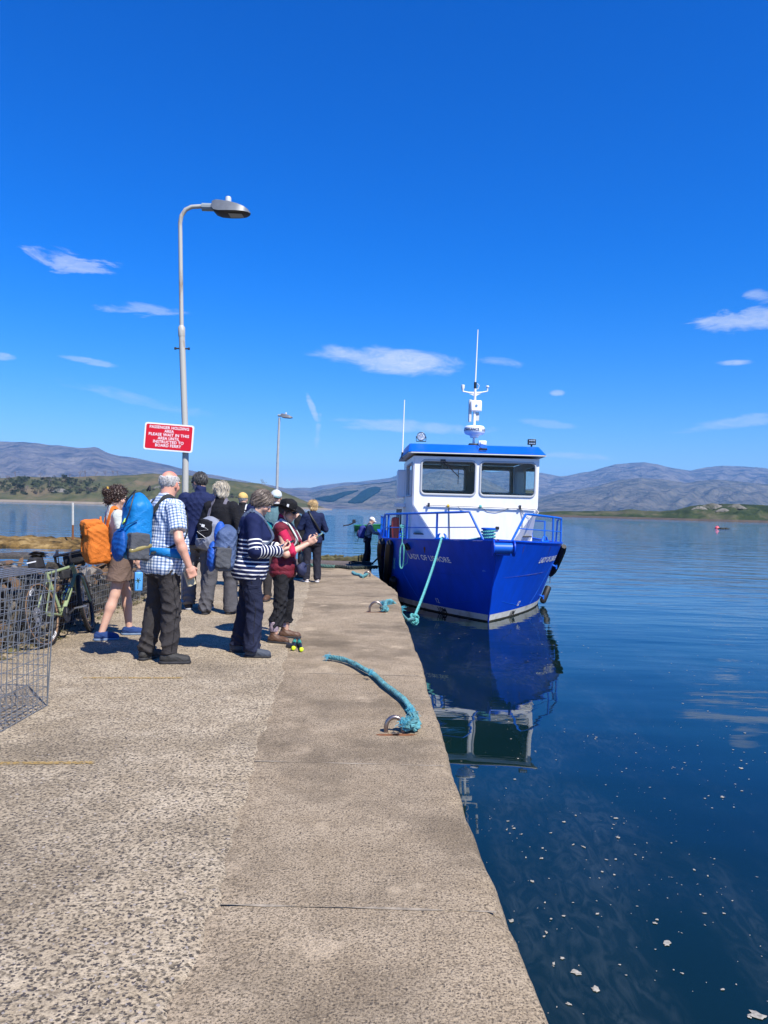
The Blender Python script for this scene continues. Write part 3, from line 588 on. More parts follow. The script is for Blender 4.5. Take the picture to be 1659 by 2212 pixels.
# hawse opening and rubbing fittings on the plating
g = MB(); p = hp(-1, hull_y(1.66, 1.5), 1.5, 0.01); n_ = (hp(-1, hull_y(1.66, 1.5), 1.5, 0.1)-p).normalized(); g.lathe([(0.05, -0.02), (0.085, -0.02), (0.085, 0.05), (0.06, 0.05), (0.045, 0.0)], 18, frame(p, n_)); mk('hawse_pipe', g, BPL, ferry)
g = MB()
for (b, z) in ((1.93, 1.08), (1.72, 0.3)):
    p = hp(1, hull_y(b, z), z, 0.0); q = hp(1, hull_y(b, z), z, 0.10); g.tube([p, q], 0.025, 8); g.tube([q+Vector((0.0, 0, 0.05)), q-Vector((0, 0, 0.05))], 0.02, 8)
    mk('towing_lug', g, BLUE2, ferry); g = MB()
# railings
def rail_path(side, bs, z): return [Vector((side*(hull_b(y, 1.65)-0.05), y, z if not callable(z) else z(y))) for y in bs]
for side in (-1, 1):
    rb = 0.0245; b1, b2 = (0.28, 0.55) if side < 0 else (0.42, 0.78)
    y1, y2 = hull_y(b1, 1.65), hull_y(b2, 1.65); yl = 3.75; rt = MB(); foot = Vector((side*(hull_b(y1, 1.65)-0.04), y1+0.03, rail_z(y1)+0.02))
    hl = 0.60; top = [foot] + rail_path(side, [y2], lambda y: rail_z(y)+hl) + rail_path(side, list(np.linspace(y2+0.15, yl, 12)), lambda y: rail_z(y)+hl)
    e = top[-1]; top += [e+Vector((side*-0.0, 0.10, -0.05)), Vector((e.x+side*0.03, e.y+0.32, rail_z(yl)+0.02))]
    rt.tube(top, rb, 8); mk('top_rail', rt, BLUE2, ferry)
    mr_ = MB(); ym = (y1+y2)/2; mr_.tube(rail_path(side, list(np.linspace(ym, yl+0.15, 14)), lambda y: rail_z(y)+hl*0.47), 0.011, 6); mk('mid_rail', mr_, BLUE2, ferry)
    for b in ((1.15, 1.75, 2.14) if side < 0 else (1.68, 2.11)):
        y = hull_y(b, 1.65); p = Vector((side*(b-0.05), y, rail_z(y)+0.02)); g = MB(); g.tube([p, p+Vector((0, 0, hl-0.02))], rb, 8); mk('rail_post', g, BLUE2, ferry)
    # aft rails along the side deck
    g = MB(); ya, yb = 5.0, 9.5; x = side*2.12
    g.tube([(x, ya, 1.6), (x, ya, 2.12), (x, yb, 2.12), (x, yb, 1.6)], 0.022, 8); g.tube([(x, ya, 1.87), (x, yb, 1.87)], 0.012, 6)
    for y in (6.5, 8.0): g.tube([(x, y, 1.6), (x, y, 2.12)], 0.02, 8)
    mk('side_rail', g, BLUE2, ferry)
# fenders: fixed black rubber strips at the shoulders, hanging cylinders
def strip_fender(side, b, ztop, zbot, wdt=0.10):
    g = MB(); pts = [hp(side, hull_y(b, z), z, 0.07) for z in np.linspace(ztop, zbot, 8)]; g.tube(pts, [wdt*0.75]+[wdt]*6+[wdt*0.75], 6); return mk('rubber_fender', g, BLACK, ferry)
strip_fender(-1, 2.0, 1.58, 0.35, 0.11); strip_fender(-1, 2.17, 1.57, 0.30, 0.12); strip_fender(1, 2.08, 1.58, 0.78, 0.085)
def hang_fender(side, b, zt, ln, r, chain, lab):
    p = hp(side, hull_y(b, zt), zt, r+0.03); q = hp(side, hull_y(b-0.22 if side > 0 else b, max(zt-ln, 0.1)), zt-ln, r+0.02); ax = (p-q).normalized(); g = MB()
    g.lathe([(0.02, 0), (r*0.6, 0.0), (r, 0.05), (r, ln*0.9), (r*0.85, ln*0.97), (r*0.5, ln), (r*0.45, ln-0.04), (0.02, ln-0.05)], 14, frame(q, ax)); o = mk('hanging_fender', g, BLACK, ferry)
    g = MB()
    for k in range(5): c = p+Vector((0, 0, 0.02+0.05*k)); M = frame(c, (1, 0, 0) if k % 2 else (0, 1, 0)); g.tube([M @ Vector((math.cos(a)*0.016, math.sin(a)*0.03, 0)) for a in np.linspace(0, 6.283, 9)[:-1]], 0.006, 5, closed=True)
    mk('chain', g, STEEL if chain else TEAL, o)
hang_fender(1, 2.03, 0.58, 0.48, 0.085, True, ''); hang_fender(-1, 1.82, 0.98, 0.75, 0.10, False, '')
# coil of line lashed to the rail
c0 = Vector((-1.80, hull_y(1.80, 1.65)-0.06, 0)); pts = []; rr = random.Random(3)
for k in range(150): a = k*0.36; pts.append(c0+Vector((math.cos(a)*0.055*(1+0.3*math.sin(k*0.7)), -0.10-0.02*math.sin(a*1.3), 1.28+math.sin(a)*0.26+0.03*math.sin(k*0.37))))
g = MB(); g.tube(pts, 0.0085, 5); mk('coiled_line', g, TEAL, ferry)
g = MB(); g.tube([c0+Vector((0.0, -0.05, z)) for z in (1.5, 1.7, 1.9)], 0.012, 6)
for z in (1.72, 1.78, 1.93, 1.97): g.tube([c0+Vector((math.cos(a)*0.05, 0.03+math.sin(a)*0.05, z+0.008*math.sin(a))) for a in np.linspace(0, 6.283, 11)[:-1]], 0.014, 5, closed=True)
mk('lashing', g, TEAL, ferry)
g = MB(); g.tube([c0+Vector((0.04, -0.1, 1.5)), c0+Vector((0.14, -0.14, 1.3)), c0+Vector((0.12, -0.14, 1.12)), c0+Vector((0.03, -0.12, 1.05))], 0.009, 6); mk('loose_bight', g, TEAL, ferry)

# wheelhouse
def rrect(x0, x1, z0, z1, r, k=4):
    out = []
    for (cx, cz, a0) in ((x1-r, z1-r, 0), (x0+r, z1-r, 90), (x0+r, z0+r, 180), (x1-r, z0+r, 270)):
        for i in range(k+1): a = R_(a0+90*i/k); out.append((cx+r*math.cos(a), cz+r*math.sin(a)))
    return out
def holed(cell, win, r, fn, g):
    """flat cell with a rounded window opening; fn maps (x,z) to the wall"""
    X0, X1, Z0, Z1 = cell; x0, x1, z0, z1 = win; k = 4; inn = rrect(x0, x1, z0, z1, r, k); out = []
    for ci, (cx, cz, X, Z) in enumerate(((x1-r, z1-r, X1, Z1), (x0+r, z1-r, X0, Z1), (x0+r, z0+r, X0, Z0), (x1-r, z0+r, X1, Z0))):
        seq = [(X, cz), (X, (cz+Z)/2), (X, Z), ((cx+X)/2, Z), (cx, Z)]
        out += seq if ci % 2 == 0 else [(b_[0], b_[1]) for b_ in ((cx, Z), ((cx+X)/2, Z), (X, Z), (X, (cz+Z)/2), (X, cz))]
    n = len(inn); o = len(g.v); g.v += [tuple(fn(*p)) for p in inn]+[tuple(fn(*p)) for p in out]
    for i in range(n): j = (i+1) % n; g.f.append((o+i, o+n+i, o+n+j, o+j))
ZK, ZT = 2.46, 3.64
def front(x, z): return Vector((x, 3.28-(z-ZK)*0.05, z))
cells = [((-1.50, 0.05, ZK, ZT), (-1.32, -0.03, 2.735, 3.53)), ((0.05, 1.50, ZK, ZT), (0.11, 1.42, 2.735, 3.53))]
wall = MB()
for c, wn in cells: holed(c, wn, 0.09, front, wall)
def chamf(side): return lambda s, z: Vector((side*(1.5+0.06*s/2.1), (3.28-(z-ZK)*0.05)*(1-s/2.1)+5.3*(s/2.1), z))
for side in (-1, 1):
    holed((0, 2.1, ZK, ZT), (0.22, 1.75, 2.70, 3.48), 0.08, chamf(side), wall)
    wall.add([(side*1.56, 5.3, 0.96), (side*1.56, 6.42, 0.96), (side*1.56, 6.42, ZT), (side*1.56, 5.3, ZT)], [(0, 1, 2, 3)])
    A = (side*1.5, 3.28, ZK); B = (side*0.88, 3.30, 1.58); C = (side*1.5, 4.0, 1.58); D_ = (side*1.56, 5.3, ZK)
    wall.add([A, B, C], [(0, 1, 2)]); wall.add([A, C, (side*1.5, 4.0, 0.96), (side*1.56, 5.3, 0.96), D_], [(0, 1, 2, 3, 4)]); wall.add([B, C, (side*1.5, 4.0, 0.96), (side*0.88, 3.3, 0.96)], [(0, 1, 2, 3)])
wall.add([(-1.5, 3.28, ZK), (1.5, 3.28, ZK), (0.88, 3.30, 1.58), (-0.88, 3.30, 1.58)], [(0, 1, 2, 3)]); wall.add([(-0.88, 3.30, 1.58), (0.88, 3.30, 1.58), (0.88, 3.3, 0.96), (-0.88, 3.3, 0.96)], [(0, 1, 2, 3)])
wh = mk('wheelhouse', wall, WHITE, ferry, smooth=0)
md = wh.modifiers.new('thick', 'SOLIDIFY'); md.thickness = 0.05; md.offset = 0; 
back = MB()
def backw(x, z): return Vector((x, 6.4, z))
for c, wn in (((-1.53, 0.35, 2.5, ZT), (-1.12, 0.12, 2.90, 3.52)), ((0.35, 1.53, 2.5, ZT), (0.60, 1.42, 2.88, 3.52))): holed(c, wn, 0.06, backw, back)
back.add([backw(-1.53, 0.98), backw(1.53, 0.98), backw(1.53, 2.5), backw(-1.53, 2.5)], [(0, 1, 2, 3)])
bk = mk('rear_bulkhead', back, mat('cabin lining', (0.10, 0.105, 0.11), 0.6), ferry, smooth=0)  # pale wall given a dark colour that carries the shade indoors
g = MB(); g.box((0, 4.85, ZT+0.01), (3.0, 3.0, 0.02)); mk('deckhead', g, DARKIN, ferry)
g = MB(); g.box((-0.4, 3.95, 2.30), (1.9, 0.7, 0.55)); g.box((-0.4, 3.80, 2.62), (1.2, 0.25, 0.12)); mk('helm_console', g, DARKIN, ferry, bevel=0.02)
g = MB(); g.box((1.25, 5.9, 2.55), (0.8, 0.7, 0.6)); mk('locker', g, WHITE, ferry, bevel=0.02); g = MB(); g.box((1.2, 4.2, 1.9), (0.7, 0.6, 1.2)); mk('locker', g, WHITE, ferry, bevel=0.02)
g = MB(); g.box((-0.75, 3.42, 3.42), (0.16, 0.10, 0.12)); mk('overhead_instrument', g, BPL, ferry); g = MB(); g.box((0.02, 4.0, 3.42), (0.16, 0.12, 0.16)); g.tube([(0.02, 4.0, 3.6), (0.02, 4.0, 3.4)], 0.02); mk('overhead_instrument', g, BPL, ferry)
g = MB(); g.box((0, 4.8, 1.75), (2.9, 2.6, 0.03)); mk('cabin_floor', g, DARKIN, ferry)
def window(name, win, r, fn, par, out):
    g = MB(); g.add([fn(*p) for p in rrect(*win, r)], [tuple(range(20))]); o = mk(name, g, GLASS, par, smooth=0)
    g = MB(); x0, x1, z0, z1 = win; g.tube([fn(*p)+out for p in rrect(x0-0.012, x1+0.012, z0-0.012, z1+0.012, r+0.012)], 0.026, 6, closed=True); mk('frame', g, GREY, o); return o
w1 = None
for c, wn in cells: q = window('window', wn, 0.09, front, ferry, Vector((0, -0.03, 0))); w1 = w1 or q
for side in (-1, 1): window('side_window', (0.22, 1.75, 2.70, 3.48), 0.08, chamf(side), ferry, Vector((side*0.025, 0, 0)))
for wn in ((-1.12, 0.12, 2.90, 3.52), (0.60, 1.42, 2.88, 3.52)): window('rear_window', wn, 0.06, backw, ferry, Vector((0, -0.02, 0)))
# wiper
g = MB(); f0 = lambda x, z: front(x, z)+Vector((0, -0.05, 0)); g.tube([f0(-0.83, 3.53), f0(-0.42, 3.16)], 0.012, 6); g.tube([f0(-0.78, 3.55), f0(-0.46, 3.18)], 0.007, 5); g.tube([f0(-0.44, 3.34), f0(-0.44, 2.98)], 0.009, 5); g.box(f0(-0.82, 3.54), (0.12, 0.05, 0.06)); mk('wiper', g, BPL, w1)
# roof with sloping visor
bot = [(-1.60, 3.04), (1.60, 3.04), (1.66, 3.10), (1.74, 5.0), (1.74, 6.55), (-1.74, 6.55), (-1.74, 5.0), (-1.66, 3.10)]
topp = [(-1.55, 3.62), (1.55, 3.62), (1.60, 3.67), (1.64, 5.1), (1.64, 6.5), (-1.64, 6.5), (-1.64, 5.1), (-1.60, 3.67)]
g = MB(); zb, zt = 3.73, 3.97; n = 8; g.v += [(x, y, zb) for x, y in bot]+[(x, y, zt) for x, y in topp]
for i in range(n): j = (i+1) % n; g.f.append((i, j, n+j, n+i))
g.f.append(tuple(range(n, 2*n))); roof = mk('roof', g, BLUE2, ferry, smooth=0)
g = MB(); g.v += [(x*0.995, 3.045+(y-3.04)*0.998, zb-0.005) for x, y in bot]+[(x*1.0, y, zb-0.03) for x, y in bot]; g.f.append(tuple(reversed(range(n, 2*n)))); g.f += [(i, n+i, n+(i+1) % n, (i+1) % n) for i in range(n)]; mk('soffit', g, SOFF, roof, smooth=0)
# roof gear
def lamp_round(c):
    g = MB(); g.lathe([(0.02, -0.05), (0.09, -0.045), (0.11, -0.02), (0.11, 0.03), (0.10, 0.035), (0.098, 0.02)], 24, frame(c, (0, -1, 0.05))); g.tube([(c[0]-0.12, c[1], c[2]), (c[0]-0.12, c[1], c[2]-0.12), (c[0]+0.12, c[1], c[2]-0.12), (c[0]+0.12, c[1], c[2])], 0.011, 6); o = mk('searchlight', g, BPL, ferry)
    g = MB(); g.lathe([(0.001, 0.022), (0.098, 0.022)], 24, frame(c, (0, -1, 0.05)), cap=False)
    for i in range(-4, 5):
        for j in range(-4, 5):
            if i*i+j*j < 17: g.lathe([(0.009, 0.022), (0.006, 0.03), (0.001, 0.032)], 6, frame(Vector(c)+Vector((i*0.019, 0, j*0.019)), (0, -1, 0.05)), cap=False)
    mk('lens', g, mat('lamp lens', (0.55, 0.57, 0.58), 0.2, metal=0.5), o)
lamp_round((-1.32, 3.75, 4.16))
g = MB(); g.box((1.44, 3.75, 4.10), (0.20, 0.09, 0.14)); g.tube([(1.44, 3.77, 3.98), (1.44, 3.77, 4.05)], 0.025); o = mk('work_light', g, BPL, ferry, bevel=0.015)
g = MB(); [g.lathe([(0.001, 0.0), (0.017, 0.0), (0.02, 0.008)], 8, frame((1.44+dx, 3.70, 4.10+dz), (0, -1, 0)), cap=False) for dx in (-0.06, -0.02, 0.02, 0.06) for dz in (-0.035, 0.035)]; mk('lens', g, MATS['lamp lens'], o, kind='stuff')
g = MB(); g.box((0.14, 3.17, 3.84), (0.20, 0.05, 0.05)); g.tube([(0.10, 3.2, 3.87), (0.05, 3.4, 3.96), (0.08, 3.65, 4.02)], 0.008); mk('visor_lamp', g, BPL, ferry, bevel=0.01)
g = MB(); g.box((0.22, 3.85, 4.05), (0.20, 0.14, 0.11)); g.lathe([(0.035, 0), (0.05, 0.0), (0.05, 0.03), (0.03, 0.03)], 14, frame((0.2, 3.78, 4.05), (0, -1, 0))); mk('roof_camera', g, WHITE, ferry, bevel=0.02)
mast = MB(); mx_, my_ = 0.02, 3.95
mast.tube([(mx_, my_, 3.94), (mx_, my_, 5.42)], 0.032, 10); mastp = mk('mast', mast, WHITE, ferry)
g = MB(); g.box((mx_-0.01, my_, 3.99), (0.24, 0.16, 0.10)); mk('mast_base', g, BPL, ferry, bevel=0.02)
g = MB(); g.lathe([(0.05, 0.0), (0.14, 0.03), (0.22, 0.05), (0.255, 0.09), (0.265, 0.16), (0.255, 0.22), (0.22, 0.255), (0.10, 0.265), (0.001, 0.268)], 36, Matrix.Translation((mx_+0.01, my_, 4.22)), cap=False); g.lathe([(0.10, -0.03), (0.12, 0.02), (0.05, 0.02)], 20, Matrix.Translation((mx_+0.01, my_, 4.22))); rad = mk('radar_dome', g, WHITE, ferry)
v, f = text_mesh('LOWRANCE', 0.085, 0.002, 'LEFT'); NAVYL = mat('navy lettering', (0.01, 0.015, 0.06), 0.5)
for a0 in (-250, -128, -57): 
    g = MB(); g.add([(mx_+0.01+0.269*math.cos(R_(a0+75)+x/0.265), my_+0.269*math.sin(R_(a0+75)+x/0.265), 4.345+y) for x, y, z in v], f); mk('lettering', g, NAVYL, rad, smooth=0)
g = MB(); g.box((mx_+0.03, my_-0.05, 4.98), (0.28, 0.06, 0.28)); a_ = mk('panel_antenna', g, WHITE, ferry, bevel=0.03); g = MB(); g.lathe([(0.028, 0), (0.03, 0.005), (0.001, 0.006)], 16, frame((mx_+0.03, my_-0.083, 4.98), (0, -1, 0)), cap=False); mk('emblem', g, mat('emblem blue', (0.1, 0.25, 0.45), 0.4), a_)
g = MB(); g.box((mx_-0.11, my_+0.04, 4.86), (0.07, 0.12, 0.56)); g.box((mx_+0.07, my_+0.03, 4.72), (0.10, 0.06, 0.22)); mk('mast_cabinet', g, mat('mast grey', (0.55, 0.56, 0.55), 0.5), ferry, bevel=0.015)
g = MB(); g.tube([(mx_-0.31, my_, 5.34), (mx_, my_, 5.29), (mx_+0.31, my_, 5.36)], 0.017, 8); g.prism([(-0.24, 5.33), (0.0, 5.22), (0.24, 5.35)], my_-0.006, my_+0.006, lambda x, y, z: (mx_+x, z, y)); mk('crosstree', g, WHITE, ferry)
g = MB(); g.lathe([(0.02, 0), (0.03, 0.05), (0.045, 0.10), (0.045, 0.16), (0.02, 0.17)], 14, Matrix.Translation((mx_-0.31, my_, 5.34))); mk('wind_sensor', g, WHITE, ferry)
g = MB(); g.lathe([(0.016, 0), (0.018, 0.09), (0.04, 0.10), (0.045, 0.12), (0.03, 0.14), (0.001, 0.145)], 14, Matrix.Translation((mx_+0.31, my_, 5.36)), cap=False); mk('gps_sensor', g, WHITE, ferry)
g = MB(); g.tube([(mx_, my_, 5.42), (mx_, my_, 5.58)], 0.036, 10); mk('antenna_collar', g, BPL, ferry); g = MB(); g.tube([(mx_, my_, 5.58), (mx_+0.03, my_, 6.9)], [0.02, 0.011], 8); mk('whip_antenna', g, WHITE, ferry)
g = MB(); g.tube([(mx_+0.05, my_, 5.55), (mx_+0.1, my_, 5.5), (mx_+0.08, my_, 5.42), (mx_+0.02, my_, 5.40)], 0.008, 6); mk('antenna_cable', g, WHITE, ferry)
g = MB(); g.tube([(-1.72, 4.9, 3.72), (-1.70, 4.9, 5.22)], [0.02, 0.012], 8); mk('whip_antenna', g, WHITE, ferry); g = MB(); g.tube([(-1.72, 4.9, 3.68), (-1.72, 4.9, 3.84)], 0.028, 8); mk('antenna_base', g, BPL, ferry)
# boathook on the wheelhouse front, with cords and small fittings
def fl(x, z, o=0.07): y = 3.28-(max(z, ZK)-ZK)*0.05; return Vector((x, y-o, z))
g = MB(); g.tube([fl(-1.22, 2.47), fl(1.25, 2.44), fl(1.45, 2.43), fl(1.53, 2.36), fl(1.48, 2.26), fl(1.40, 2.28)], 0.017, 8); mk('boathook', g, mat('ivory tube', (0.62, 0.58, 0.50), 0.5), ferry)
for x in (-1.13, 1.08): g = MB(); g.box(fl(x, 2.47, 0.05), (0.04, 0.11, 0.09)); mk('bracket', g, BPL, ferry)
for x, m in ((-0.68, mat('yellow cord', (0.6, 0.42, 0.05), 0.8)), (0.10, TEAL)):
    g = MB()
    for k in range(4): g.tube([fl(x+0.012*k, 2.455)+Vector((0, math.cos(a)*0.03, math.sin(a)*0.03)) for a in np.linspace(0, 6.283, 9)[:-1]], 0.01, 5, closed=True)
    mk('cord_lashing', g, m, ferry)
GC = mat('grey cord', (0.3, 0.3, 0.3), 0.8)
for pts, m, r in (([(-0.42, 2.44), (-0.36, 2.38), (-0.28, 2.36)], GC, .006), ([(0.12, 2.44), (0.3, 2.35), (0.5, 2.33), (0.7, 2.38), (0.82, 2.44)], GC, .007), ([(1.09, 2.44), (1.16, 2.2), (1.16, 2.05), (1.16, 1.95)], GC, .008), ([(-0.64, 2.40), (-0.62, 2.0), (-0.60, 1.6)], BPL, .011), ([(1.1, 2.44), (1.2, 2.3), (1.35, 2.2), (1.42, 2.3)], GC, .006)):
    g = MB(); g.tube([fl(x, z, 0.04) for x, z in pts], r, 5); mk('cord', g, m, ferry)
for (x, z, s) in ((0.55, 1.95, 0.06),): g = MB(); g.box(fl(x, z, 0.03), (s*1.4, 0.05, s*1.2)); mk('junction_box', g, BPL, ferry, bevel=0.008)
# orange life-buoy canister, engine box and aft locker seen past the wheelhouse
g = MB(); g.lathe([(0.02, 0), (0.09, 0.02), (0.10, 0.1), (0.10, 0.5), (0.08, 0.58), (0.02, 0.6)], 14, Matrix.Translation((-1.90, 3.95, 1.55))); mk('lifebuoy_canister', g, mat('safety orange', (0.55, 0.07, 0.03), 0.5), ferry)
g = MB(); g.box((-2.0, 4.6, 1.75), (0.16, 0.25, 0.34)); mk('deck_box', g, BPL, ferry, bevel=0.02)
g = MB(); g.box((-1.68, 6.0, 3.05), (0.22, 0.7, 0.75)); mk('liferaft_locker', g, WHITE, ferry, bevel=0.03)
g = MB(); g.box((-1.72, 5.7, 2.46), (0.26, 0.9, 0.1)); mk('side_shelf', g, WHITE, ferry)
g = MB(); [g.tube([(-1.80+0.05*k, 5.3, 1.7), (-1.80+0.05*k, 5.3, 2.35)], 0.02, 6) for k in range(3)]; mk('hose_stack', g, BPL, ferry)
# ================================================================ things on and around the pier
GALV = mat('weathered lamp post paint', (0.42, 0.41, 0.36), 0.55, var=0.45, vscale=7, col2=(0.20, 0.14, 0.085), stretch=(1, 1, 0.25), thr=(0.3, 0.46), bump=0.1)
LGREY = mat('lantern grey', (0.17, 0.185, 0.20), 0.45, var=0.2, vscale=10)
LDARK = mat('lantern dark underside', (0.03, 0.03, 0.032), 0.5)
def lantern(par, o, dx, s=1.0):
    """flat road lantern reaching along dx from the point o"""
    X = Vector(dx).normalized(); Zv = Vector((0, 0, 1)); Zv = (Zv-X*Zv.dot(X)).normalized(); Y = Zv.cross(X)
    def W(x, y, z): return Vector(o)+X*(x*s)+Y*(y*s)+Zv*(z*s)
    prof = [(0.0, .10, .10, -.03), (.05, .13, .115, -.075), (.12, .15, .11, -.09), (.25, .165, .10, -.085), (.38, .16, .07, -.075), (.48, .135, .035, -.065), (.54, .08, 0.0, -.055), (.565, .02, -.03, -.05)]
    up, dn = [], []
    for x, hw, zt, zb in prof:
        up.append([W(x, -hw, zb+.012), W(x, -hw*.8, zt*.75), W(x, -hw*.35, zt), W(x, hw*.35, zt), W(x, hw*.8, zt*.75), W(x, hw, zb+.012)]); dn.append([W(x, hw, zb+.012), W(x, hw*.7, zb), W(x, -hw*.7, zb), W(x, -hw, zb+.012)])
    g = MB(); g.grid(up); g.f.append(tuple(range(6))); h = mk('lantern', g, LGREY, par); g = MB(); g.grid(dn); mk('underside', g, LDARK, h)
    g = MB(); g.add([W(.26, -.09, -.092), W(.46, -.075, -.079), W(.46, .075, -.079), W(.26, .09, -.092)], [(0, 1, 2, 3)]); mk('led_panel', g, mat('led panel', (0.35, 0.37, 0.35), 0.3), h)
    g = MB(); g.lathe([(.045*s, 0), (.045*s, .06*s), (.038*s, .085*s), (.001, .09*s)], 14, Matrix.Translation(W(.22, 0, .095)), cap=False); mk('photocell', g, mat('pale grey plastic', (0.5, 0.52, 0.54), 0.4), h)
    g = MB(); g.tube([W(-.16, 0, .0), W(.03, 0, .01)], .058*s, 10); mk('spigot', g, mat('spigot grey', (0.26, 0.3, 0.31), 0.5), h)
# near lamp post: the foot stands on the pier behind the waiting people
LD = 11.5; foot = P(403, 1100, D=LD); foot.z = 0
lamp = thing('lamp_post', 'tall weathered grey lamp post with swan neck carrying the red notice', 'lamp post', foot)
def lp(x, y, D=LD): return P(x, y, D=D)-foot
sleeve = lp(392.5, 715); bend = [lp(389.5, 500), lp(389, 482), lp(392, 466), lp(401, 453), lp(414, 447), lp(430, 446), lp(447, 446)]
g = MB(); g.tube([(0, 0, 0), lp(401, 960), sleeve], [0.049, 0.047, 0.046], 16); mk('lower_pole', g, GALV, lamp)
g = MB(); g.tube([sleeve, lp(390.8, 600)]+bend, 0.031, 14); mk('upper_pole', g, GALV, lamp)
g = MB(); a, b = lp(392.6, 727), lp(392.1, 703); g.tube([a, lp(392.5, 722), lp(392.2, 708), b], [0.049, 0.052, 0.052, 0.033], 16); mk('sleeve', g, GALV, lamp)
g = MB(); c = lp(393.4, 753); g.tube([c+Vector((-0.10, 0, 0)), c+Vector((0.10, 0, 0))], 0.012, 6); g.tube([c+Vector((-0.115, 0, 0)), c+Vector((-0.09, 0, 0))], 0.02, 6); g.tube([c+Vector((0.09, 0, 0)), c+Vector((0.115, 0, 0))], 0.02, 6); mk('through_bolt', g, LDARK, lamp)
g = MB(); g.lathe([(0.10, 0.0), (0.10, 0.03), (0.062, 0.06)], 16); mk('base_collar', g, GALV, lamp)
lantern(lamp, bend[-1]+Vector((0.09, 0, -0.02)), (1, -0.05, -0.075), 1.02)
# far lamp post
D2 = 29.0; f2_ = P(597, 1110, D=D2); f2_.z = -0.70; lamp2 = thing('lamp_post', 'slim straight lamp post standing at the far end of the slipway', 'lamp post', f2_)
q = lambda x, y: P(x, y, D=D2)-f2_
g = MB(); g.tube([(0, 0, 0), q(600, 990), q(603.5, 902)], [0.06, 0.05, 0.04], 12); mk('pole', g, mat('galvanised post', (0.4, 0.42, 0.42), 0.5, var=0.2), lamp2)
lantern(lamp2, q(604, 898)+Vector((0.06, 0, 0)), (1, -0.1, -0.1), 0.80)

# notice on the lamp post
RED = mat('notice red', (0.62, 0.006, 0.018), 0.4); WS = mat('notice white', (0.82, 0.82, 0.82), 0.4)
sc_ = P(365, 945, D=LD-0.09); sign = thing('notice_board', 'red passenger holding area notice with white letters on the lamp post', 'sign', sc_)
xr = (P(418, 949, D=LD-0.09)-P(312, 940.5, D=LD-0.09)); wd = xr.length; xr.normalize(); zu = Vector((0.055, 0, 1)); zu = (zu-xr*zu.dot(xr)).normalized(); ny = zu.cross(xr)*-1; hgt = (P(364, 913, D=LD-0.09)-P(366, 972, D=LD-0.09)).length
def sp_(x, z, o=0.0): return xr*x+zu*z+Vector((0, -1, 0))*o
g = MB(); g.prism(rrect(-wd/2, wd/2, -hgt/2, hgt/2, 0.035), 0.0, 0.012, lambda x, z, o: sp_(x, z, o)); brd = mk('board', g, WS, sign, smooth=0)
g = MB(); g.prism(rrect(-wd/2+.022, wd/2-.022, -hgt/2+.022, hgt/2-.022, 0.025), 0.0125, 0.0145, lambda x, z, o: sp_(x, z, o)); mk('face', g, RED, sign, smooth=0)
for i, ln_ in enumerate(['PASSENGER HOLDING', 'AREA', 'PLEASE WAIT IN THIS', 'AREA UNTIL', 'INSTRUCTED TO', 'BOARD FERRY']):
    v, f = text_mesh(ln_, 0.070, 0.0012, 'CENTER', space=1.05); zz = hgt/2-0.082-i*(hgt-0.085)/6; kx = wd*(0.80, 0.195, 0.82, 0.44, 0.62, 0.53)[i]/(max(q[0] for q in v)-min(q[0] for q in v)); g = MB(); g.add([sp_(x*kx, y*0.86+zz, 0.0165) for x, y, _ in v], f); mk('lettering', g, WS, sign, smooth=0)
g = MB(); pc = Vector((foot.x, LD, 0))+Vector((lp(401.5, 945).x, 0, 0))-sc_; pc = lp(401.3, 945)+foot-sc_
for dz in (-0.13, 0.13): g.tube([pc+Vector((math.cos(a)*0.052, math.sin(a)*0.052, dz)) for a in np.linspace(0, 6.283, 13)[:-1]], 0.008, 5, closed=True)
mk('clip', g, STEEL, sign, kind='stuff')

# mooring rings with rust-stained feet
RING = mat('worn steel ring', (0.38, 0.35, 0.33), 0.35, metal=0.9, var=0.5, vscale=18, col2=(0.22, 0.13, 0.09)); RUST = mat('rust stain', (0.26, 0.10, 0.035), 0.9, var=0.6, vscale=40)
def ring(x, y, wpx, D_, label, ang=0.0, r=0.024):
    p = P(x, y, z=-0.004); o = thing('mooring_ring', label, 'mooring ring', (p.x, p.y, -0.004), ang, group='steel mooring rings set in the pier edge')
    hw = wpx*p.y/FPX/2; g = MB(); g.tube([(-hw, 0, -0.05), (-hw, 0, 0.03)]+[(hw*math.cos(a), 0.0, 0.04+hw*1.15*math.sin(a)) for a in np.linspace(math.pi, 0, 14)]+[(hw, 0, 0.03), (hw, 0, -0.05)], r, 12); mk('hoop', g, RING, o)
    for s in (-1, 1):
        g = MB(); k = 9; g.add([(s*hw*0.9+(0.05+0.03*rnd.random())*math.cos(6.283*i/k)*1.3, -0.055+(0.02+0.012*rnd.random())*math.sin(6.283*i/k), 0.0035) for i in range(k)], [tuple(range(k))]); mk('rust_patch', g, RUST, o, smooth=0)
    return p, hw
r1, h1 = ring(852, 1583, 37, 0, 'steel mooring hoop with a short fat rope knotted to it', R_(4), 0.0150)
r2, h2 = ring(812, 1322, 27, 0, 'steel mooring hoop holding the ferry bow line', R_(3), 0.017)
r3, h3 = ring(793, 1246, 12, 0, 'steel mooring hoop with loose rope end beyond the bow line', 0.0, 0.018)
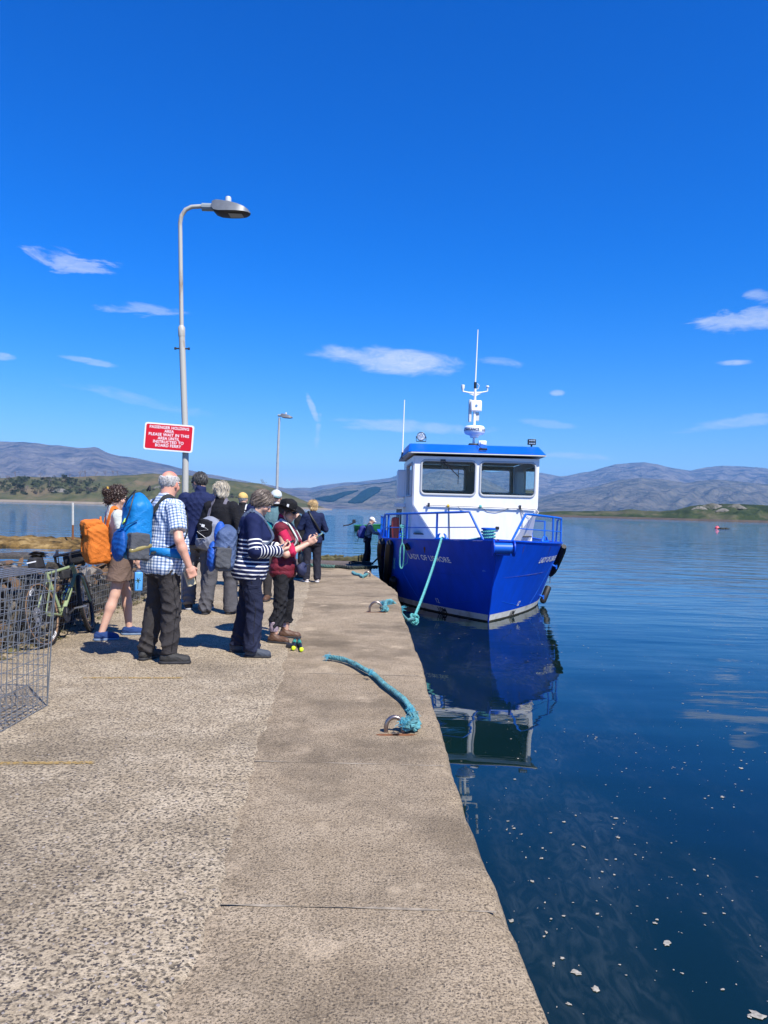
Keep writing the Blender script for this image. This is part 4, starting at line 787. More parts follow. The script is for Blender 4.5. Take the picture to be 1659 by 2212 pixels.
def fray(c, n, ln, d, seed, spread=1.0, r=0.0016):
    rr = random.Random(seed); g = MB()
    for _ in range(n):
        v = (Vector(d)+Vector((rr.uniform(-1, 1), rr.uniform(-1, 1), rr.uniform(-.6, 1)))*spread).normalized(); l = ln*rr.uniform(.5, 1.1); b = Vector(c)+Vector((rr.uniform(-1, 1), rr.uniform(-1, 1), rr.uniform(-1, 1)))*0.018
        g.tube([b, b+v*l*0.5+Vector((0, 0, 0.01)), b+v*l+Vector((rr.uniform(-.01, .01), rr.uniform(-.01, .01), -0.01*rr.random()))], [r, r, r*.4], 4)
    return g
def knot(c, R0, r, seed, ax=(0, 0, 1), q=(2, 3)):
    M = frame(c, ax); pts = [M @ Vector(((math.cos(q[0]*t)*(1+0.45*math.cos(q[1]*t)))*R0, (math.sin(q[0]*t)*(1+0.45*math.cos(q[1]*t)))*R0, R0*0.75*math.sin(q[1]*t))) for t in np.linspace(0, 6.283, 60)]
    return strand_rope(pts, r)
# short fat rope on the near ring
kc = r1+Vector((h1+0.045, 0.02, 0.06))
rope = thing('rope_tail', 'short thick frayed turquoise rope lying on the concrete, knotted to a ring', 'rope', r1)
path = [kc]+[P(x, y, z=zz) for x, y, zz in ((884, 1555, .06), (893, 1545, .045), (892, 1537, .035), (884, 1526, .03), (872, 1511, .03), (858, 1500, .03), (848, 1492, .03), (832, 1481, .03), (818, 1467, .03), (806, 1456, .031), (788, 1447, .032), (770, 1438, .03), (752, 1429, .03), (733, 1424, .03), (710, 1420, .03))]
R1 = 0.0235
mk('line', strand_rope([p-r1 for p in path], R1).move((0, 0, 0.004)), TEALD, rope)
path2 = [P(x, y, z=.045) for x, y in ((712, 1419), (738, 1422), (768, 1434), (788, 1447), (796, 1452))]; mk('spliced_tail', strand_rope([p-r1+Vector((0.0, 0.02, 0.0)) for p in path2], R1*0.8), TEALD, rope)
mk('knot', knot(kc-r1, 0.042, 0.024, 1), TEALD, rope); mk('knot', knot(kc-r1+Vector((0.03, 0.06, 0.01)), 0.035, 0.022, 1, (1, 0, 0.4)), TEALD, rope)
for i, (cx, cy) in enumerate(((880, 1560), (893, 1547), (868, 1566), (885, 1538))): mk('frayed_fibre', fray(P(cx, cy, z=.07)-r1, 34, 0.048, (0.2, -0.1, .5), i, 1.2), TEALF, rope, kind='stuff')
mk('frayed_fibre', fray(P(710, 1420, z=.035)-r1, 50, 0.04, (-1, 0.2, 0), 9, .8), TEALF, rope, kind='stuff'); mk('frayed_fibre', fray(P(800, 1455, z=.06)-r1, 30, 0.05, (0.5, 0.2, 0.5), 19, 1), TEALF, rope, kind='stuff')
# bow line: ring -> over the edge -> knot hanging -> chock on the bow
k2 = r2+Vector((h2+0.03, 0.02, 0.05)); bl = thing('bow_line', 'turquoise bow line from the pier ring, knotted, up to the blue bow', 'rope', r2)
ch_l = ferry.matrix_basis @ (bow_pt(-1, 1.05, 0.05))
ch_l = Matrix.Translation(ferry.location) @ Matrix.Rotation(R_(1.5), 4, 'Z') @ bow_pt(-1, 1.05, 0.06)
kn = P(894, 1336, D=12.9)
pa = [k2]+[P(835, 1305, D=12.05), P(845, 1301, D=12.15), P(853, 1305, D=12.2), P(862, 1316, D=12.35), P(868, 1328, D=12.5), P(880, 1340, D=12.7), kn]
pa[1].z = max(pa[1].z, 0.05); pa[2].z = max(pa[2].z, 0.05)
mk('lower_part', strand_rope([p-r2 for p in pa], 0.030), TEALD, bl)
up_ = [kn+(ch_l-kn)*t+Vector((0, 0, -0.35*t*(1-t))) for t in np.linspace(0, 1, 18)]
up_ += [ch_l+Vector((0.05, 0.15, -0.02)), ch_l+Vector((0.35, 0.6, -0.12)), Matrix.Translation(ferry.location) @ Vector((-0.2, 0.62, 1.80))]
mk('upper_part', strand_rope([p-r2 for p in up_], 0.027), TEAL, bl)
mk('knot', knot(k2-r2, 0.04, 0.022, 2), TEALD, bl); mk('knot', knot(kn-r2+Vector((0.0, 0, 0.0)), 0.055, 0.022, 2, (0.4, -0.9, 0.3), (2, 3)), TEAL, bl); mk('knot', knot(P(865, 1321, D=12.42)-r2, 0.032, 0.02, 2, (1, 0, 0)), TEALD, bl)
g = MB(); mk('hanging_bight', strand_rope([kn-r2+Vector((0.05*math.cos(a)+0.02, 0, -0.05+0.055*math.sin(a))) for a in np.linspace(0, 6.283, 20)], 0.022), TEAL, bl)
for i, (x, y, D_) in enumerate(((825, 1307, 12.0), (832, 1310, 12.0), (840, 1306, 12.1), (866, 1318, 12.4))): mk('frayed_fibre', fray(P(x, y, D=D_)-r2, 60, 0.10, (0.4, 0, .6), 30+i, 1.1, 0.0022), TEALF, bl, kind='stuff')
# loose end at the far ring and old dark rope across the slip
rp = thing('rope_end', 'loose turquoise rope end on the far mooring ring', 'rope', r3)
mk('line', strand_rope([p-r3 for p in (r3+Vector((0, 0, .06)), P(783, 1246, z=.03), P(779, 1242, z=.03), P(768, 1240, z=.03), P(762, 1236, z=.03))], 0.035), TEALD, rp)
DKR = mat('weedy dark rope', (0.035, 0.05, 0.04), 0.9, var=0.6, vscale=10, col2=(0.01, 0.012, 0.01), bump=0.5); GRN = mat('green weedy rope', (0.10, 0.20, 0.16), 0.9, var=0.5, vscale=20, bump=0.5)
a = P(690, 1222, z=0); old = thing('old_rope', 'old weed-darkened thick rope lying across the pier end', 'rope', (a.x, a.y, 0))
pts = [P(x, y, z=.04)-Vector((a.x, a.y, 0)) for x, y in ((660, 1221), (688, 1222), (710, 1224), (735, 1224), (760, 1227), (790, 1226), (815, 1225))]; mk('line', strand_rope(pts, 0.05), DKR, old)
pts = [P(x, y, z=.075)-Vector((a.x, a.y, 0)) for x, y in ((662, 1220), (690, 1221.5), (705, 1223), (722, 1224))]; mk('weedy_end', strand_rope(pts, 0.045), GRN, old)
# stern line from the slip to the ferry
a = P(800, 1228, D=22.0); a.z = -0.12; sl_ = thing('stern_line', 'dark line running from the slipway up to the ferry side', 'rope', a)
b_ = Vector((0.0, 20.5, 0.35)); pp = [Vector((0, 0, 0))+((b_-a)*t)+Vector((0, 0, -0.08*t*(1-t))) for t in np.linspace(0, 1, 8)]; mk('line', strand_rope(pp, 0.024), DKR, sl_)
cl_ = [Vector((0.35*math.cos(t)*(1-0.03*t)-0.3, 0.5*math.sin(t)*(1-0.03*t), 0.04+0.003*t+0.015*math.sin(3*t))) for t in np.linspace(0, 11, 60)]; mk('coil', strand_rope(cl_, 0.02), DKR, sl_)

# --- wire gabion baskets
WIRE = mat('galvanised wire', (0.24, 0.26, 0.28), 0.4, metal=0.5, var=0.3, vscale=60)
def wire_panel(o, u, v, nu, nv, r, warp=None, skip=None):
    g = MB(); o, u, v = Vector(o), Vector(u), Vector(v); nrm = u.cross(v).normalized()
    wf = warp or (lambda a, b: Vector((0, 0, 0)))
    for i in range(nu+1):
        a = i/nu; g.tube([o+u*a+v*b+wf(a, b)+nrm*r for b in np.linspace(0, 1, 9)], r, 4)
    for j in range(nv+1):
        b = j/nv; g.tube([o+u*a+v*b+wf(a, b)-nrm*r for a in np.linspace(0, 1, 9)], r, 4)
    return g
def cage(root, x0, x1, y0, y1, h, s=0.076, r=0.0022, wb=0.03, lid=True, seed=0):
    rr = random.Random(seed); ph = rr.random()*6; W = lambda a, b: Vector((wb*math.sin(3.1*a+2*b+ph)*math.sin(math.pi*b)+0.05*b, wb*0.6*math.sin(2.7*b+ph), wb*0.4*math.sin(4*a+ph)))
    nx, ny, nz = round((x1-x0)/s), round((y1-y0)/s), round(h/s)
    for nm, o, u, v, nu, nv in (('side_panel', (x1, y0, 0), (0, y1-y0, 0), (0, 0, h), ny, nz), ('side_panel', (x0, y0, 0), (0, y1-y0, 0), (0, 0, h), ny, nz), ('end_panel', (x0, y1, 0), (x1-x0, 0, 0), (0, 0, h), nx, nz), ('end_panel', (x0, y0, 0), (x1-x0, 0, 0), (0, 0, h), nx, nz)):
        mk(nm, wire_panel(o, u, v, nu, nv, r, W), WIRE, root, smooth=60, kind='stuff')
    if lid: mk('lid_panel', wire_panel((x0, y0, h), (x1-x0, 0, 0), (0, y1-y0, 0), nx, ny, r, lambda a, b: W(b, 1.0)), WIRE, root, smooth=60, kind='stuff')
    if lid: mk('base_panel', wire_panel((x0, y0, .008), (x1-x0, 0, 0), (0, y1-y0, 0), nx, ny, r), WIRE, root, smooth=60, kind='stuff')
    g = MB()
    for (x, y) in ((x0, y0), (x1, y0), (x1, y1), (x0, y1)): g.tube([Vector((x, y, 0))+W(0 if y == y0 else 1, 0), Vector((x, y, h))+W(0 if y == y0 else 1, 1)], r*1.9, 5)
    mk('corner_wires', g, WIRE, root, kind='stuff')
c = P(100, 1527, z=0); gb = thing('gabion_basket', 'empty galvanised wire mesh gabion basket standing open on the pier', 'gabion', (c.x, c.y, 0), R_(-0.6))
cage(gb, -1.0, 0.0, -2.0, 0.0, 1.01, r=0.0028, wb=0.025, seed=1)
SLATE = mat('slate rubble', (0.10, 0.088, 0.075), 0.85, var=0.75, vscale=9, col2=(0.018, 0.016, 0.015), bump=0.5, bscale=30)
SLATE2 = mat('rusty slate', (0.20, 0.10, 0.035), 0.85, var=0.6, vscale=9, col2=(0.06, 0.05, 0.04), bump=0.5, bscale=30); SLATE3 = mat('pale slate', (0.30, 0.26, 0.21), 0.85, var=0.75, vscale=12, bump=0.5)
def stone_mesh(seed):
    rr = random.Random(seed); g = MB(); k = 7; a = [6.283*i/k+rr.uniform(-.25, .25) for i in range(k)]; q = [rr.uniform(.7, 1.1) for _ in a]
    for z, s in ((-.30, .75), (-.12, 1.0), (.16, .95), (.30, .65)): g.v += [(math.cos(t)*w*s, math.sin(t)*w*s*.7, z+rr.uniform(-.05, .05)) for t, w in zip(a, q)]
    for l in range(3):
        for i in range(k): j = (i+1) % k; g.f.append((l*k+i, l*k+j, l*k+k+j, l*k+k+i))
    g.f.append(tuple(reversed(range(k)))); g.f.append(tuple(range(3*k, 4*k))); me = bpy.data.meshes.new('stone'); me.from_pydata(g.v, [], g.f); me.update(); return me
stones = []
for s in range(6): 
    for mi, m_ in enumerate((SLATE, SLATE, SLATE2, SLATE3 if s % 2 else SLATE)): me = stone_mesh(s*7+mi); me.materials.append(m_); stones.append(me)
def filled(name, label, x0, x1, y0, y1, h, n, seed, top=lambda y: 1.0):
    root = thing(name, label, 'gabion', (x1, (y0+y1)/2, 0)); ym = (y0+y1)/2; cage(root, x0-x1, 0.0, y0-ym, y1-ym, h, r=0.0028, wb=0.03, lid=False, seed=seed); rr = random.Random(seed+40)
    g = MB(); g.box(((x0-x1)/2-0.06, 0, h*0.36), (x1-x0-0.18, y1-y0-0.12, h*0.7)); mk('rubble_core', g, SLATE, root, smooth=0)
    for k in range(n):
        u = rr.random(); sd = rr.random(); s = rr.uniform(.06, .15)
        if sd < 0.55: x, y, z, rx = -0.075-rr.random()*0.05, rr.uniform(y0, y1)-ym, rr.uniform(0.03, h*top(u)), R_(rr.uniform(50, 110))
        elif sd < 0.68: x, y, z, rx = rr.uniform(x0-x1+.05, -.05), (y0 if y0 < 9 else y0)-ym+0.06, rr.uniform(0.03, h*top(u)), R_(90)
        else: x, y, z, rx = rr.uniform(x0-x1+.05, -.05), rr.uniform(y0, y1)-ym, h*(top(u))-0.03+rr.uniform(-.05, .07), R_(rr.uniform(-25, 25))
        o = bpy.data.objects.new('stone', rr.choice(stones)); COL.objects.link(o); o.parent = root; o.location = (x, y, max(z, .03)); o.rotation_euler = (rx if sd < .55 else R_(rr.uniform(-30, 30)), R_(rr.uniform(-40, 40)), rr.random()*6.28); o.scale = (s*1.25, s*rr.uniform(.6, 1.0), s*rr.uniform(.22, .55))
    return root
filled('filled_gabion', 'slate-filled wire gabion with weathered orange stones behind the bicycle', -4.72, -3.66, 6.5, 9.3, 0.70, 290, 2, lambda u: 0.85+0.2*math.sin(u*3.1))
filled('filled_gabion', 'low slate-filled wire gabion beyond the bicycle', -4.78, -3.72, 9.42, 11.7, 0.56, 200, 3, lambda u: 0.85+0.2*math.sin(u*3.1))
filled('filled_gabion', 'farthest slumped wire gabion along the pier side', -4.85, -3.80, 11.85, 14.6, 0.46, 170, 4, lambda u: 0.8+0.2*u)
# weed growing at the foot of the baskets
WEED = mat('brown seaweed', (0.07, 0.05, 0.016), 0.7, var=0.7, vscale=12, col2=(0.02, 0.017, 0.008)); WEEDG = mat('olive seaweed', (0.11, 0.10, 0.03), 0.7, var=0.6, vscale=6, col2=(0.035, 0.03, 0.012))
def weed_patch(spots, n, sz, seed):
    rr = random.Random(seed); g = MB()
    for (x0, x1, y0, y1, z) in spots:
        for _ in range(n):
            x, y = rr.uniform(x0, x1), rr.uniform(y0, y1); a = rr.random()*6.28; l = sz*rr.uniform(.4, 1.2); wv = l*.12; dx, dy = math.cos(a)*l, math.sin(a)*l; zz = z+sz*.25*rr.random()
            g.add([(x-dy/l*wv, y+dx/l*wv, z+.005), (x+dy/l*wv, y-dx/l*wv, z+.005), (x+dx*.5+dy/l*wv, y+dy*.5-dx/l*wv, zz+sz*.15), (x+dx*.5-dy/l*wv, y+dy*.5+dx/l*wv, zz+sz*.15), (x+dx, y+dy, z+.006)], [(0, 1, 2, 3), (3, 2, 4)])
    return g
mk('ground_weed', weed_patch([(-3.68, -3.45, 6.4, 9.6, 0.003), (-3.75, -3.55, 9.6, 14, 0.003)], 130, 0.10, 1), WEEDG, kind='stuff', smooth=0, label='ragged dry weed along the foot of the stone baskets', cat='weed')
# --- reef of weed-covered rock off to the side, marker stake, rocks, drift weed
g = MB(); rows = []; rr = random.Random(8)
X_ = np.linspace(-46, -9, 300)
for y, hz in ((37.0, -.25), (37.6, .12), (38.6, .34), (40.5, .45), (42.5, .42), (43.8, .1), (44.5, -.3)):
    rows.append([(x, y+1.2*(fbm(x*.25, y*.1)-.5), ZW+hz*0.8*(0.75+0.7*(fbm(x*.35+3, y*.4)-.35))+0.34*(fbm(x*2.3, y*1.9)-.5)+0.2*(vnoise(x*5, y*3)-.5)) for x in X_])
g.grid(rows); mk('tidal_reef', g, land_mat('weedy reef rock', [(0.035, 0.026, 0.012), (0.16, 0.10, 0.035), (0.32, 0.22, 0.09)], 0.9, 0.06, 3.0), kind='structure')
pb = P(157, 1184, D=39.5); st_ = thing('marker_stake', 'thin rusty stake with pale top standing on the weedy reef', 'stake', (pb.x, pb.y, ZW+0.25))
g = MB(); g.tube([(0, 0, -.1), (-.02, 0, .85)], 0.055, 8); mk('rusty_foot', g, RUST, st_); g = MB(); g.tube([(-.02, 0, .85), (-.05, 0, 2.0)], [0.06, 0.055], 8); mk('pale_top', g, mat('stake paint', (0.55, 0.55, 0.5), 0.7, var=.3), st_)
for (x, y, s, lab) in ((22, 1201, 1.1, 'low weedy rock awash in the calm inlet water'), (45, 1196, .5, 'small dark rock beside the low weedy rock')):
    p = P(x, y, z=ZW); o = mk('shore_rock', stones[3].copy() if False else stones[3], None, label=lab, cat='rock'); o.location = (p.x, p.y, ZW+.02); o.scale = (s, s*.7, s*.35)
mk('drift_weed', weed_patch([(-25, -13, 27, 34, ZW), (-20, -9, 30, 36, ZW)], 70, 0.05, 5), WEED, kind='stuff', smooth=0, label='dark drifting seaweed on the inlet water', cat='seaweed')
ws = [(P(x, y, z=-.75).x, y) for x, y in ((690, 1204),)]
g = MB()
for (xa, xb, y, w_, zz) in ((688, 742, 1203.0, .10, -.60), (690, 800, 1208.5, .13, -.58), (776, 796, 1206, .2, -.55)):
    pts = []; D_ = 31.5 if y > 1205 else 33.5
    for k in range(14): x = xa+(xb-xa)*k/13; p = P(x, y+rr.uniform(-.8, .8), D=D_); pts.append((p.x, p.y, p.z))
    g.tube(pts, [w_*rr.uniform(.5, 1.2) for _ in pts], 6)
mk('stranded_weed', g, WEEDG, kind='stuff', label='bands of olive seaweed stranded on the slipway', cat='seaweed')

# --- green dinghy with outboard, moored off
dp = P(795, 1146, D=62); din = thing('dinghy', 'small green open dinghy with a tilted outboard moored off the slipway', 'boat', (P(795, 1146, z=ZW).x, P(795, 1146, z=ZW).y, ZW), R_(8))
dD = P(795, 1146, z=ZW).y; ux_ = dD/FPX
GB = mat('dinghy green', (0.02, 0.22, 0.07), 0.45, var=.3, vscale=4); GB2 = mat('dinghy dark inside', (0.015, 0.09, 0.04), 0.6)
Lh = 60*ux_/2; rows = []; rin = []
for k in range(17):
    t = k/16; x = -Lh+2*Lh*t; b = 0.8*(1-max(0, (t-.35)/.65)**2.2); zt = 15*ux_*(0.72+0.28*t**2)+0.0; xs_ = x+(0.35*t if t > .8 else 0)
    rows.append([(xs_, -b*1.0, zt), (x, -b*.8, zt*.4), (x, -b*.3, -.1), (x, b*.3, -.1), (x, b*.8, zt*.4), (xs_, b, zt)]); rin.append([(xs_, -b*.93, zt-.01), (x, -b*.7, zt*.4), (x, b*.7, zt*.4), (xs_, b*.93, zt-.01)])
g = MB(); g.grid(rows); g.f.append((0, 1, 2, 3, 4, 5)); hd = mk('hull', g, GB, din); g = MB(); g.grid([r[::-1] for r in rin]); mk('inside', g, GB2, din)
g = MB(); g.tube([r[0] for r in rows], .035, 6); g.tube([r[-1] for r in rows], .035, 6); mk('gunwale', g, GB, din)
for k in (5, 9): g = MB(); g.box((rows[k][0][0], 0, rows[k][0][2]*.75), (.25, 1.4, .04)); mk('thwart', g, GB2, din)
om = MB(); q0 = Vector(rows[0][0]); bx = Vector((q0.x-.1, 0, q0.z)); om.box(bx+Vector((.05, 0, .42)), (.34, .26, .40)); om.tube([bx+Vector((0, 0, .25)), bx+Vector((-.55, 0, .0)), bx+Vector((-.95, 0, -.05))], [.09, .07, .05], 8); om.box(bx+Vector((-1.0, 0, -.08)), (.2, .1, .12)); om.tube([bx+Vector((-1.08, 0, -.2)), bx+Vector((-1.02, 0, .08))], .03, 6); om.tube([bx+Vector((.2, 0, .4)), bx+Vector((.6, 0, .48))], .025, 6)
mk('outboard_motor', om, BPL, din, bevel=.02)
# buoys
p = P(1549, 1142, z=ZW); by = thing('mooring_buoy', 'round pink mooring buoy floating off the island', 'buoy', (p.x, p.y, ZW)); s = p.y/FPX*5
g = MB(); g.lathe([(.001, -.6*s), (.7*s, -.5*s), (s, 0.1*s), (.85*s, .65*s), (.45*s, .98*s), (.12*s, 1.1*s), (.12*s, 1.3*s), (.001, 1.32*s)], 16, cap=False); mk('float', g, mat('buoy pink', (.75, .10, .12), .45), by)
p2 = P(1563, 1143, z=ZW); o = thing('weed_raft', 'dark clump of weed floating beside the pink buoy', 'seaweed', (p2.x, p2.y, ZW)); mk('clump', weed_patch([(-1, 1, -.8, .8, 0)], 60, 0.8, 6), WEED, o, smooth=0)
# walking poles lying on the concrete
YB = mat('fluorescent yellow rubber', (.62, .78, .02), .5)
for i, (a, b, lab) in enumerate((((637, 1381), (634, 1399), 'folded black walking pole with yellow tip, nearer the boots of its pair'), ((645, 1381), (651, 1402), 'folded black walking pole with yellow tip, nearer the pier edge of its pair'))):
    p, q = P(*a, z=.03), P(*b, z=.03); o = thing('walking_pole', lab, 'walking pole', (q.x, q.y, 0)); d = p-q; g = MB(); g.tube([Vector((0, 0, .024)), d*.35+Vector((0, 0, .026)), d*.4+Vector((0, 0, .028)), d+Vector((0, 0, .03))], [.016, .016, .021, .017], 10); mk('shaft', g, BPL, o)
    g = MB(); g.lathe([(.001, -.024), (.016, -.02), (.024, 0), (.016, .02), (.001, .024)], 14, frame((0, 0, .025), d), cap=False); mk('rubber_tip', g, YB, o); g = MB(); g.tube([d*.5+Vector((0, 0, .03)), d*.75+Vector((0, 0, .032))], .0205, 10); mk('grip_band', g, mat('teal print', (.03, .25, .18), .6), o)
p = P(626, 1396, z=.01); g = MB(); g.box((0, 0, .018), (.07, .10, .035)); g.tube([(0, .05, .02), (.03, .09, .03), (.08, .06, .01), (.05, 0, .02)], .006, 5); o = mk('pole_strap', g, BPL, bevel=.008, label='small black strap buckle lying beside the walking poles', cat='strap', smooth=0); o.location = (p.x, p.y, 0)
# ================================================================ people: each a smooth distance-field figure in its own pose
from mathutils.bvhtree import BVHTree
class Field:
    def __init__(s, lo, hi, h):
        s.lo = np.array(lo, float); s.h = h; s.n = np.ceil((np.array(hi)-s.lo)/h).astype(int)+1; s.d = np.full(s.n, 1.0, np.float32)
    def sub(s, lo, hi):
        a = np.clip(np.floor((np.array(lo)-s.lo)/s.h).astype(int), 0, s.n); b = np.clip(np.ceil((np.array(hi)-s.lo)/s.h).astype(int)+1, 0, s.n)
        if (b <= a).any(): return None
        sl = tuple(slice(i, j) for i, j in zip(a, b)); ax = [s.lo[i]+s.h*np.arange(a[i], b[i]) for i in range(3)]
        return sl, np.meshgrid(*ax, indexing='ij')
    def put(s, fn, lo, hi, k=0.02, op='u'):
        m = max(k, 2.5*s.h); q = s.sub(np.array(lo)-m, np.array(hi)+m)
        if q is None: return
        sl, (X, Y, Z) = q; f = fn(X, Y, Z); a = s.d[sl]
        if op == 'u':
            hh = np.maximum(k-np.abs(a-f), 0)/k if k > 0 else 0; s.d[sl] = np.minimum(a, f)-hh*hh*k*0.25
        else: s.d[sl] = np.maximum(a, -f)
    def cone(s, a, b, r1, r2, k=0.02, op='u', flat=None):
        a, b = np.array(a, float), np.array(b, float); ab = b-a; L2 = max(float(ab @ ab), 1e-9); R = max(r1, r2)
        def fn(X, Y, Z):
            t = np.clip(((X-a[0])*ab[0]+(Y-a[1])*ab[1]+(Z-a[2])*ab[2])/L2, 0, 1)
            return np.sqrt((X-a[0]-t*ab[0])**2+(Y-a[1]-t*ab[1])**2+(Z-a[2]-t*ab[2])**2)-(r1+(r2-r1)*t)
        s.put(fn, np.minimum(a, b)-R, np.maximum(a, b)+R, k, op)
    def ell(s, c, r, M=None, k=0.02, op='u'):
        c = np.array(c, float); r = np.array(r, float); A = np.array(M.to_3x3()) if M is not None else np.eye(3); R = float(r.max())
        def fn(X, Y, Z):
            x, y, z = X-c[0], Y-c[1], Z-c[2]; u = (A[0, 0]*x+A[1, 0]*y+A[2, 0]*z)/r[0]; v = (A[0, 1]*x+A[1, 1]*y+A[2, 1]*z)/r[1]; w = (A[0, 2]*x+A[1, 2]*y+A[2, 2]*z)/r[2]
            q = np.sqrt(u*u+v*v+w*w); g = np.sqrt((u/r[0])**2+(v/r[1])**2+(w/r[2])**2)+1e-9; return q*(q-1)/g
        s.put(fn, c-R, c+R, k, op)
    def rbox(s, c, r, rad, M=None, k=0.01, op='u'):
        c = np.array(c, float); A = np.array(M.to_3x3()) if M is not None else np.eye(3); R = float(np.linalg.norm(r))+rad
        def fn(X, Y, Z):
            x, y, z = X-c[0], Y-c[1], Z-c[2]; u = np.abs(A[0, 0]*x+A[1, 0]*y+A[2, 0]*z)-r[0]; v = np.abs(A[0, 1]*x+A[1, 1]*y+A[2, 1]*z)-r[1]; w = np.abs(A[0, 2]*x+A[1, 2]*y+A[2, 2]*z)-r[2]
            return np.sqrt(np.maximum(u, 0)**2+np.maximum(v, 0)**2+np.maximum(w, 0)**2)+np.minimum(np.maximum(u, np.maximum(v, w)), 0)-rad
        s.put(fn, c-R, c+R, k, op)
    def stack(s, sec, M, k=0.03, p=2.3):
        """body of stacked ovals: rows (z, half width, half depth, y shift) in the frame M (4x4)"""
        sec = np.array(sec, float); Mi = np.array(M.inverted()); Z0, Z1 = sec[0, 0], sec[-1, 0]; cs = [M @ Vector((sx*sec[:, 1].max(), sy*sec[:, 2].max()+0.05*sy, z)) for sx in (-1, 1) for sy in (-1, 1) for z in (Z0, Z1)]
        lo = np.min([list(c) for c in cs], 0)-0.02; hi = np.max([list(c) for c in cs], 0)+0.02
        def fn(X, Y, Z):
            x = Mi[0, 0]*X+Mi[0, 1]*Y+Mi[0, 2]*Z+Mi[0, 3]; y = Mi[1, 0]*X+Mi[1, 1]*Y+Mi[1, 2]*Z+Mi[1, 3]; z = Mi[2, 0]*X+Mi[2, 1]*Y+Mi[2, 2]*Z+Mi[2, 3]
            w = np.interp(z, sec[:, 0], sec[:, 1]); d = np.interp(z, sec[:, 0], sec[:, 2]); yo = np.interp(z, sec[:, 0], sec[:, 3])
            q = (np.abs(x/w)**p+np.abs((y-yo)/d)**p)**(1/p); return np.maximum((q-1)*np.minimum(w, d), np.maximum(Z0-z, z-Z1))
        s.put(fn, lo, hi, k)
    def cut(s, n, c, keep=0.0):
        """keeps the side n.p > c"""
        ax = [s.lo[i]+s.h*np.arange(s.n[i]) for i in range(3)]; f = c-(n[0]*ax[0][:, None, None]+n[1]*ax[1][None, :, None]+n[2]*ax[2][None, None, :]); s.d = np.maximum(s.d, f.astype(np.float32))
    def disp(s, fn):
        I = np.nonzero(np.abs(s.d) < 3*s.h+0.012); x, y, z = (s.lo[i]+s.h*I[i] for i in range(3)); s.d[I] += fn(x, y, z)
    def mesh(s):
        d = s.d; b = d < 0; n = d.shape
        c = sum(b[i:n[0]-1+i, j:n[1]-1+j, k:n[2]-1+k].astype(np.int8) for i in (0, 1) for j in (0, 1) for k in (0, 1)); act = (c > 0) & (c < 8); I = np.array(np.nonzero(act)); m = I.shape[1]
        idx = np.full(act.shape, -1, np.int32); idx[act] = np.arange(m); v8 = {(i, j, k): d[I[0]+i, I[1]+j, I[2]+k] for i in (0, 1) for j in (0, 1) for k in (0, 1)}; S = np.zeros((m, 3)); cnt = np.zeros(m)
        for ax in range(3):
            for o1 in (0, 1):
                for o2 in (0, 1):
                    q = [o1, o2]; q.insert(ax, 0); r = list(q); r[ax] = 1; A, B = v8[tuple(q)], v8[tuple(r)]; x = (A < 0) != (B < 0); t = np.where(x, A/np.where(x, A-B, 1), 0)
                    P_ = np.tile(np.array(q, float), (m, 1)); P_[:, ax] = t; S += P_*x[:, None]; cnt += x
        V = s.lo+s.h*(I.T+S/cnt[:, None]); F = []
        for ax in range(3):
            a = [slice(None)]*3; e = [slice(None)]*3; a[ax] = slice(0, -1); e[ax] = slice(1, None); o = [i for i in range(3) if i != ax]
            A, B = b[tuple(a)], b[tuple(e)]; X = np.array(np.nonzero(A != B)); ok = (X[o[0]] > 0) & (X[o[1]] > 0) & (X[o[0]] < n[o[0]]-1) & (X[o[1]] < n[o[1]]-1); X = X[:, ok]; ins = A[tuple(X)]
            def at(d0, d1): Y = X.copy(); Y[o[0]] -= d0; Y[o[1]] -= d1; return idx[tuple(Y)]
            Q = np.stack([at(1, 1), at(0, 1), at(0, 0), at(1, 0)], 1)
            if ax == 1: Q = Q[:, ::-1]
            F.append(np.where(ins[:, None], Q, Q[:, ::-1]))
        return V, np.concatenate(F)
def merge(parts):
    V, F, o = [], [], 0
    for v, f in parts: V.append(v); F.append(f+o); o += len(v)
    return np.concatenate(V), np.concatenate(F)
def attr(me, name, val): a = me.attributes.new(name, 'FLOAT', 'POINT'); a.data.foreach_set('value', np.asarray(val, np.float32))
def wr(x, y, z, s, f=1.0):
    """cloth creases"""
    a = np.sin(17*f*z+15*f*x-11*f*y+2.8*np.sin(11*f*x+5*f*z+s)+2.4*np.sin(12*f*y-6*f*z+2*s)+s); b = np.sin(26*f*z-24*f*x+19*f*y+3*s+2.5*np.sin(9*f*x+7*f*y+11*f*z)); c = np.sin(8*f*z-30*f*x+24*f*y+2*s)
    return ((2*np.abs(a)**.7-1)*.8+(2*np.abs(b)**.7-1)*.6+c*.5)

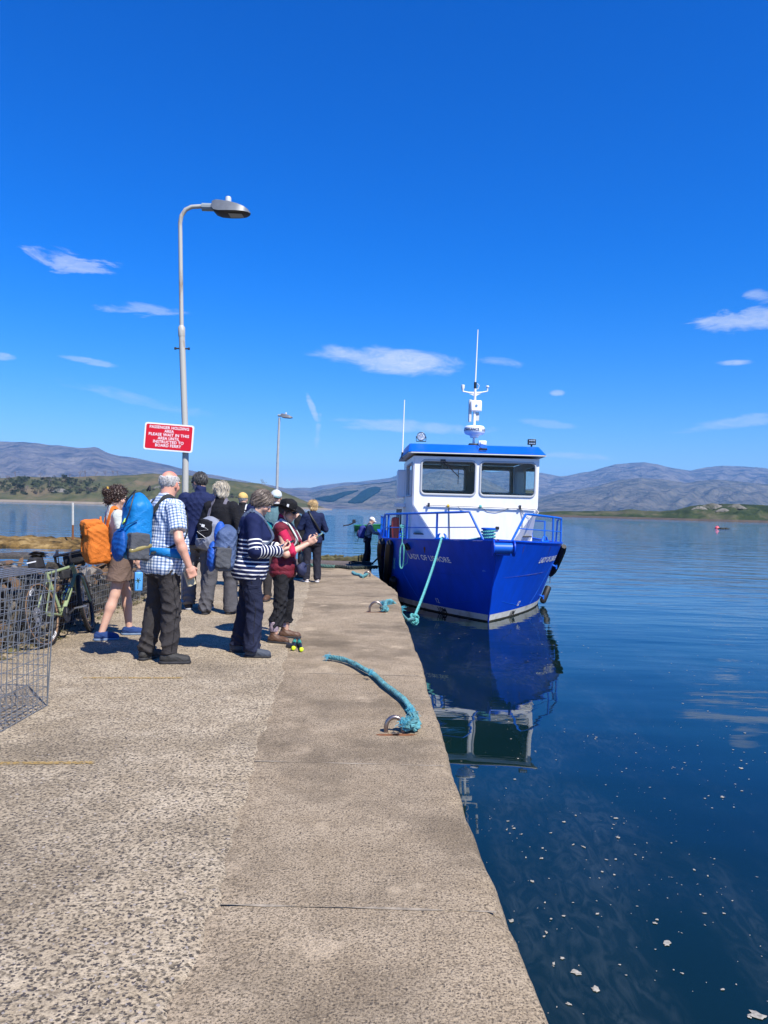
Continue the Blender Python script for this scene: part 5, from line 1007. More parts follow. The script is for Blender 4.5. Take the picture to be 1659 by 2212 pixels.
# cloth, skin and hair materials
def cloth(name, col, rough=0.85, var=0.18, sc=9): return mat(name, col, rough, var=var, vscale=sc, fold=0.018, spec=0.25)
def skin_mat(name, col, red):
    if name in MATS: return MATS[name]
    m = bpy.data.materials.new(name); m.use_nodes = True; t = m.node_tree; b = t.nodes['Principled BSDF']; b.inputs['Roughness'].default_value = .55; b.inputs['Subsurface Weight'].default_value = .08; b.inputs['Subsurface Radius'].default_value = (.01, .004, .002)
    a = nn(t, 'ShaderNodeAttribute', attribute_name='tint'); c = nn(t, 'ShaderNodeTexCoord'); n = nn(t, 'ShaderNodeTexNoise'); n.inputs['Scale'].default_value = 28; t.links.new(c.outputs['Object'], n.inputs['Vector'])
    x = nn(t, 'ShaderNodeMix', data_type='RGBA'); x.inputs[6].default_value = (*col, 1); x.inputs[7].default_value = (*red, 1); t.links.new(mth(t, 'MULTIPLY_ADD', mth(t, 'SUBTRACT', n.outputs[0], .5), .5, a.outputs['Fac'], clamp=True), x.inputs[0]); t.links.new(x.outputs[2], b.inputs['Base Color']); MATS[name] = m; return m
SKIN = skin_mat('fair skin', (.60, .38, .27), (.58, .20, .14)); SKINR = skin_mat('sun-reddened skin', (.62, .36, .25), (.60, .17, .11))
def hair_mat(name, col, col2): return mat(name, col, .5, var=.8, vscale=20, col2=col2, stretch=(2.2, 2.2, .35))
def pattern_mat(name, kind):
    """woven patterns driven by cloth coordinates stored on the mesh (pu round the body, pv down the cloth)"""
    m = bpy.data.materials.new(name); m.use_nodes = True; t = m.node_tree; b = t.nodes['Principled BSDF']; b.inputs['Roughness'].default_value = .85; b.inputs['Specular IOR Level'].default_value = .2
    u = nn(t, 'ShaderNodeAttribute', attribute_name='pu').outputs['Fac']; v = nn(t, 'ShaderNodeAttribute', attribute_name='pv').outputs['Fac']; x = nn(t, 'ShaderNodeMix', data_type='RGBA')
    if kind == 'stripe':
        s = mth(t, 'LESS_THAN', mth(t, 'FRACT', mth(t, 'MULTIPLY', v, 1/.043)), .32); s = mth(t, 'MULTIPLY', s, mth(t, 'LESS_THAN', v, 1.245)); x.inputs[6].default_value = (.010, .016, .062, 1); x.inputs[7].default_value = (.72, .72, .70, 1); t.links.new(s, x.inputs[0]); t.links.new(x.outputs[2], b.inputs['Base Color'])
    else:
        q = lambda k: mth(t, 'LESS_THAN', mth(t, 'FRACT', mth(t, 'MULTIPLY', k, 1/.027)), .42); f = mth(t, 'MULTIPLY', mth(t, 'ADD', q(u), q(v)), .5); r = nn(t, 'ShaderNodeValToRGB'); r.color_ramp.interpolation = 'CONSTANT'; e = r.color_ramp.elements; e[0].color = (.68, .71, .74, 1); e[1].position = .75; e[1].color = (.09, .13, .24, 1); k = e.new(.25); k.color = (.24, .33, .48, 1); t.links.new(f, r.inputs[0]); t.links.new(r.outputs[0], b.inputs['Base Color'])
    return m

TOR = [(.78, .135, .10, -.005), (.86, .165, .118, -.012), (.94, .168, .118, -.008), (1.04, .150, .105, 0), (1.14, .146, .102, .004), (1.26, .158, .112, .004), (1.36, .168, .108, -.004), (1.43, .150, .088, -.012), (1.475, .092, .062, -.016), (1.50, .062, .055, -.016)]
class Person:
    """canonical stature 1.75; x right, y forward, z up"""
    def __init__(s, label, foot, heading, H, seed=1, girth=1.0, hips=1.0, belly=0.0, bust=0.0, sh=1.0, lean=0, twist=0, near=True, head=(0, 0), skin=None, feet=((-.10, -.02, -8), (.10, .03, 8)), arms=None, z0=0.0, knees=(.02, .02)):
        s.seed = seed; s.h = .0105 if near else .014; s.skin = skin or SKIN; s.root = thing('person', label, 'person', (foot[0], foot[1], z0), -R_(heading), scale=H/1.75)
        s.girth, s.hips, s.belly, s.bust, s.sh = girth, hips, belly, bust, sh
        s.T = Matrix.Translation((0, 0, .92)) @ Matrix.Rotation(R_(-twist), 4, 'Z') @ Matrix.Rotation(R_(-lean), 4, 'X') @ Matrix.Translation((0, 0, -.92))
        s.sec = []
        for z, w, d, y in TOR:
            k = hips if z < 1.0 else 1.0; ks = sh if z > 1.3 else 1.0; b = belly*math.exp(-((z-1.06)/.12)**2); bu = bust*math.exp(-((z-1.27)/.07)**2); s.sec.append((z, w*girth*k*ks+b*.5, d*girth*(1+(k-1)*.7)+b+bu*.6, y+b*.55+bu*.6))
        s.SH = [s.T @ Vector((q*.172*sh*(.6+.4*girth), -.012, 1.415)) for q in (-1, 1)]
        s.legs = []
        for q, (fx, fy, yaw), kn in zip((-1, 1), feet, knees):
            hip = Vector((q*.088*hips, 0, .90)); an = Vector((fx, fy-.03, .085)); kne = (hip+an)/2+Vector((q*.006, kn+.01, .02)); s.legs.append((hip, kne, an, yaw))
        arms = arms or (((-.25, -.05, 1.14), (-.25, .05, .90)), ((.25, -.05, 1.14), (.25, .05, .90)))
        s.arms = []
        for q, shd, a in zip((-1, 1), s.SH, arms): s.arms.append((shd, s.T @ Vector(a[0]), s.T @ Vector(a[1]), a[2] if len(a) > 2 else {}))
        s.HM = s.T @ Matrix.Translation((0, -.012, 1.505)) @ Matrix.Rotation(-R_(head[0]), 4, 'Z') @ Matrix.Rotation(-R_(head[1]), 4, 'X') @ Matrix.Translation((0, .022, .125))
    def field(s, z0=-.03, z1=1.62, h=None, pad=.0):
        P_ = [p for a in s.arms for p in a[:3]]+[p for l in s.legs for p in l[:3]]+[s.T @ Vector((x, y, z)) for x in (-.26, .26) for y in (-.2, .24) for z in (.75, 1.56)]
        lo = np.min([list(p) for p in P_], 0)-.16; hi = np.max([list(p) for p in P_], 0)+.16; lo[2] = max(z0, lo[2]); hi[2] = min(z1, hi[2]+.0) if z1 else hi[2]; return Field(lo, hi, h or s.h)
    def link(s, name, vf, m, label=None): me = mesh_np(name, *vf); return mk(name, me, m, s.root, label=label)
    def hand(s, wrist, d, side, opt):
        d = d.normalized(); pn = Vector(opt.get('palm', (-side, 0.1, 0))); pn = s.T.to_3x3() @ pn; pn = (pn-d*pn.dot(d)).normalized(); ac = d.cross(pn)*1.0
        th = opt.get('thumb'); ac = ac if th is None or ac.dot(Vector(th)) > 0 else -ac
        c = opt.get('curl', .45); f = Field(np.array(wrist)-.17, np.array(wrist)+.17, .0052); W = lambda a, b, e: Vector(wrist)+ac*a+d*b+pn*e
        M = Matrix((tuple(ac), tuple(d), tuple(pn))).transposed()
        f.rbox(W(0, .052, 0), (.030, .036, .004), .011, M, .01); f.cone(W(0, -.045, 0), W(0, .03, 0), .027, .026, .02)
        for i, (a, l, b0) in enumerate(((-.032, .056, .082), (-.011, .074, .090), (.011, .079, .092), (.032, .070, .088))):
            p = W(a, b0, .002); ang = 0
            for sg, fr_, r in ((.45, 1.0, .0092), (.31, 1.25, .0085), (.24, .8, .0078)):
                ang += c*fr_*R_(72)*(1+.08*i); q = p+(d*math.cos(ang)+pn*math.sin(ang))*l*sg*1.12+ac*a*.06; f.cone(p, q, r, r*.92, .004); p = q
        tb = W(.034, .022, .008); t1 = tb+(ac*.62+d*.62+pn*(.25+.5*c)).normalized()*.042; t2 = t1+(ac*(.25-.5*c)+d*.8+pn*(.2+.7*c)).normalized()*.034; f.cone(tb, t1, .0135, .0105, .012); f.cone(t1, t2, .0105, .0085, .004)
        s.palm = W(0, .09, .03); return f.mesh()
    def body(s, tint=None):
        f = s.field(h=.0125); g = .94; f.stack([(z, w*g-.004, d*g-.004, y) for z, w, d, y in s.sec], s.T)
        for hip, kn, an, yaw in s.legs: f.cone(hip, kn, .082*s.hips, .056, .03); f.cone(kn, kn+(an-kn)*.35, .053, .057, .02); f.cone(kn+(an-kn)*.3, an, .056, .036, .02); f.cone(an, an+Vector((0, 0, -.03)), .036, .036, .01)
        for shd, el, wr_, o in s.arms: f.cone(shd, el, .050*(.6+.4*s.girth), .041, .03); m = el+(wr_-el)*.3; f.cone(el, m, .041, .043, .02); f.cone(m, wr_, .042, .028, .02)
        parts = [f.mesh()]; hands = []
        for q, (shd, el, wr_, o) in zip((-1, 1), s.arms): dd = s.T.to_3x3() @ Vector(o['dir']) if 'dir' in o else (wr_-el); parts.append(s.hand(wr_, dd, q, o)); hands.append(s.palm)
        s.hands = hands
        # head and face
        c = np.array(s.HM.to_translation()); f = Field(c-.21, c+.17, .0062); H = lambda x, y, z: s.HM @ Vector((x, y, z)); R3 = s.HM.to_3x3().to_4x4()
        f.ell(H(0, -.012, .032), (.074, .094, .086), R3, .01); f.ell(H(0, .022, -.045), (.057, .068, .078), R3, .03); f.ell(H(0, .066, -.098), (.024, .02, .02), R3, .03)
        for q in (-1, 1): f.ell(H(q*.040, .055, -.03), (.026, .026, .024), R3, .03); f.ell(H(q*.030, .083, .026), (.026, .012, .009), R3, .015); f.ell(H(q*.031, .094, .008), (.017, .013, .012), R3, 0, 'sub'); f.ell(H(q*.076, -.006, -.006), (.009, .019, .032), R3 @ Matrix.Rotation(q*-.35, 4, 'Z'), .008)
        f.cone(H(0, .088, .018), H(0, .110, -.026), .010, .0135, .012); f.ell(H(0, .098, -.032), (.019, .013, .010), R3, .008); f.ell(H(0, .088, -.062), (.026, .012, .0075), R3, .008); f.ell(H(0, .085, -.076), (.022, .012, .008), R3, .008)
        nk = s.T @ Vector((0, -.02, 1.44)); f.cone(H(0, -.03, -.05), nk, .056, .062, .03); f.cone(H(0, -.01, -.06), s.T @ Vector((0, .0, 1.45)), .05, .055, .03)
        hv = f.mesh(); n0 = sum(len(p[0]) for p in parts); parts.append(hv); V, F = merge(parts); me = mesh_np('body', V, F)
        Mi = np.array(s.HM.inverted()); L3 = V @ Mi[:3, :3].T+Mi[:3, 3]; x, y, z = L3.T; B = lambda cx, cy, cz, r: np.exp(-((np.abs(x)-cx)**2+(y-cy)**2+(z-cz)**2)/r**2)
        tn = .9*B(0, .095, -.068, .018)+.55*B(0, .11, -.03, .022)+.4*B(.042, .065, -.03, .03)+.5*B(.08, 0, 0, .03)
        if tint: tn = tn+tint(x, y, z)
        tn[:n0] = .15; attr(me, 'tint', np.clip(tn, 0, 1)); b = mk('body', me, s.skin, s.root)
        for q in (-1, 1):
            g_ = MB(); p = H(q*.031, .083, .008); g_.lathe([(.001, -.011), (.009, -.007), (.0115, 0), (.009, .007), (.006, .0095)], 12, frame(p, s.HM.to_3x3() @ Vector((0, 1, 0))), cap=False); e = mk('eye', g_, mat('eye white', (.7, .68, .65), .2), s.root); g_ = MB(); g_.lathe([(.0062, .0093), (.003, .0112), (.0005, .0117)], 10, frame(p, s.HM.to_3x3() @ Vector((0, 1, 0))), cap=False); mk('iris', g_, mat('iris', (.05, .045, .035), .2), e)
        return b
    def top(s, name, m, off=.018, sleeve='long', hem=.84, wrinkle=.006, collar=.012, quilt=0, flare=.006, zmax=1.53, label=None, slv=.0):
        f = s.field(); sec = [(z, w+off+(flare if z < 1.0 else 0), d+off+(flare if z < 1.0 else 0), y) for z, w, d, y in s.sec if z > hem-.12]; f.stack(sec, s.T, .02); W3 = s.T.to_3x3()
        for q, (shd, el, wr_, o) in zip((-1, 1), s.arms):
            f.cone(shd-Vector((q*.05, 0, .0)), shd, .060+off*.3, .054+off, .03)
            if sleeve == 'long': f.cone(shd, el, .052+off, .043+off*.9+slv, .03); f.cone(el, el+(wr_-el)*.93, .043+off*.9+slv, .032+off*.7+slv*.5, .02)
            elif sleeve == 'short': f.cone(shd, shd+(el-shd)*.72, .055+off, .056+off*1.15, .03)
            elif sleeve == 'elbow': f.cone(shd, el+(wr_-el)*.25, .052+off, .046+off, .03)
        nb = s.T @ Vector((0, -.018, 1.475)); nt_ = s.T @ Vector((0, -.022, 1.475+collar*3)); f.cone(nb, nt_, .066+off*.4, .062+off*.3, .02)
        n = W3 @ Vector((0, 0, 1)); o_ = s.T @ Vector((0, 0, hem)); arms = []
        # straight hem, but sleeves may hang below it
        hemf = Field(f.lo, f.lo+f.h*(f.n-1), f.h); X, Y, Z = np.meshgrid(*[f.lo[i]+f.h*np.arange(f.n[i]) for i in range(3)], indexing='ij')
        below = (n.x*(X-o_.x)+n.y*(Y-o_.y)+n.z*(Z-o_.z)) < 0
        near_arm = np.zeros(f.d.shape, bool)
        if sleeve != 'none':
            for shd, el, wr_, o in s.arms:
                for a, b in ((shd, el), (el, wr_)):
                    a, b = np.array(a), np.array(b); ab = b-a; t = np.clip(((X-a[0])*ab[0]+(Y-a[1])*ab[1]+(Z-a[2])*ab[2])/(ab @ ab), 0, 1); near_arm |= ((X-a[0]-t*ab[0])**2+(Y-a[1]-t*ab[1])**2+(Z-a[2]-t*ab[2])**2) < .09**2
        pl = -(n.x*(X-o_.x)+n.y*(Y-o_.y)+n.z*(Z-o_.z)); f.d = np.where(below & near_arm, f.d, np.maximum(f.d, pl)).astype(np.float32)
        if sleeve == 'short' or sleeve == 'elbow':
            for shd, el, wr_, o in s.arms:
                a = shd+(el-shd)*(.74 if sleeve == 'short' else 1.1); d = (el-shd).normalized(); pd = d.x*(X-a.x)+d.y*(Y-a.y)+d.z*(Z-a.z); lat = ((X-a.x)**2+(Y-a.y)**2+(Z-a.z)**2) < .14**2; f.d = np.where(lat & (pd > 0) & near_arm, np.maximum(f.d, pd), f.d).astype(np.float32)
        if wrinkle: f.disp(lambda x, y, z: wrinkle*wr(x, y, z, s.seed)*.7)
        if quilt:
            f.disp(lambda x, y, z: -quilt*np.abs(np.cos(math.pi*z/.085))**.4+quilt)
        V, F = f.mesh(); me = mesh_np(name, V, F); Ti = np.array(s.T.inverted()); L3 = V @ Ti[:3, :3].T+Ti[:3, 3]; pu = np.arctan2(L3[:, 0], L3[:, 1])*.17; pv = L3[:, 2].copy(); best = np.abs(np.hypot(L3[:, 0]/1.0, L3[:, 1]*1.2))-.10
        if sleeve != 'none':
            L0 = (s.arms[1][1]-s.arms[1][0]).length; dph = (.66-((1.41-L0)/.043) % 1)*.043
            for shd, el, wr_, o in s.arms:
                acc = 0
                for a, b in ((shd, el), (el, wr_)):
                    a, b = np.array(a), np.array(b); ab = b-a; L_ = np.linalg.norm(ab); t = np.clip((V-a) @ ab/L_**2, 0, 1); Q = V-a-t[:, None]*ab; dist = np.linalg.norm(Q, axis=1); e1 = np.cross(ab/L_, [0, 0, 1.0]); e1 /= np.linalg.norm(e1)+1e-9; e2 = np.cross(ab/L_, e1); an = np.arctan2(Q @ e1, Q @ e2)
                    sel = dist < np.minimum(best, .085); pu[sel] = an[sel]*.065; pv[sel] = 1.41+dph-acc-t[sel]*L_; best = np.where(sel, dist, best); acc += L_
        attr(me, 'pu', pu+5); attr(me, 'pv', pv); s.bvh = BVHTree.FromPolygons([tuple(p) for p in V], [tuple(q) for q in F]); return mk(name, me, m, s.root, label=label)
    def trousers(s, m, off=.016, hem=.07, wide=0.0, wrinkle=.007, waist=1.02, shorts=False, label=None, name='trousers'):
        f = s.field(z1=waist+.09); f.stack([(z, w+off, d+off, y) for z, w, d, y in s.sec if z < waist+.14], s.T, .03); Z1 = s.T @ Vector((0, 0, waist))
        for hip, kn, an, yaw in s.legs:
            if shorts: e = hip+(kn-hip)*.62; f.cone(hip, e, .094*s.hips+off, .098+off+wide, .04)
            else: f.cone(hip, kn, .088*s.hips+off, .060+off+wide*.5, .04); f.cone(kn, an+Vector((0, -.01, .0)), .060+off+wide*.5, .050+off+wide, .03)
        n = s.T.to_3x3() @ Vector((0, 0, 1)); f.cut((-n.x, -n.y, -n.z), -(n.dot(Z1)))
        if shorts: f.cut((0, 0, 1), min((h+(k-h)*.60).z for h, k, a, y in s.legs))
        else: f.cut((0, 0, 1), hem)
        f.disp(lambda x, y, z: wrinkle*1.0*wr(x, y, z, s.seed+5, .8)*(.45+.9*np.exp(-((z-hem-.07)/.10)**2)+.5*np.exp(-((z-.47)/.08)**2)+.3*np.exp(-((z-.74)/.06)**2))*np.clip((.86-z)/.08, .1, 1))
        vf = f.mesh(); s.tb = BVHTree.FromPolygons([tuple(p) for p in vf[0]], [tuple(q) for q in vf[1]]); o = s.link(name, vf, m, label); dk = mat('dark seam thread', (.008, .008, .010), .9)
        if not shorts:
            for q, (hip, kn, an, yaw) in zip((-1, 1), s.legs): s.seam(s.tb, [(q*.22, 0, .98), (hip.x+q*.16, hip.y, .8), (kn.x+q*.12, kn.y, kn.z), (an.x+q*.1, an.y, .12)], dk, o)
        return o
    def shoes(s, m, msole, boot=0.0, ln=.0, name='shoe', soleh=.022, lace=None):
        for hip, kn, an, yaw in s.legs:
            a = -R_(yaw); M = Matrix.Translation((an.x, an.y, 0)) @ Matrix.Rotation(a, 4, 'Z'); c = np.array(M @ Vector((0, .05, .06))); f = Field(c-.24, c+.24, .0068); W = lambda x, y, z: M @ Vector((x, y, z)); R3 = M.to_3x3().to_4x4()
            f.cone(W(0, -.045, .052), W(0, .03, .058), .042, .044, .02); f.cone(W(0, .03, .055), W(0, .145+ln, .042), .044, .036, .03); f.cone(W(0, .10, .04), W(.006, .155+ln, .036), .042, .034, .02); f.cone(W(0, -.01, .05), W(0, -.012, .095+boot), .045, .044, .03)
            f.cut((0, 0, 1), .018); f.cut((0, 0, -1), -(.10+boot)); f.disp(lambda x, y, z: .0025*wr(x, y, z, s.seed+9, 2.0)); sh = s.link(name, f.mesh(), m)
            f = Field(c-.24, c+.24, .0068); f.cone(W(0, -.045, .018), W(0, .03, .018), .047, .046, .02); f.cone(W(0, .03, .018), W(.003, .152+ln, .018), .047, .043, .02); f.cut((0, 0, 1), .001); f.cut((0, 0, -1), -soleh-.006); v, fc = f.mesh(); me = mesh_np('sole', v, fc); mk('sole', me, msole, sh)
            if lace:
                g = MB()
                for k in range(5): y = .03+.02*k; z = .106-.011*k+(boot*.5 if k == 0 else 0); g.tube([W(-.025, y, z-.012), W(0, y-.004, z), W(.025, y+.006, z-.012)], .003, 5)
                mk('laces', g, lace, sh, kind='stuff')
    def hair(s, kind, m, infl=.014, noise=.006, low=-.075, slope=1.5, z00=-.055, extra=(), h=.0058, name='hair'):
        c = np.array(s.HM.to_translation()); f = Field(c-.24, c+.2, h); H = lambda x, y, z: s.HM @ Vector((x, y, z)); R3 = s.HM.to_3x3().to_4x4()
        f.ell(H(0, -.014, .034), (.074+infl, .094+infl, .086+infl), R3, .01)
        for (p, r) in extra: f.ell(H(*p), r, R3, .03)
        A = np.array(s.HM.inverted()); X = [f.lo[i]+f.h*np.arange(f.n[i]) for i in range(3)]; X, Y, Z = np.meshgrid(*X, indexing='ij'); y = A[1, 0]*X+A[1, 1]*Y+A[1, 2]*Z+A[1, 3]; z = A[2, 0]*X+A[2, 1]*Y+A[2, 2]*Z+A[2, 3]; x = A[0, 0]*X+A[0, 1]*Y+A[0, 2]*Z+A[0, 3]
        pl = (z00+slope*y)-z; f.d = np.maximum(f.d, pl/math.hypot(1, slope)); f.d = np.maximum(f.d, low-z)
        if kind == 'fringe': f.d = np.maximum(f.d, (z-.055-.25*np.abs(x))*1.0)
        f.d = f.d.astype(np.float32); th = np.arctan2(x, y)
        def dn(px, py, pz):
            q = A @ np.stack([px, py, pz, np.ones_like(px)]); t = np.arctan2(q[0], q[1]); return noise*(np.sin(t*17+q[2]*22+3*np.sin(q[2]*31+s.seed))*.5+np.sin(t*41+q[2]*55+2*np.sin(t*7))*.35) if kind != 'curly' else noise*(np.sin(q[0]*150+2*np.sin(q[2]*90))*np.sin(q[1]*160+s.seed)*np.sin(q[2]*140)*1.6+.5*np.sin(q[0]*310)*np.sin(q[2]*290))
        f.disp(dn); V, F = f.mesh(); rs = np.random.RandomState(s.seed); Vl = V @ A[:3, :3].T+A[:3, 3]; parts = [(V, F)]; tv, tf = [], []
        ln = {'short': .035, 'bob': .06, 'curly': .032, 'fringe': .018, 'beard': .02}[kind]; M3 = np.array(s.HM)
        for i in rs.choice(len(V), min(len(V), 800), replace=False):
            p = Vl[i]; o = np.array([p[0], p[1]+.014, (p[2]-.034)]); o /= np.linalg.norm(o)+1e-9; dn_ = np.array([0, -.35, -1.0]) if kind != 'beard' else np.array([0, .2, -1]); dn_ = dn_-o*(dn_ @ o); dn_ /= np.linalg.norm(dn_)+1e-9
            if kind == 'curly': dn_ = rs.normal(0, 1, 3); dn_ /= np.linalg.norm(dn_)
            dn_ = dn_+rs.normal(0, .13, 3); sd_ = np.cross(dn_, o); l = ln*rs.uniform(.6, 1.25); w_ = .0028*rs.uniform(.6, 1.4); q0 = p-o*.003; q1 = p+dn_*l*.5+o*(.0045*rs.uniform(.2, 1.3)); q2 = p+dn_*l-o*(.002 if kind != 'curly' else -.008); b0 = len(tv)
            for q_, ww in ((q0, w_), (q1, w_), (q2, w_*.25)): tv += [q_-sd_*ww, q_+o*ww*.8, q_+sd_*ww, q_-o*ww*.5]
            for k in range(2):
                for j in range(4): tf.append((b0+4*k+j, b0+4*k+(j+1) % 4, b0+4*k+4+(j+1) % 4, b0+4*k+4+j))
        tv = np.array(tv) @ M3[:3, :3].T+M3[:3, 3]; parts.append((tv, np.array(tf))); return s.link(name, merge(parts), m)
    def seam(s, bvh, pts, m, par, r=.0032, name='seam'):
        P2 = []
        for a, b in zip(pts[:-1], pts[1:]):
            for t in np.linspace(0, 1, 7)[:-1]: P2.append(Vector(a)+(Vector(b)-Vector(a))*t)
        P2.append(Vector(pts[-1])); g = MB(); g.tube([bvh.find_nearest(p)[0] for p in P2], r, 4); return mk(name, g, m, par)
    def patch(s, bvh, c, u, v, m, par, name='pocket', th=.007):
        c, u, v = Vector(c), Vector(u), Vector(v); nrm = u.cross(v).normalized(); rows = []
        for i in range(7):
            row = []
            for j in range(7):
                a, b = i/3-1, j/3-1; p = c+u*a+v*b; q = bvh.find_nearest(p)[0]; e = max(abs(a), abs(b)); row.append(q+nrm*(th if e < .99 else -.004))
            rows.append(row)
        g = MB(); g.grid(rows); return mk(name, g, m, par)
    def sunglasses(s, m=None):
        H = lambda x, y, z: s.HM @ Vector((x, y, z)); g = MB()
        for q in (-1, 1):
            g.prism(rrect(q*.033-.025, q*.033+.025, -.008, .028, .012), 0, .004, lambda x, z, o: H(x, .103+o-abs(x)*.25, z)); g.tube([H(q*.056, .088, .018), H(q*.082, .03, .018), H(q*.083, -.02, .008)], .004, 6)
        g.tube([H(-.01, .106, .016), H(.01, .106, .016)], .0035, 5); return mk('sunglasses', g, m or mat('dark lenses', (.01, .01, .012), .12), s.root)
    def cap(s, m, brim=None, fwd=1):
        H = lambda x, y, z: s.HM @ Vector((x, y, z)); g = MB(); rows = []
        for i in range(9):
            a = i/8*math.pi/2; r = math.cos(a); rows.append([H(.092*r*math.cos(t), -.012+.112*r*math.sin(t), .035+.092*math.sin(a)*(1-.1*math.sin(t)*r)) for t in np.linspace(0, 6.283, 33)])
        g.grid(rows); g.grid([[H(.092*math.cos(t), -.012+.112*math.sin(t), .035-.012*k) for t in np.linspace(0, 6.283, 33)] for k in (1, 0)]); c = mk('cap', g, m, s.root, smooth=60)
        g = MB(); up, dn = [], []
        for i in range(6):
            e = i/5; up.append([H(.088*(1-.15*e*e)*math.sin(t), -.012+.108*math.cos(t)+e*.075*math.cos(t)**.7, .034-.016*e-.02*math.sin(t)**2) for t in np.linspace(-1.25, 1.25, 17)])
        g.grid(up); g.grid([[(p[0], p[1], p[2]-.005) for p in r[::-1]] for r in up]); mk('peak', g, brim or m, c, smooth=60); g = MB(); g.lathe([(.008, 0), (.006, .006), (.001, .007)], 10, s.HM @ Matrix.Translation((0, -.012, .125)), cap=False); mk('button', g, m, c)
        return c
    # things carried on the back: built in the wearer's upright frame, then moved with the torso
    def pack(s, name, label, m, w=.30, hgt=.50, dep=.20, zc=1.18, m2=None, strapm=None, shift=(0, 0), tilt=0, straps=True, bulge=.03, wrinkle=.004, belt=None, roll=False, yb=None):
        yb = yb if yb is not None else -(max(d-y for z, w_, d, y in s.sec if 1.0 < z < 1.4))-.03; C = Vector((shift[0], yb-dep/2, zc+shift[1])); base = s.T @ Vector((C.x, C.y, C.z-hgt/2))
        root = bpy.data.objects.new(name, None); COL.objects.link(root); tag(root, label, 'backpack'); root.matrix_world = Matrix.Translation(s.root.location) @ Matrix.Rotation(s.root.rotation_euler.z, 4, 'Z') @ Matrix.Diagonal((s.root.scale.x,)*3+(1,)) @ Matrix.Translation(base)
        M = s.T @ Matrix.Translation(C) @ Matrix.Rotation(R_(tilt), 4, 'Y'); s.PM = M; s.PR = root; s.PB = base; s.pd = (w, hgt, dep)
        f = Field(np.array(M.to_translation())-hgt*.75, np.array(M.to_translation())+hgt*.75, .009); W = lambda x, y, z: M @ Vector((x, y, z)); R3 = M.to_3x3().to_4x4()
        f.rbox(W(0, 0, -hgt*.06), (w/2-.06, dep/2-.055, hgt*.38-.03), .058, R3, .03); f.ell(W(0, dep*.02, hgt*.26), (w*.44, dep*.46, hgt*.25), R3, .06); f.ell(W(0, -dep*.16, -hgt*.16), (w*.46, dep*.5+bulge, hgt*.32), R3, .05)
        f.disp(lambda x, y, z: wrinkle*wr(x, y, z, s.seed+13, 1.0)); mk('bag', s.rel(f.mesh()), m, root)
        if straps:
            for q in (-1, 1):
                dx = shift[0]; off = .040+(.012 if s.girth > 1.1 else 0)
                def sy(z): return np.interp(z, [r[0] for r in s.sec], [r[2]+r[3] for r in s.sec])
                pts = [Vector((q*.07+dx, yb+.01, zc+hgt*.30)), Vector((q*.095, -.085*s.girth, 1.495)), Vector((q*.10, -.02, 1.515+.012*s.girth)), Vector((q*.105, .055*s.girth, 1.475)), Vector((q*.11, sy(1.38)+off-.008, 1.38)), Vector((q*.125*s.sh, sy(1.26)+off-.012, 1.26)), Vector((q*.155*s.girth, .07*s.girth, 1.13)), Vector((q*(.175*s.girth+.02), -.03, 1.06)), Vector((q*.13+dx, yb, zc-hgt*.30))]
                P2 = []
                for i in range(len(pts)-1):
                    p0, p1, p2, p3 = pts[max(i-1, 0)], pts[i], pts[i+1], pts[min(i+2, len(pts)-1)]
                    for t in np.linspace(0, 1, 5)[:-1]: P2.append(.5*((2*p1)+(p2-p0)*t+(2*p0-5*p1+4*p2-p3)*t*t+(3*p1-p0-3*p2+p3)*t**3))
                P2.append(pts[-1]); g = MB(); n = len(P2); rows = [[], [], [], []]
                P2 = [s.snap(p) if 2 < i < n-3 else s.T @ p for i, p in enumerate(P2)]
                for _ in range(2): P2 = [P2[0]]+[(P2[i-1]+P2[i]*2+P2[i+1])/4 for i in range(1, n-1)]+[P2[-1]]
                for i, p in enumerate(P2):
                    tv = (P2[min(i+1, n-1)]-P2[max(i-1, 0)]).normalized(); o_ = s.snapn(p); o_ = (o_-tv*o_.dot(tv)).normalized(); sd_ = tv.cross(o_); wd_ = .021 if i < n*.62 else .010
                    for k, (a, b) in enumerate(((-1, 0), (1, 0), (1, 1), (-1, 1))): rows[k].append(p+sd_*a*wd_+o_*(b*.009-.002))
                g.grid([list(r) for r in zip(*rows)]); g.grid([[b, a] for a, b in zip(rows[3], rows[0])]); g.move(-base); mk('shoulder_strap', g, strapm or m, root)
        if belt:
            g = MB(); z = 1.0; sw = [np.interp(z, [r[0] for r in s.sec], [r[k] for r in s.sec]) for k in (1, 2, 3)]; rows = []
            for a in np.linspace(0, 6.283, 41): rows.append([s.T @ Vector(((sw[0]+.048)*math.sin(a), sw[2]+(sw[1]+.048)*math.cos(a), z+dz*(.4+.6*abs(math.sin(a)))-.02*math.cos(a)))-base for dz in (-.04, .0, .04)])
            g.grid(rows); b_ = mk('hip_belt', g, belt, root); sm = b_.modifiers.new('thick', 'SOLIDIFY'); sm.thickness = .014
        return root
    def snapn(s, p):
        q = s.bvh.find_nearest(p); ax = s.T @ Vector((0, -.01, 1.2)); up = (s.T.to_3x3() @ Vector((0, 0, 1))).normalized(); o = q[0]-ax; o = o-up*o.dot(up)*(0.0 if q[0].z > 1.44 else 1.0); n = q[1]; return n if n.dot(o) > 0 else -n
    def snap(s, p): p = s.T @ p; q = s.bvh.find_nearest(p); return q[0]+s.snapn(p)*.006
    def rel(s, vf): return mesh_np('part', vf[0]-np.array(s.PB), vf[1])
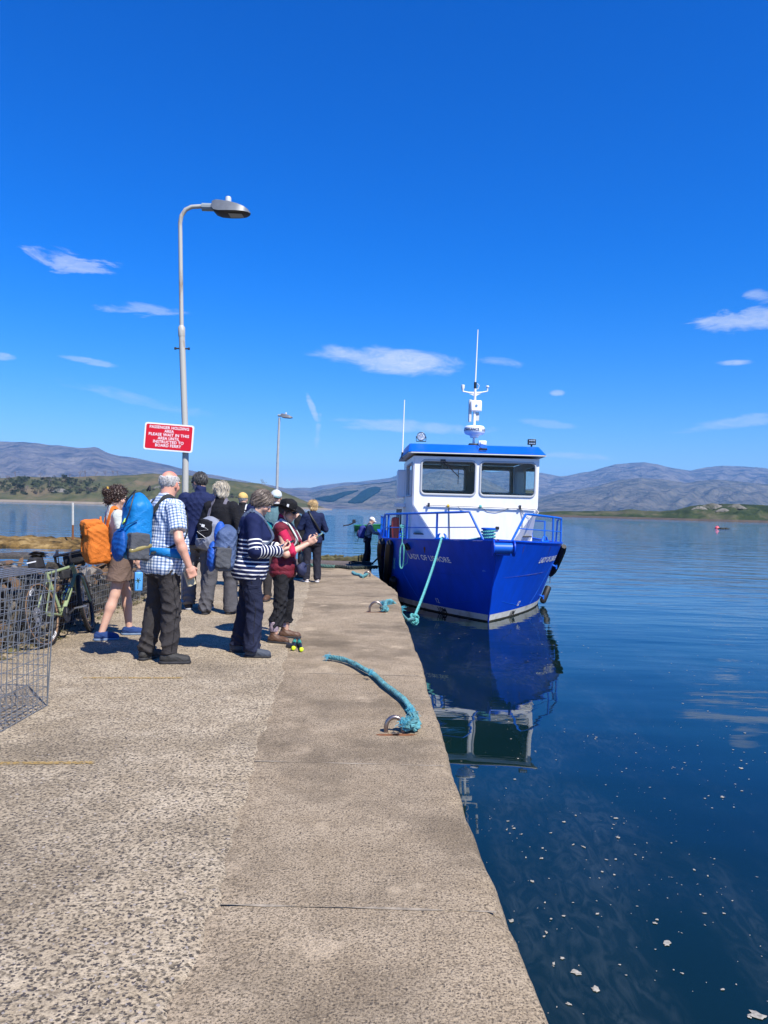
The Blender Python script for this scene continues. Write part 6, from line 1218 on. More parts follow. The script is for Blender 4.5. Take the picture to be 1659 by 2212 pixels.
    def pk(s, name, m, *shapes, h=.008, wrinkle=0, parent=None):
        """extra piece on the pack, given in the pack's own frame: ('e',c,r) ellipsoid, ('b',c,half,rad) box, ('c',a,b,r1,r2) cone"""
        M = s.PM; R3 = M.to_3x3().to_4x4(); pts = np.array([list(M @ Vector(q[1])) for q in shapes]+[list(M @ Vector(q[2])) for q in shapes if q[0] == 'c']); R = max(max(q[2]) if q[0] == 'e' else (np.linalg.norm(q[2])+q[3] if q[0] == 'b' else max(q[3:5])) for q in shapes)+.03
        f = Field(pts.min(0)-R, pts.max(0)+R, h)
        for q in shapes:
            if q[0] == 'e': f.ell(M @ Vector(q[1]), q[2], R3, .015)
            elif q[0] == 'b': f.rbox(M @ Vector(q[1]), q[2], q[3], R3, .01)
            else: f.cone(M @ Vector(q[1]), M @ Vector(q[2]), q[3], q[4], .01)
        if wrinkle: f.disp(lambda x, y, z: wrinkle*wr(x, y, z, s.seed+3, 1.3))
        return mk(name, s.rel(f.mesh()), m, parent or s.PR)
    def pline(s, name, pts, r, m, flat=None, parent=None):
        g = MB(); g.tube([s.PM @ Vector(p)-s.PB for p in pts], r, 6, flat=flat); return mk(name, g, m, parent or s.PR)
    def world(s, p): return Matrix.Translation(s.root.location) @ Matrix.Rotation(s.root.rotation_euler.z, 4, 'Z') @ (Vector(p)*s.root.scale.x)
# ---------------------------------------------------------------- the waiting passengers
def stand(fl_, fr_, headpx, heading, D=None, z0=0.0, yl=-8, yr=8, dh=0.0):
    """feet given where the picture shows them on the pier; stature from the head top"""
    a, b = (P(*fl_, z=z0), P(*fr_, z=z0)) if D is None else (P(*fl_, D=D), P(*fr_, D=D)); a.z = b.z = z0; c = (a+b)/2; H = P(*headpx, D=c.y).z-z0+dh; k = H/1.75; r = Matrix.Rotation(R_(heading), 3, 'Z'); la, lb = r @ (a-c)/k, r @ (b-c)/k
    cl = lambda v, s: (max(-.24, min(.24, v.x)) if abs(v.x) > .06 else s*.08, max(-.3, min(.3, v.y)))
    return dict(foot=(c.x, c.y), heading=heading, H=H, z0=z0, feet=((*cl(la, -1), yl), (*cl(lb, 1), yr)))
NAVY = cloth('navy cloth', (.012, .02, .075)); DGREY = cloth('charcoal trouser cloth', (.040, .036, .036)); GREYT = cloth('grey trouser cloth', (.085, .083, .09)); BLK = cloth('black cloth', (.010, .010, .013)); DNAVY = cloth('dark navy trouser cloth', (.014, .018, .042))
SOLE = mat('dark rubber sole', (.02, .02, .022), .7); SOLEW = mat('pale sole', (.6, .58, .55), .6)
STRAPG = cloth('grey strap webbing', (.06, .065, .075)); BUCK = mat('black buckle', (.012, .012, .012), .4)

# woman with the orange rucksack
S = stand((284, 1371), (225, 1383), (243, 1051), 56, yl=20, yr=8)
p1 = Person('woman in pale t-shirt and brown shorts with curly dark hair in a bun', **S, seed=2, girth=.92, hips=1.05, sh=.93, bust=.03, head=(14, 14), lean=-7, arms=(((-.24, .02, 1.13), (-.20, .16, .93)), ((.245, -.0, 1.13), (.255, .12, .90), dict(palm=(-1, .2, 0), curl=.75))))
p1.body(); p1.top('t_shirt', cloth('pale mint cotton', (.52, .55, .50)), .014, 'short', .90, .007); p1.trousers(cloth('brown linen', (.15, .10, .075), var=.12), .022, shorts=True, wide=.02, waist=1.04, name='shorts'); p1.shoes(cloth('blue canvas', (.02, .05, .16)), mat('blue grey sole', (.12, .18, .28), .6))
HB = hair_mat('dark brown curls', (.055, .026, .016), (.014, .007, .005)); p1.hair('curly', HB, .024, .012, -.085, 1.35, -.05, extra=(((0, -.125, .045), (.055, .05, .05)), ((.0, -.09, -.04), (.075, .05, .055))), h=.005)
g = MB(); c = p1.HM @ Vector((0, -.105, .06)); g.tube([c+(p1.HM.to_3x3() @ Vector((math.cos(a)*.040*(1+.1*math.sin(9*a)), -.02*math.sin(a), math.sin(a)*.040))) for a in np.linspace(0, 6.283, 30)[:-1]], .014, 7, closed=True); mk('scrunchie', g, mat('mustard scrunchie', (.6, .36, .05), .8), p1.root); p1.sunglasses()
ORG = cloth('orange rucksack canvas', (.62, .17, .025), var=.15); p1.pack('rucksack', 'bright orange roll-flap rucksack on the woman in brown shorts', ORG, .36, .50, .24, 1.15, strapm=ORG, tilt=3, wrinkle=.006, bulge=.0)
p1.pk('flap', ORG, ('b', (0, -.03, .205), (.115, .075, .018), .025), ('b', (0, -.115, .15), (.11, .008, .05), .012), wrinkle=.005); p1.pline('closure_strap', [(-.0, -.128, .12), (0, -.145, 0), (0, -.15, -.10)], .016, ORG, flat=.3); p1.pk('buckle', BUCK, ('b', (0, -.150, .07), (.012, .006, .02), .004)); p1.pline('leather_tab', [(-.16, 0, .14), (-.168, -.02, .02)], .012, mat('tan leather', (.25, .10, .04), .6)); p1.pline('haul_loop', [(-.03, .07, .22), (0, .08, .27), (.03, .07, .22)], .01, ORG)
hp_ = p1.world(p1.hands[1]); bt = thing('drinks_carton', 'blue drinks carton with palm tree print hanging from the woman\'s hand', 'carton', hp_-Vector((.03, -.01, .27)), R_(25)); g = MB(); g.rr = 0; g.box((0, 0, .10), (.085, .085, .21)); mk('carton', g, mat('carton blue', (.06, .26, .62), .4, var=.2, vscale=14, col2=(.10, .36, .7)), bt, bevel=.012)
g = MB(); g.lathe([(.02, 0), (.02, .02), (.001, .022)], 12, Matrix.Translation((0, 0, .205)), cap=False); mk('lid', g, WS, bt); PALM = mat('palm print', (.02, .05, .02), .6)
for fx_, rz in ((0, 0), (1, 90)):
    g = MB(); Rm = Matrix.Rotation(R_(-rz), 3, 'Z'); tr_ = [(-.004, .02), (.004, .02), (.006, .11), (0, .11)]; g.add([Rm @ Vector((x-.01, -.0445, z)) for x, z in tr_], [(0, 1, 2, 3)])
    for a in range(0, 360, 60): c_, s_ = math.cos(R_(a)), math.sin(R_(a)); g.add([Rm @ Vector((-.008+x*c_-z*s_, -.0445, .115+x*s_+z*c_)) for x, z in ((0, -.004), (.026, -.006), (.032, 0), (0, .004))], [(0, 1, 2, 3)])
    mk('print', g, PALM, bt, smooth=0, kind='stuff')

# bald man in the checked shirt
S = stand((323, 1424), (372, 1433), (357, 1016), 50, yl=-25, yr=30)
p2 = Person('bald older man in blue checked shirt and charcoal trousers', **S, seed=4, girth=1.16, belly=.05, hips=1.0, sh=1.05, head=(-30, 4), lean=3, skin=SKINR, arms=(((-.30, .02, 1.13), (-.24, .18, .95)), ((.325, -.015, 1.13), (.335, .10, .89), dict(palm=(-1, .25, 0), curl=.8))))
p2.body(tint=lambda x, y, z: .9*np.exp(-((x)**2+(y+.0)**2+(z-.12)**2)/.07**2)+.25*(z > -.1)); p2.top('checked_shirt', pattern_mat('blue check shirt', 'check'), .024, 'short', .80, .008, collar=.010, flare=.014); p2.trousers(DGREY, .020, wide=.012, wrinkle=.012); [p2.patch(p2.tb, (q*.085, -.25, .84), (.055, 0, 0), (0, 0, .06), DGREY, p2.root) for q in (-1, 1)]; p2.shoes(mat('dark walking shoe', (.025, .024, .022), .7, bump=.4, bscale=120), SOLE, boot=.02, lace=BUCK)
p2.hair('fringe', hair_mat('short grey hair', (.55, .53, .50), (.40, .38, .36)), .008, .004, -.07, 1.9, -.02)
BLU = cloth('bright blue pack nylon', (.008, .19, .50), rough=.5, var=.2); PG = cloth('slate pocket mesh', (.075, .08, .09)); p2.pack('hiking_pack', 'tall bright blue hiking pack with grey mesh pocket on the bald man', BLU, .29, .60, .20, 1.17, strapm=cloth('dark strap', (.03, .035, .035)), tilt=-3, belt=BLU, wrinkle=.002, bulge=.02, shift=(0, .05))
p2.pk('side_pocket', PG, ('b', (.13, -.03, -.18), (.035, .07, .10), .02), wrinkle=.004); p2.pk('front_pocket', cloth('deep blue nylon', (.010, .085, .33), rough=.5), ('e', (0, -.15, -.17), (.135, .05, .15)), wrinkle=.005); p2.pk('bottle', mat('olive bottle', (.22, .18, .06), .3), ('c', (.165, -.10, -.22), (.165, .06, -.17), .026, .022)); p2.pline('zip', [(.10, -.16, .0), (.13, -.13, .10), (.12, -.10, .22), (.06, -.06, .30)], .006, BUCK); p2.pline('zip_pull', [(.115, -.155, .06), (.13, -.165, .03), (.10, -.17, .01), (.115, -.155, .06)], .004, mat('lime cord', (.45, .7, .1), .6)); p2.pline('compression_strap', [(.16, -.06, .05), (.10, -.17, -.02), (0, -.19, -.04)], .009, BUCK, flat=.3); p2.pline('grab_loop', [(-.03, .09, .33), (0, .10, .37), (.03, .09, .33)], .01, BUCK); p2.pline('lid_strap', [(.05, -.05, .32), (.07, -.12, .24), (.06, -.15, .16)], .01, BUCK, flat=.3)
hp_ = p2.world(p2.hands[1]); g = MB(); g.box((0, 0, 0), (.02, .09, .15)); g.box((.012, .01, -.004), (.006, .085, .15)); o = mk('folded_map', g, mat('cream paper', (.55, .47, .30), .8, var=.3, vscale=30), label='folded cream map in the bald man\'s hand', cat='map', bevel=.004); o.location = hp_+Vector((-.035, .03, -.02)); o.rotation_euler = (R_(15), R_(-10), R_(-30))

# man in the navy fleece
S = stand((408, 1316), (447, 1317), (421, 1021), -4, yl=-14, yr=10)
p3 = Person('man in navy fleece and sunglasses standing beside the lamp post', **S, seed=6, girth=1.12, sh=1.06, belly=.02, head=(-48, 4), arms=(((-.30, -.03, 1.16), (-.14, .21, 1.08)), ((.30, -.03, 1.16), (.14, .21, 1.08))))
p3.body(); p3.top('fleece', NAVY, .026, 'long', .83, .006, collar=.022); p3.trousers(cloth('two tone grey trousers', (.16, .155, .155), var=.1), .020, wide=.012, wrinkle=.010); p3.shoes(mat('black trainer', (.02, .02, .022), .6), mat('grey sole', (.35, .36, .37), .6)); p3.hair('short', hair_mat('dark grey hair', (.10, .095, .09), (.03, .028, .026)), .013, .005, -.075); p3.sunglasses()

# fair-haired woman with the grey pack
S = stand((446, 1326), (500, 1326), (482, 1042), 12, yl=-14, yr=8)
p4 = Person('woman with grey blonde bob, black jacket and grey flared trousers', **S, seed=8, girth=1.0, hips=1.06, sh=.96, bust=.03, head=(-50, 3), arms=(((-.27, -.02, 1.15), (-.10, .20, 1.10)), ((.27, -.02, 1.15), (.10, .20, 1.10))))
p4.body(); p4.top('jacket', BLK, .028, 'long', .86, .005, collar=.03); p4.trousers(GREYT, .014, wide=.030, wrinkle=.010, hem=.035); [p4.patch(p4.tb, (q*.085, -.2, .86), (.055, 0, 0), (0, 0, .06), GREYT, p4.root) for q in (-1, 1)]; p4.shoes(mat('dark sandal', (.03, .028, .026), .6), SOLE); p4.hair('bob', hair_mat('grey blonde hair', (.60, .54, .42), (.34, .29, .21)), .022, .006, -.105, 1.4, -.06, extra=(((0, -.06, -.045), (.085, .06, .06)),)); p4.sunglasses()
GRP = cloth('light grey pack nylon', (.24, .26, .32), rough=.6); p4.pack('daypack', 'small grey and black daypack slung low on the blonde woman in black', GRP, .27, .44, .17, 1.10, strapm=cloth('purple grey strap', (.16, .15, .18)), shift=(-.07, -.02), tilt=14, wrinkle=.005)
p4.pk('black_panel', BLK, ('e', (-.02, -.10, .03), (.10, .055, .15)), ('b', (-.03, -.09, .12), (.06, .03, .03), .02)); p4.pk('bottle', mat('turquoise cap bottle', (.10, .48, .55), .4), ('c', (.14, -.02, -.16), (.14, -.02, .0), .032, .03)); p4.pline('bungee', [(-.09, -.14, .10), (.05, -.155, .06), (-.09, -.16, .0), (.05, -.155, -.05), (-.08, -.14, -.10)], .004, mat('white cord', (.7, .7, .7), .6)); v, f = text_mesh('▲', .05) if False else ([(-.022, 0, 0), (.022, 0, 0), (.022, .035, 0), (-.022, .035, 0)], [(0, 1, 2, 3)]); g = MB(); g.add([p4.PM @ Vector((-.03+x, -.162+.03*0, .075+y))-p4.PB for x, y, z in v], f); mk('emblem', g, WHL, p4.PR, smooth=0)

# man in the yellow cap
S = dict(foot=tuple(P(524, 1100, D=14.0))[:2], heading=2, H=P(525, 1063, D=14.0).z-.01, z0=0.0)
p5 = Person('man in a yellow cap and black gilet seen from behind', **S, seed=10, girth=1.05, near=False, head=(5, 0)); p5.body(); p5.top('gilet', BLK, .026, 'long', .84, .005, collar=.02); p5.trousers(GREYT, .018); p5.shoes(mat('dark walking shoe', (.025, .024, .022), .7), SOLE); p5.hair('fringe', hair_mat('short grey hair', (.55, .53, .50), (.40, .38, .36)), .008, .004, -.075, 1.9, -.02); p5.cap(cloth('yellow cap cotton', (.62, .42, .14)))
p5.pack('black_pack', 'black backpack with pale shoulder stripes on the man in the yellow cap', BLK, .28, .42, .16, 1.18, strapm=mat('silver grey strap', (.55, .56, .58), .6)); 

# woman in the striped top
S = stand((520, 1409), (552, 1420), (566, 1056), 78, yl=6, yr=12)
p6 = Person('woman in navy striped jumper and navy cargo trousers looking down at a phone', **S, seed=12, girth=1.16, hips=1.12, bust=.05, sh=.95, belly=.03, head=(4, 30), lean=3, arms=(((-.27, .04, 1.14), (-.06, .27, 1.15), dict(palm=(.4, -.2, 1), dir=(.5, .8, .2), curl=.35)), ((.29, .03, 1.11), (.10, .29, 1.12), dict(palm=(-.5, -.1, 1), dir=(-.3, .9, .3), curl=.4))))
p6.body(); p6.top('striped_jumper', pattern_mat('navy and white stripe', 'stripe'), .026, 'long', .80, .006, collar=.02, flare=.012, slv=.010); p6.trousers(DNAVY, .020, wide=.018, wrinkle=.011); p6.patch(p6.tb, (.23, .02, .66), (0, .075, 0), (0, 0, .085), DNAVY, p6.root); p6.patch(p6.tb, (.23, .02, .735), (0, .08, 0), (0, 0, .022), DNAVY, p6.root, 'pocket_flap', .013); p6.shoes(mat('slate walking boot', (.045, .055, .075), .7, bump=.4, bscale=120), SOLE, boot=.02, lace=BUCK); p6.hair('short', hair_mat('brown grey hair', (.20, .155, .12), (.09, .07, .055)), .024, .010, -.085, 1.35, -.045, extra=(((0, -.05, -.03), (.082, .065, .06)),))
B2 = cloth('royal blue pack nylon', (.02, .10, .46), rough=.5, var=.2); B3 = cloth('slate blue nylon', (.07, .11, .22), rough=.6); p6.pack('school_pack', 'blue and slate backpack with mesh pocket on the woman in stripes', B3, .31, .48, .20, 1.13, strapm=cloth('denim grey strap', (.09, .12, .18)), tilt=-8, shift=(0, -.02), wrinkle=.005)
p6.pk('front_pocket', B2, ('e', (0, -.13, -.10), (.12, .06, .16)), wrinkle=.005); p6.pk('top_stripe', B2, ('e', (.03, -.075, .14), (.05, .06, .13))); p6.pk('mesh_pocket', PG, ('b', (.125, -.02, -.12), (.03, .06, .09), .02), wrinkle=.005); p6.pline('side_strap', [(.15, .04, .0), (.13, -.10, -.01), (.05, -.165, -.01)], .013, STRAPG, flat=.3); p6.pk('red_tag', mat('red tag', (.5, .05, .03), .6), ('b', (-.06, -.14, .03), (.012, .004, .01), .003))
hp_ = p6.world((p6.hands[0]+p6.hands[1])/2); g = MB(); g.box((0, 0, 0), (.072, .15, .010)); ph = mk('phone', g, BPL, label='dark phone held low by the woman in stripes', cat='phone', bevel=.004); ph.location = hp_+Vector((.02, 0, .012)); ph.rotation_euler = (R_(25), R_(8), R_(-78)); g = MB(); g.box((0, 0, .0062), (.064, .138, .001)); mk('screen', g, mat('dark screen', (.02, .025, .03), .08), ph)

# man in the white cap facing this way
S = dict(foot=tuple(P(591, 1298, z=0))[:2], heading=176, H=P(595, 1057, D=P(591, 1298, z=0).y).z-.01, z0=0.0)
p7 = Person('bearded man in a white cap and sunglasses facing the others', **S, seed=14, girth=1.08, near=False, head=(4, 4)); p7.body(); p7.top('pale_shirt', cloth('teal grey cotton', (.10, .19, .21)), .022, 'long', .84, .006, collar=.012); p7.trousers(DGREY, .018); p7.shoes(mat('brown leather boot', (.10, .05, .028), .6), SOLE, boot=.04); p7.hair('beard', hair_mat('white beard', (.6, .58, .55), (.36, .34, .32)), .0, .004, -.2, -30, -.9, extra=(((0, .045, -.085), (.058, .055, .045)),), name='beard'); p7.hair('fringe', hair_mat('short grey hair', (.55, .53, .50), (.40, .38, .36)), .008, .004, -.07, 1.9, -.02); p7.sunglasses(); p7.cap(cloth('white cap cotton', (.55, .60, .60)), cloth('teal peak', (.10, .20, .22)))

# woman in the black wide-brimmed hat
S = stand((621, 1378), (597, 1389), (616, 1080), 97, yl=-6, yr=10, dh=-.02)
p8 = Person('woman in wide black hat, maroon quilted gilet and brown boots, tapping a phone', **S, seed=16, girth=1.05, hips=1.04, bust=.05, sh=.96, head=(10, 12), lean=0, arms=(((-.24, .10, 1.14), (-.05, .33, 1.27), dict(palm=(.6, .3, .4), dir=(.3, .8, .4), curl=.35)), ((.255, .09, 1.10), (.09, .33, 1.24), dict(palm=(-.6, .2, .5), dir=(-.2, .8, .5), curl=.45))))
p8.body(); CRM = cloth('crimson jersey', (.50, .018, .075)); p8.top('crimson_top', CRM, .016, 'elbow', .84, .006, collar=.028); MAR = cloth('maroon quilted nylon', (.16, .018, .032), rough=.6); p8.top('quilted_gilet', MAR, .034, 'none', .80, .003, collar=.02, quilt=.008); p8.trousers(cloth('black trekking cloth', (.016, .016, .019)), .020, wide=.012, wrinkle=.012, hem=.20); BRB = mat('brown leather boot', (.10, .05, .028), .6); p8.shoes(BRB, SOLE, boot=.075, ln=.012, lace=mat('brown lace', (.07, .04, .025), .8), name='boot')
for hip, kn, an, yaw in p8.legs: g = MB(); a_ = an+Vector((0, -.005, .06)); g.lathe([(.050, .0), (.055, .02), (.060, .05), (.056, .085), (.058, .11), (.05, .12)], 16, Matrix.Translation(a_)); mk('sock', g, cloth('mauve marled sock', (.42, .33, .38), var=.5, sc=60), p8.root)
p8.hair('bob', hair_mat('grey brown hair', (.16, .12, .10), (.05, .04, .035)), .010, .006, -.075, 1.5, -.05)
H_ = lambda x, y, z: p8.HM @ Vector((x, y, z)); FELT = cloth('black felt', (.010, .010, .011)); g = MB(); rows = []
for r, z in ((.093, .045), (.097, .08), (.094, .115), (.085, .145), (.06, .158), (.03, .150), (.001, .146)): rows.append([H_(r*math.cos(t), -.012+r*1.2*math.sin(t), z+.012*math.cos(2*t)*(z > .13)) for t in np.linspace(0, 6.283, 37)])
g.grid(rows); hat = mk('hat', g, FELT, p8.root, smooth=60); rows = []
for e in np.linspace(0, 1, 7): rows.append([H_((.092+.115*e)*math.cos(t), -.012+(.11+.115*e)*math.sin(t), .046+.045*e*e*abs(math.cos(t))**1.5-.028*e*abs(math.sin(t))) for t in np.linspace(0, 6.283, 37)])
g = MB(); g.grid(rows); b_ = mk('brim', g, FELT, hat, smooth=60); sm = b_.modifiers.new('thick', 'SOLIDIFY'); sm.thickness = .004; g = MB(); g.add([H_((.098)*math.cos(t)+.0, -.012+.117*math.sin(t), z) for t in (.18, .42) for z in (.07, .105)], [(0, 2, 3, 1)]); mk('emblem', g, WHL, hat, smooth=0); g = MB(); g.tube([H_(q*.085, .0, .03) for q in (1,)]+[H_(.078, .02, -.06), H_(.03, .05, -.125), H_(-.03, .05, -.125), H_(-.078, .02, -.06), H_(-.085, 0, .03)], .0025, 5); mk('chin_cord', g, BUCK, hat); p8.sunglasses()
TL = cloth('teal pack nylon', (.01, .20, .22), rough=.6); p8.pack('teal_pack', 'teal backpack with white straps on the woman in the black hat', TL, .30, .46, .20, 1.27, strapm=mat('off white strap', (.55, .58, .55), .7)); p8.pline('cord', [(-.08, -.12, .16), (.05, -.14, .10), (-.06, -.15, .04), (.05, -.15, -.02)], .005, mat('white cord', (.7, .7, .7), .6))
hp_ = p8.world((p8.hands[0]+p8.hands[1])/2); g = MB(); g.box((0, 0, 0), (.076, .155, .011)); ph = mk('phone', g, mat('sage phone case', (.20, .30, .20), .5), label='phone in a sage green case in the hatted woman\'s hands', cat='phone', bevel=.004); ph.location = hp_+Vector((.02, 0, .01)); ph.rotation_euler = (R_(35), R_(15), R_(-97)); g = MB(); g.box((0, 0, .0065), (.066, .142, .001)); mk('screen', g, MATS['dark screen'], ph)
bz = p8.world((.03, .235, .91)); wb = thing('belt_bag', 'navy spotted belt bag at the hatted woman\'s waist', 'bag', bz, p8.root.rotation_euler.z); f = Field((-.16, -.12, -.13), (.16, .12, .13), .008); f.ell((0, 0, 0), (.115, .06, .085)); f.disp(lambda x, y, z: .004*wr(x, y, z, 3)); mk('pouch', mesh_np('pouch', *f.mesh()), mat('navy spotted cloth', (.02, .025, .07), .8, var=.9, vscale=70, col2=(.30, .32, .42), thr=(.28, .34)), wb); g = MB(); g.tube([(-.08, .058, .05), (0, .066, .055), (.08, .058, .05)], .005, 5); mk('zip', g, BUCK, wb)
bn = p8.world((.06, .225, 1.06)); bi = thing('binoculars', 'small black binoculars hanging on the hatted woman\'s chest', 'binoculars', bn, p8.root.rotation_euler.z)
for q in (-1, 1): g = MB(); g.lathe([(.018, -.06), (.024, -.05), (.024, .03), (.016, .05), (.016, .06)], 12, Matrix.Translation((q*.03, 0, 0))); mk('barrel', g, BPL, bi)
g = MB(); g.tube([(-.03, 0, 0), (.03, 0, 0)], .012, 6); g.tube([(-.04, 0, .05), (-.07, -.03, .2), (-.08, -.14, .38)], .005, 5); g.tube([(.04, 0, .05), (.06, -.03, .2), (.07, -.14, .38)], .005, 5); mk('neck_strap', g, mat('green neck cord', (.05, .11, .08), .7), bi)

# blonde woman in the navy jumper
S = stand((661, 1257), (684, 1257), (670, 1081), -14, yl=-6, yr=6)
p9 = Person('blonde woman in navy jumper with a black cross-body strap, seen from behind', **S, seed=18, girth=1.06, hips=1.06, sh=.95, near=False, head=(-8, 10), arms=(((-.27, .02, 1.14), (-.08, .2, 1.16)), ((.28, -.02, 1.13), (.16, .18, 1.16)))); p9.body(); p9.top('jumper', cloth('navy jersey', (.010, .018, .06)), .020, 'long', .84, .005, collar=.006); p9.trousers(cloth('dark trouser cloth', (.020, .020, .030)), .018, wide=.016, hem=.05); p9.shoes(mat('pale trainer', (.55, .48, .44), .7), SOLEW); p9.hair('bob', hair_mat('golden blonde hair', (.62, .45, .21), (.36, .23, .10)), .024, .007, -.115, 1.35, -.06, extra=(((0, -.05, -.06), (.088, .06, .06)),))
bz = p9.world((.20, .16, .96)); cb_ = thing('cross_body_bag', 'black cross-body bag on the blonde woman in navy', 'bag', bz, p9.root.rotation_euler.z, scale=p9.root.scale.x); Q = Vector((.20, .16, .96)); f = Field((-.12, -.08, -.12), (.12, .08, .12), .01); f.rbox((0, 0, 0), (.06, .015, .05), .025); mk('pouch', mesh_np('pouch', *f.mesh()), BLK, cb_)
pts = [(-.10, .06, 1.47), (-.105, -.03, 1.515), (-.085, -.105, 1.46), (-.03, -.150, 1.36), (.05, -.158, 1.24), (.13, -.128, 1.11), (.195, -.04, 1.02), (.205, .08, .98), (.20, .15, 1.0)]; g = MB(); rows = []
for i, p_ in enumerate(pts):
    p_ = Vector(p_); tv = (Vector(pts[min(i+1, 8)])-Vector(pts[max(i-1, 0)])).normalized(); o_ = Vector((p_.x, p_.y, .25 if p_.z > 1.5 else 0)).normalized(); sd_ = tv.cross(o_).normalized(); rows.append([p_-Q+sd_*.022, p_-Q+o_*.008, p_-Q-sd_*.022])
g.grid(rows); o = mk('strap', g, mat('black webbing', (.012, .012, .012), .6), cb_); sm = o.modifiers.new('thick', 'SOLIDIFY'); sm.thickness = .006

# companion half hidden behind her
c = P(652, 1256, D=16.2); S = dict(foot=(c.x, c.y), heading=-80, H=1.50, z0=0.0)
p10 = Person('person in black bending over a phone in front of the blonde woman', **S, seed=20, near=False, lean=14, head=(0, 20), arms=(((-.25, .10, 1.15), (-.06, .30, 1.22)), ((.25, .10, 1.15), (.06, .30, 1.22)))); p10.body(); p10.top('black_top', BLK, .02, 'long', .84, .005); p10.trousers(BLK, .018); p10.shoes(mat('black trainer', (.02, .02, .022), .6), SOLE); p10.hair('short', hair_mat('dark grey hair', (.10, .095, .09), (.03, .028, .026)), .012, .005); p10.sunglasses()

# man with the blue pack at the ferry's side
DD = 23.2; zz = -0.012-(DD-PIER_END)*0.057; a = P(786, 1228, D=DD); b = P(799, 1228, D=DD)
p11 = Person('man in a white cap with a blue pack reaching for the ferry rail', (a.x*.5+b.x*.5, DD), 84, 1.47, seed=22, near=False, lean=9, head=(0, 14), z0=zz, feet=((-.08, .08, 0), (.09, -.08, 5)), arms=(((-.22, .16, 1.22), (-.16, .38, 1.20)), ((.25, .16, 1.20), (.20, .50, 1.18), dict(curl=.5, palm=(-.3, .3, -1))))); p11.body(); GST = mat('grey striped jersey', (.28, .29, .31), .85, var=.9, vscale=30, col2=(.09, .095, .11), stretch=(.1, .1, 1.6)); p11.top('grey_jersey', GST, .02, 'long', .84, .006, collar=.01); p11.trousers(BLK, .02, wide=.012); p11.shoes(mat('dark walking shoe', (.025, .024, .022), .7), SOLE); p11.hair('fringe', hair_mat('short grey hair', (.55, .53, .50), (.40, .38, .36)), .008, .004, -.07, 1.9, -.02); p11.cap(cloth('bright white cap', (.72, .70, .66)))
p11.pack('blue_rucksack', 'purplish blue rucksack on the man in the white cap by the ferry', cloth('violet blue nylon', (.03, .045, .22)), .30, .48, .22, 1.16, strapm=BLK); p11.pk('front_pocket', cloth('purple grey nylon', (.07, .07, .12)), ('e', (0, -.12, -.08), (.11, .06, .13))); p11.pline('hanging_strap', [(.05, -.08, -.22), (.06, -.1, -.32), (.05, -.09, -.40)], .008, BLK)
# ================================================================ trees on the headland, bicycle, haze
def surf_at(grid, x, y):
    """the point of a ridge grid that shows nearest to a picture point"""
    best = None
    for i in range(1, grid.shape[0]-3):
        for j in range(0, grid.shape[1]):
            px, py = proj(grid[i, j]); d = (px-x)**2+(py-y)**2
            if best is None or d < best[0]: best = (d, grid[i, j])
    return Vector(best[1])
PX = np.array([[proj(p) for p in row] for row in hl_g])
def head_at(x, y):
    d = (PX[1:-3, :, 0]-x)**2+(PX[1:-3, :, 1]-y)**2; i, j = np.unravel_index(np.argmin(d), d.shape); return Vector(hl_g[1+i, j])
LEAF = [mat('dark scrub leaves', (0.045, 0.062, 0.022), 0.9, var=.5, vscale=.5), mat('spring leaves', (0.075, 0.09, 0.03), 0.9, var=.5, vscale=.5), mat('gorse brown leaves', (0.10, 0.08, 0.045), 0.9, var=.5, vscale=.5)]
BARK = mat('pale bark', (0.20, 0.17, 0.15), 0.9, var=.4, vscale=2); TWIG = mat('grey twigs', (0.17, 0.14, 0.13), 0.9)
def crown_mesh(seed, w, h, n):
    rr = random.Random(seed); g = MB(); cl = [(rr.uniform(-.55, .55)*w, rr.uniform(-.55, .55)*w, h*rr.uniform(.35, .95), rr.uniform(.22, .42)*w) for _ in range(9)]
    for _ in range(n):
        cx, cy, cz, cr = rr.choice(cl); v = Vector((rr.gauss(0, 1), rr.gauss(0, 1), rr.gauss(0, .8))).normalized()*cr*rr.uniform(.55, 1.05); c = Vector((cx, cy, cz))+v; s = w*.085*rr.uniform(.6, 1.3)
        a = Vector((rr.uniform(-1, 1), rr.uniform(-1, 1), rr.uniform(-1, 1))).normalized()*s; b = a.orthogonal().normalized()*s*.7; g.add([c-a, c+b, c+a, c-b], [(0, 1, 2, 3)])
    return g
def branches(seed, h, depth=4, r0=.22):
    rr = random.Random(seed); g = MB()
    def br(p, d, l, r, k):
        q = p+d*l; g.tube([p, (p+q)/2+Vector((rr.uniform(-.05, .05), rr.uniform(-.05, .05), 0))*l, q], [r, r*.8, r*.6], 5)
        if k == 0: return
        for _ in range(3 if k > 1 else 4):
            e = (d+Vector((rr.uniform(-.9, .9), rr.uniform(-.9, .9), rr.uniform(-.1, .6)))).normalized(); br(q-d*l*rr.uniform(0, .3), e, l*rr.uniform(.55, .78), r*.55, k-1)
    br(Vector((0, 0, -.3)), Vector((rr.uniform(-.1, .1), 0, 1)).normalized(), h*.33, r0, depth); return g
protos = []
for k in range(6):
    ww = 4.5 if k < 3 else 3.4; hh = (6.5, 5, 4, 3.4, 7.5, 3)[k]
    protos.append((crown_mesh(50+k, ww, hh, 420), branches(k, hh*.8, 2)))
pm = []
for k, (cr, tr) in enumerate(protos):
    a = bpy.data.meshes.new('crown'); a.from_pydata(cr.v, [], cr.f); a.update(); a.materials.append(LEAF[k % 3]); b = bpy.data.meshes.new('trunk'); b.from_pydata(tr.v, [], tr.f); b.update(); b.materials.append(BARK); pm.append((a, b))
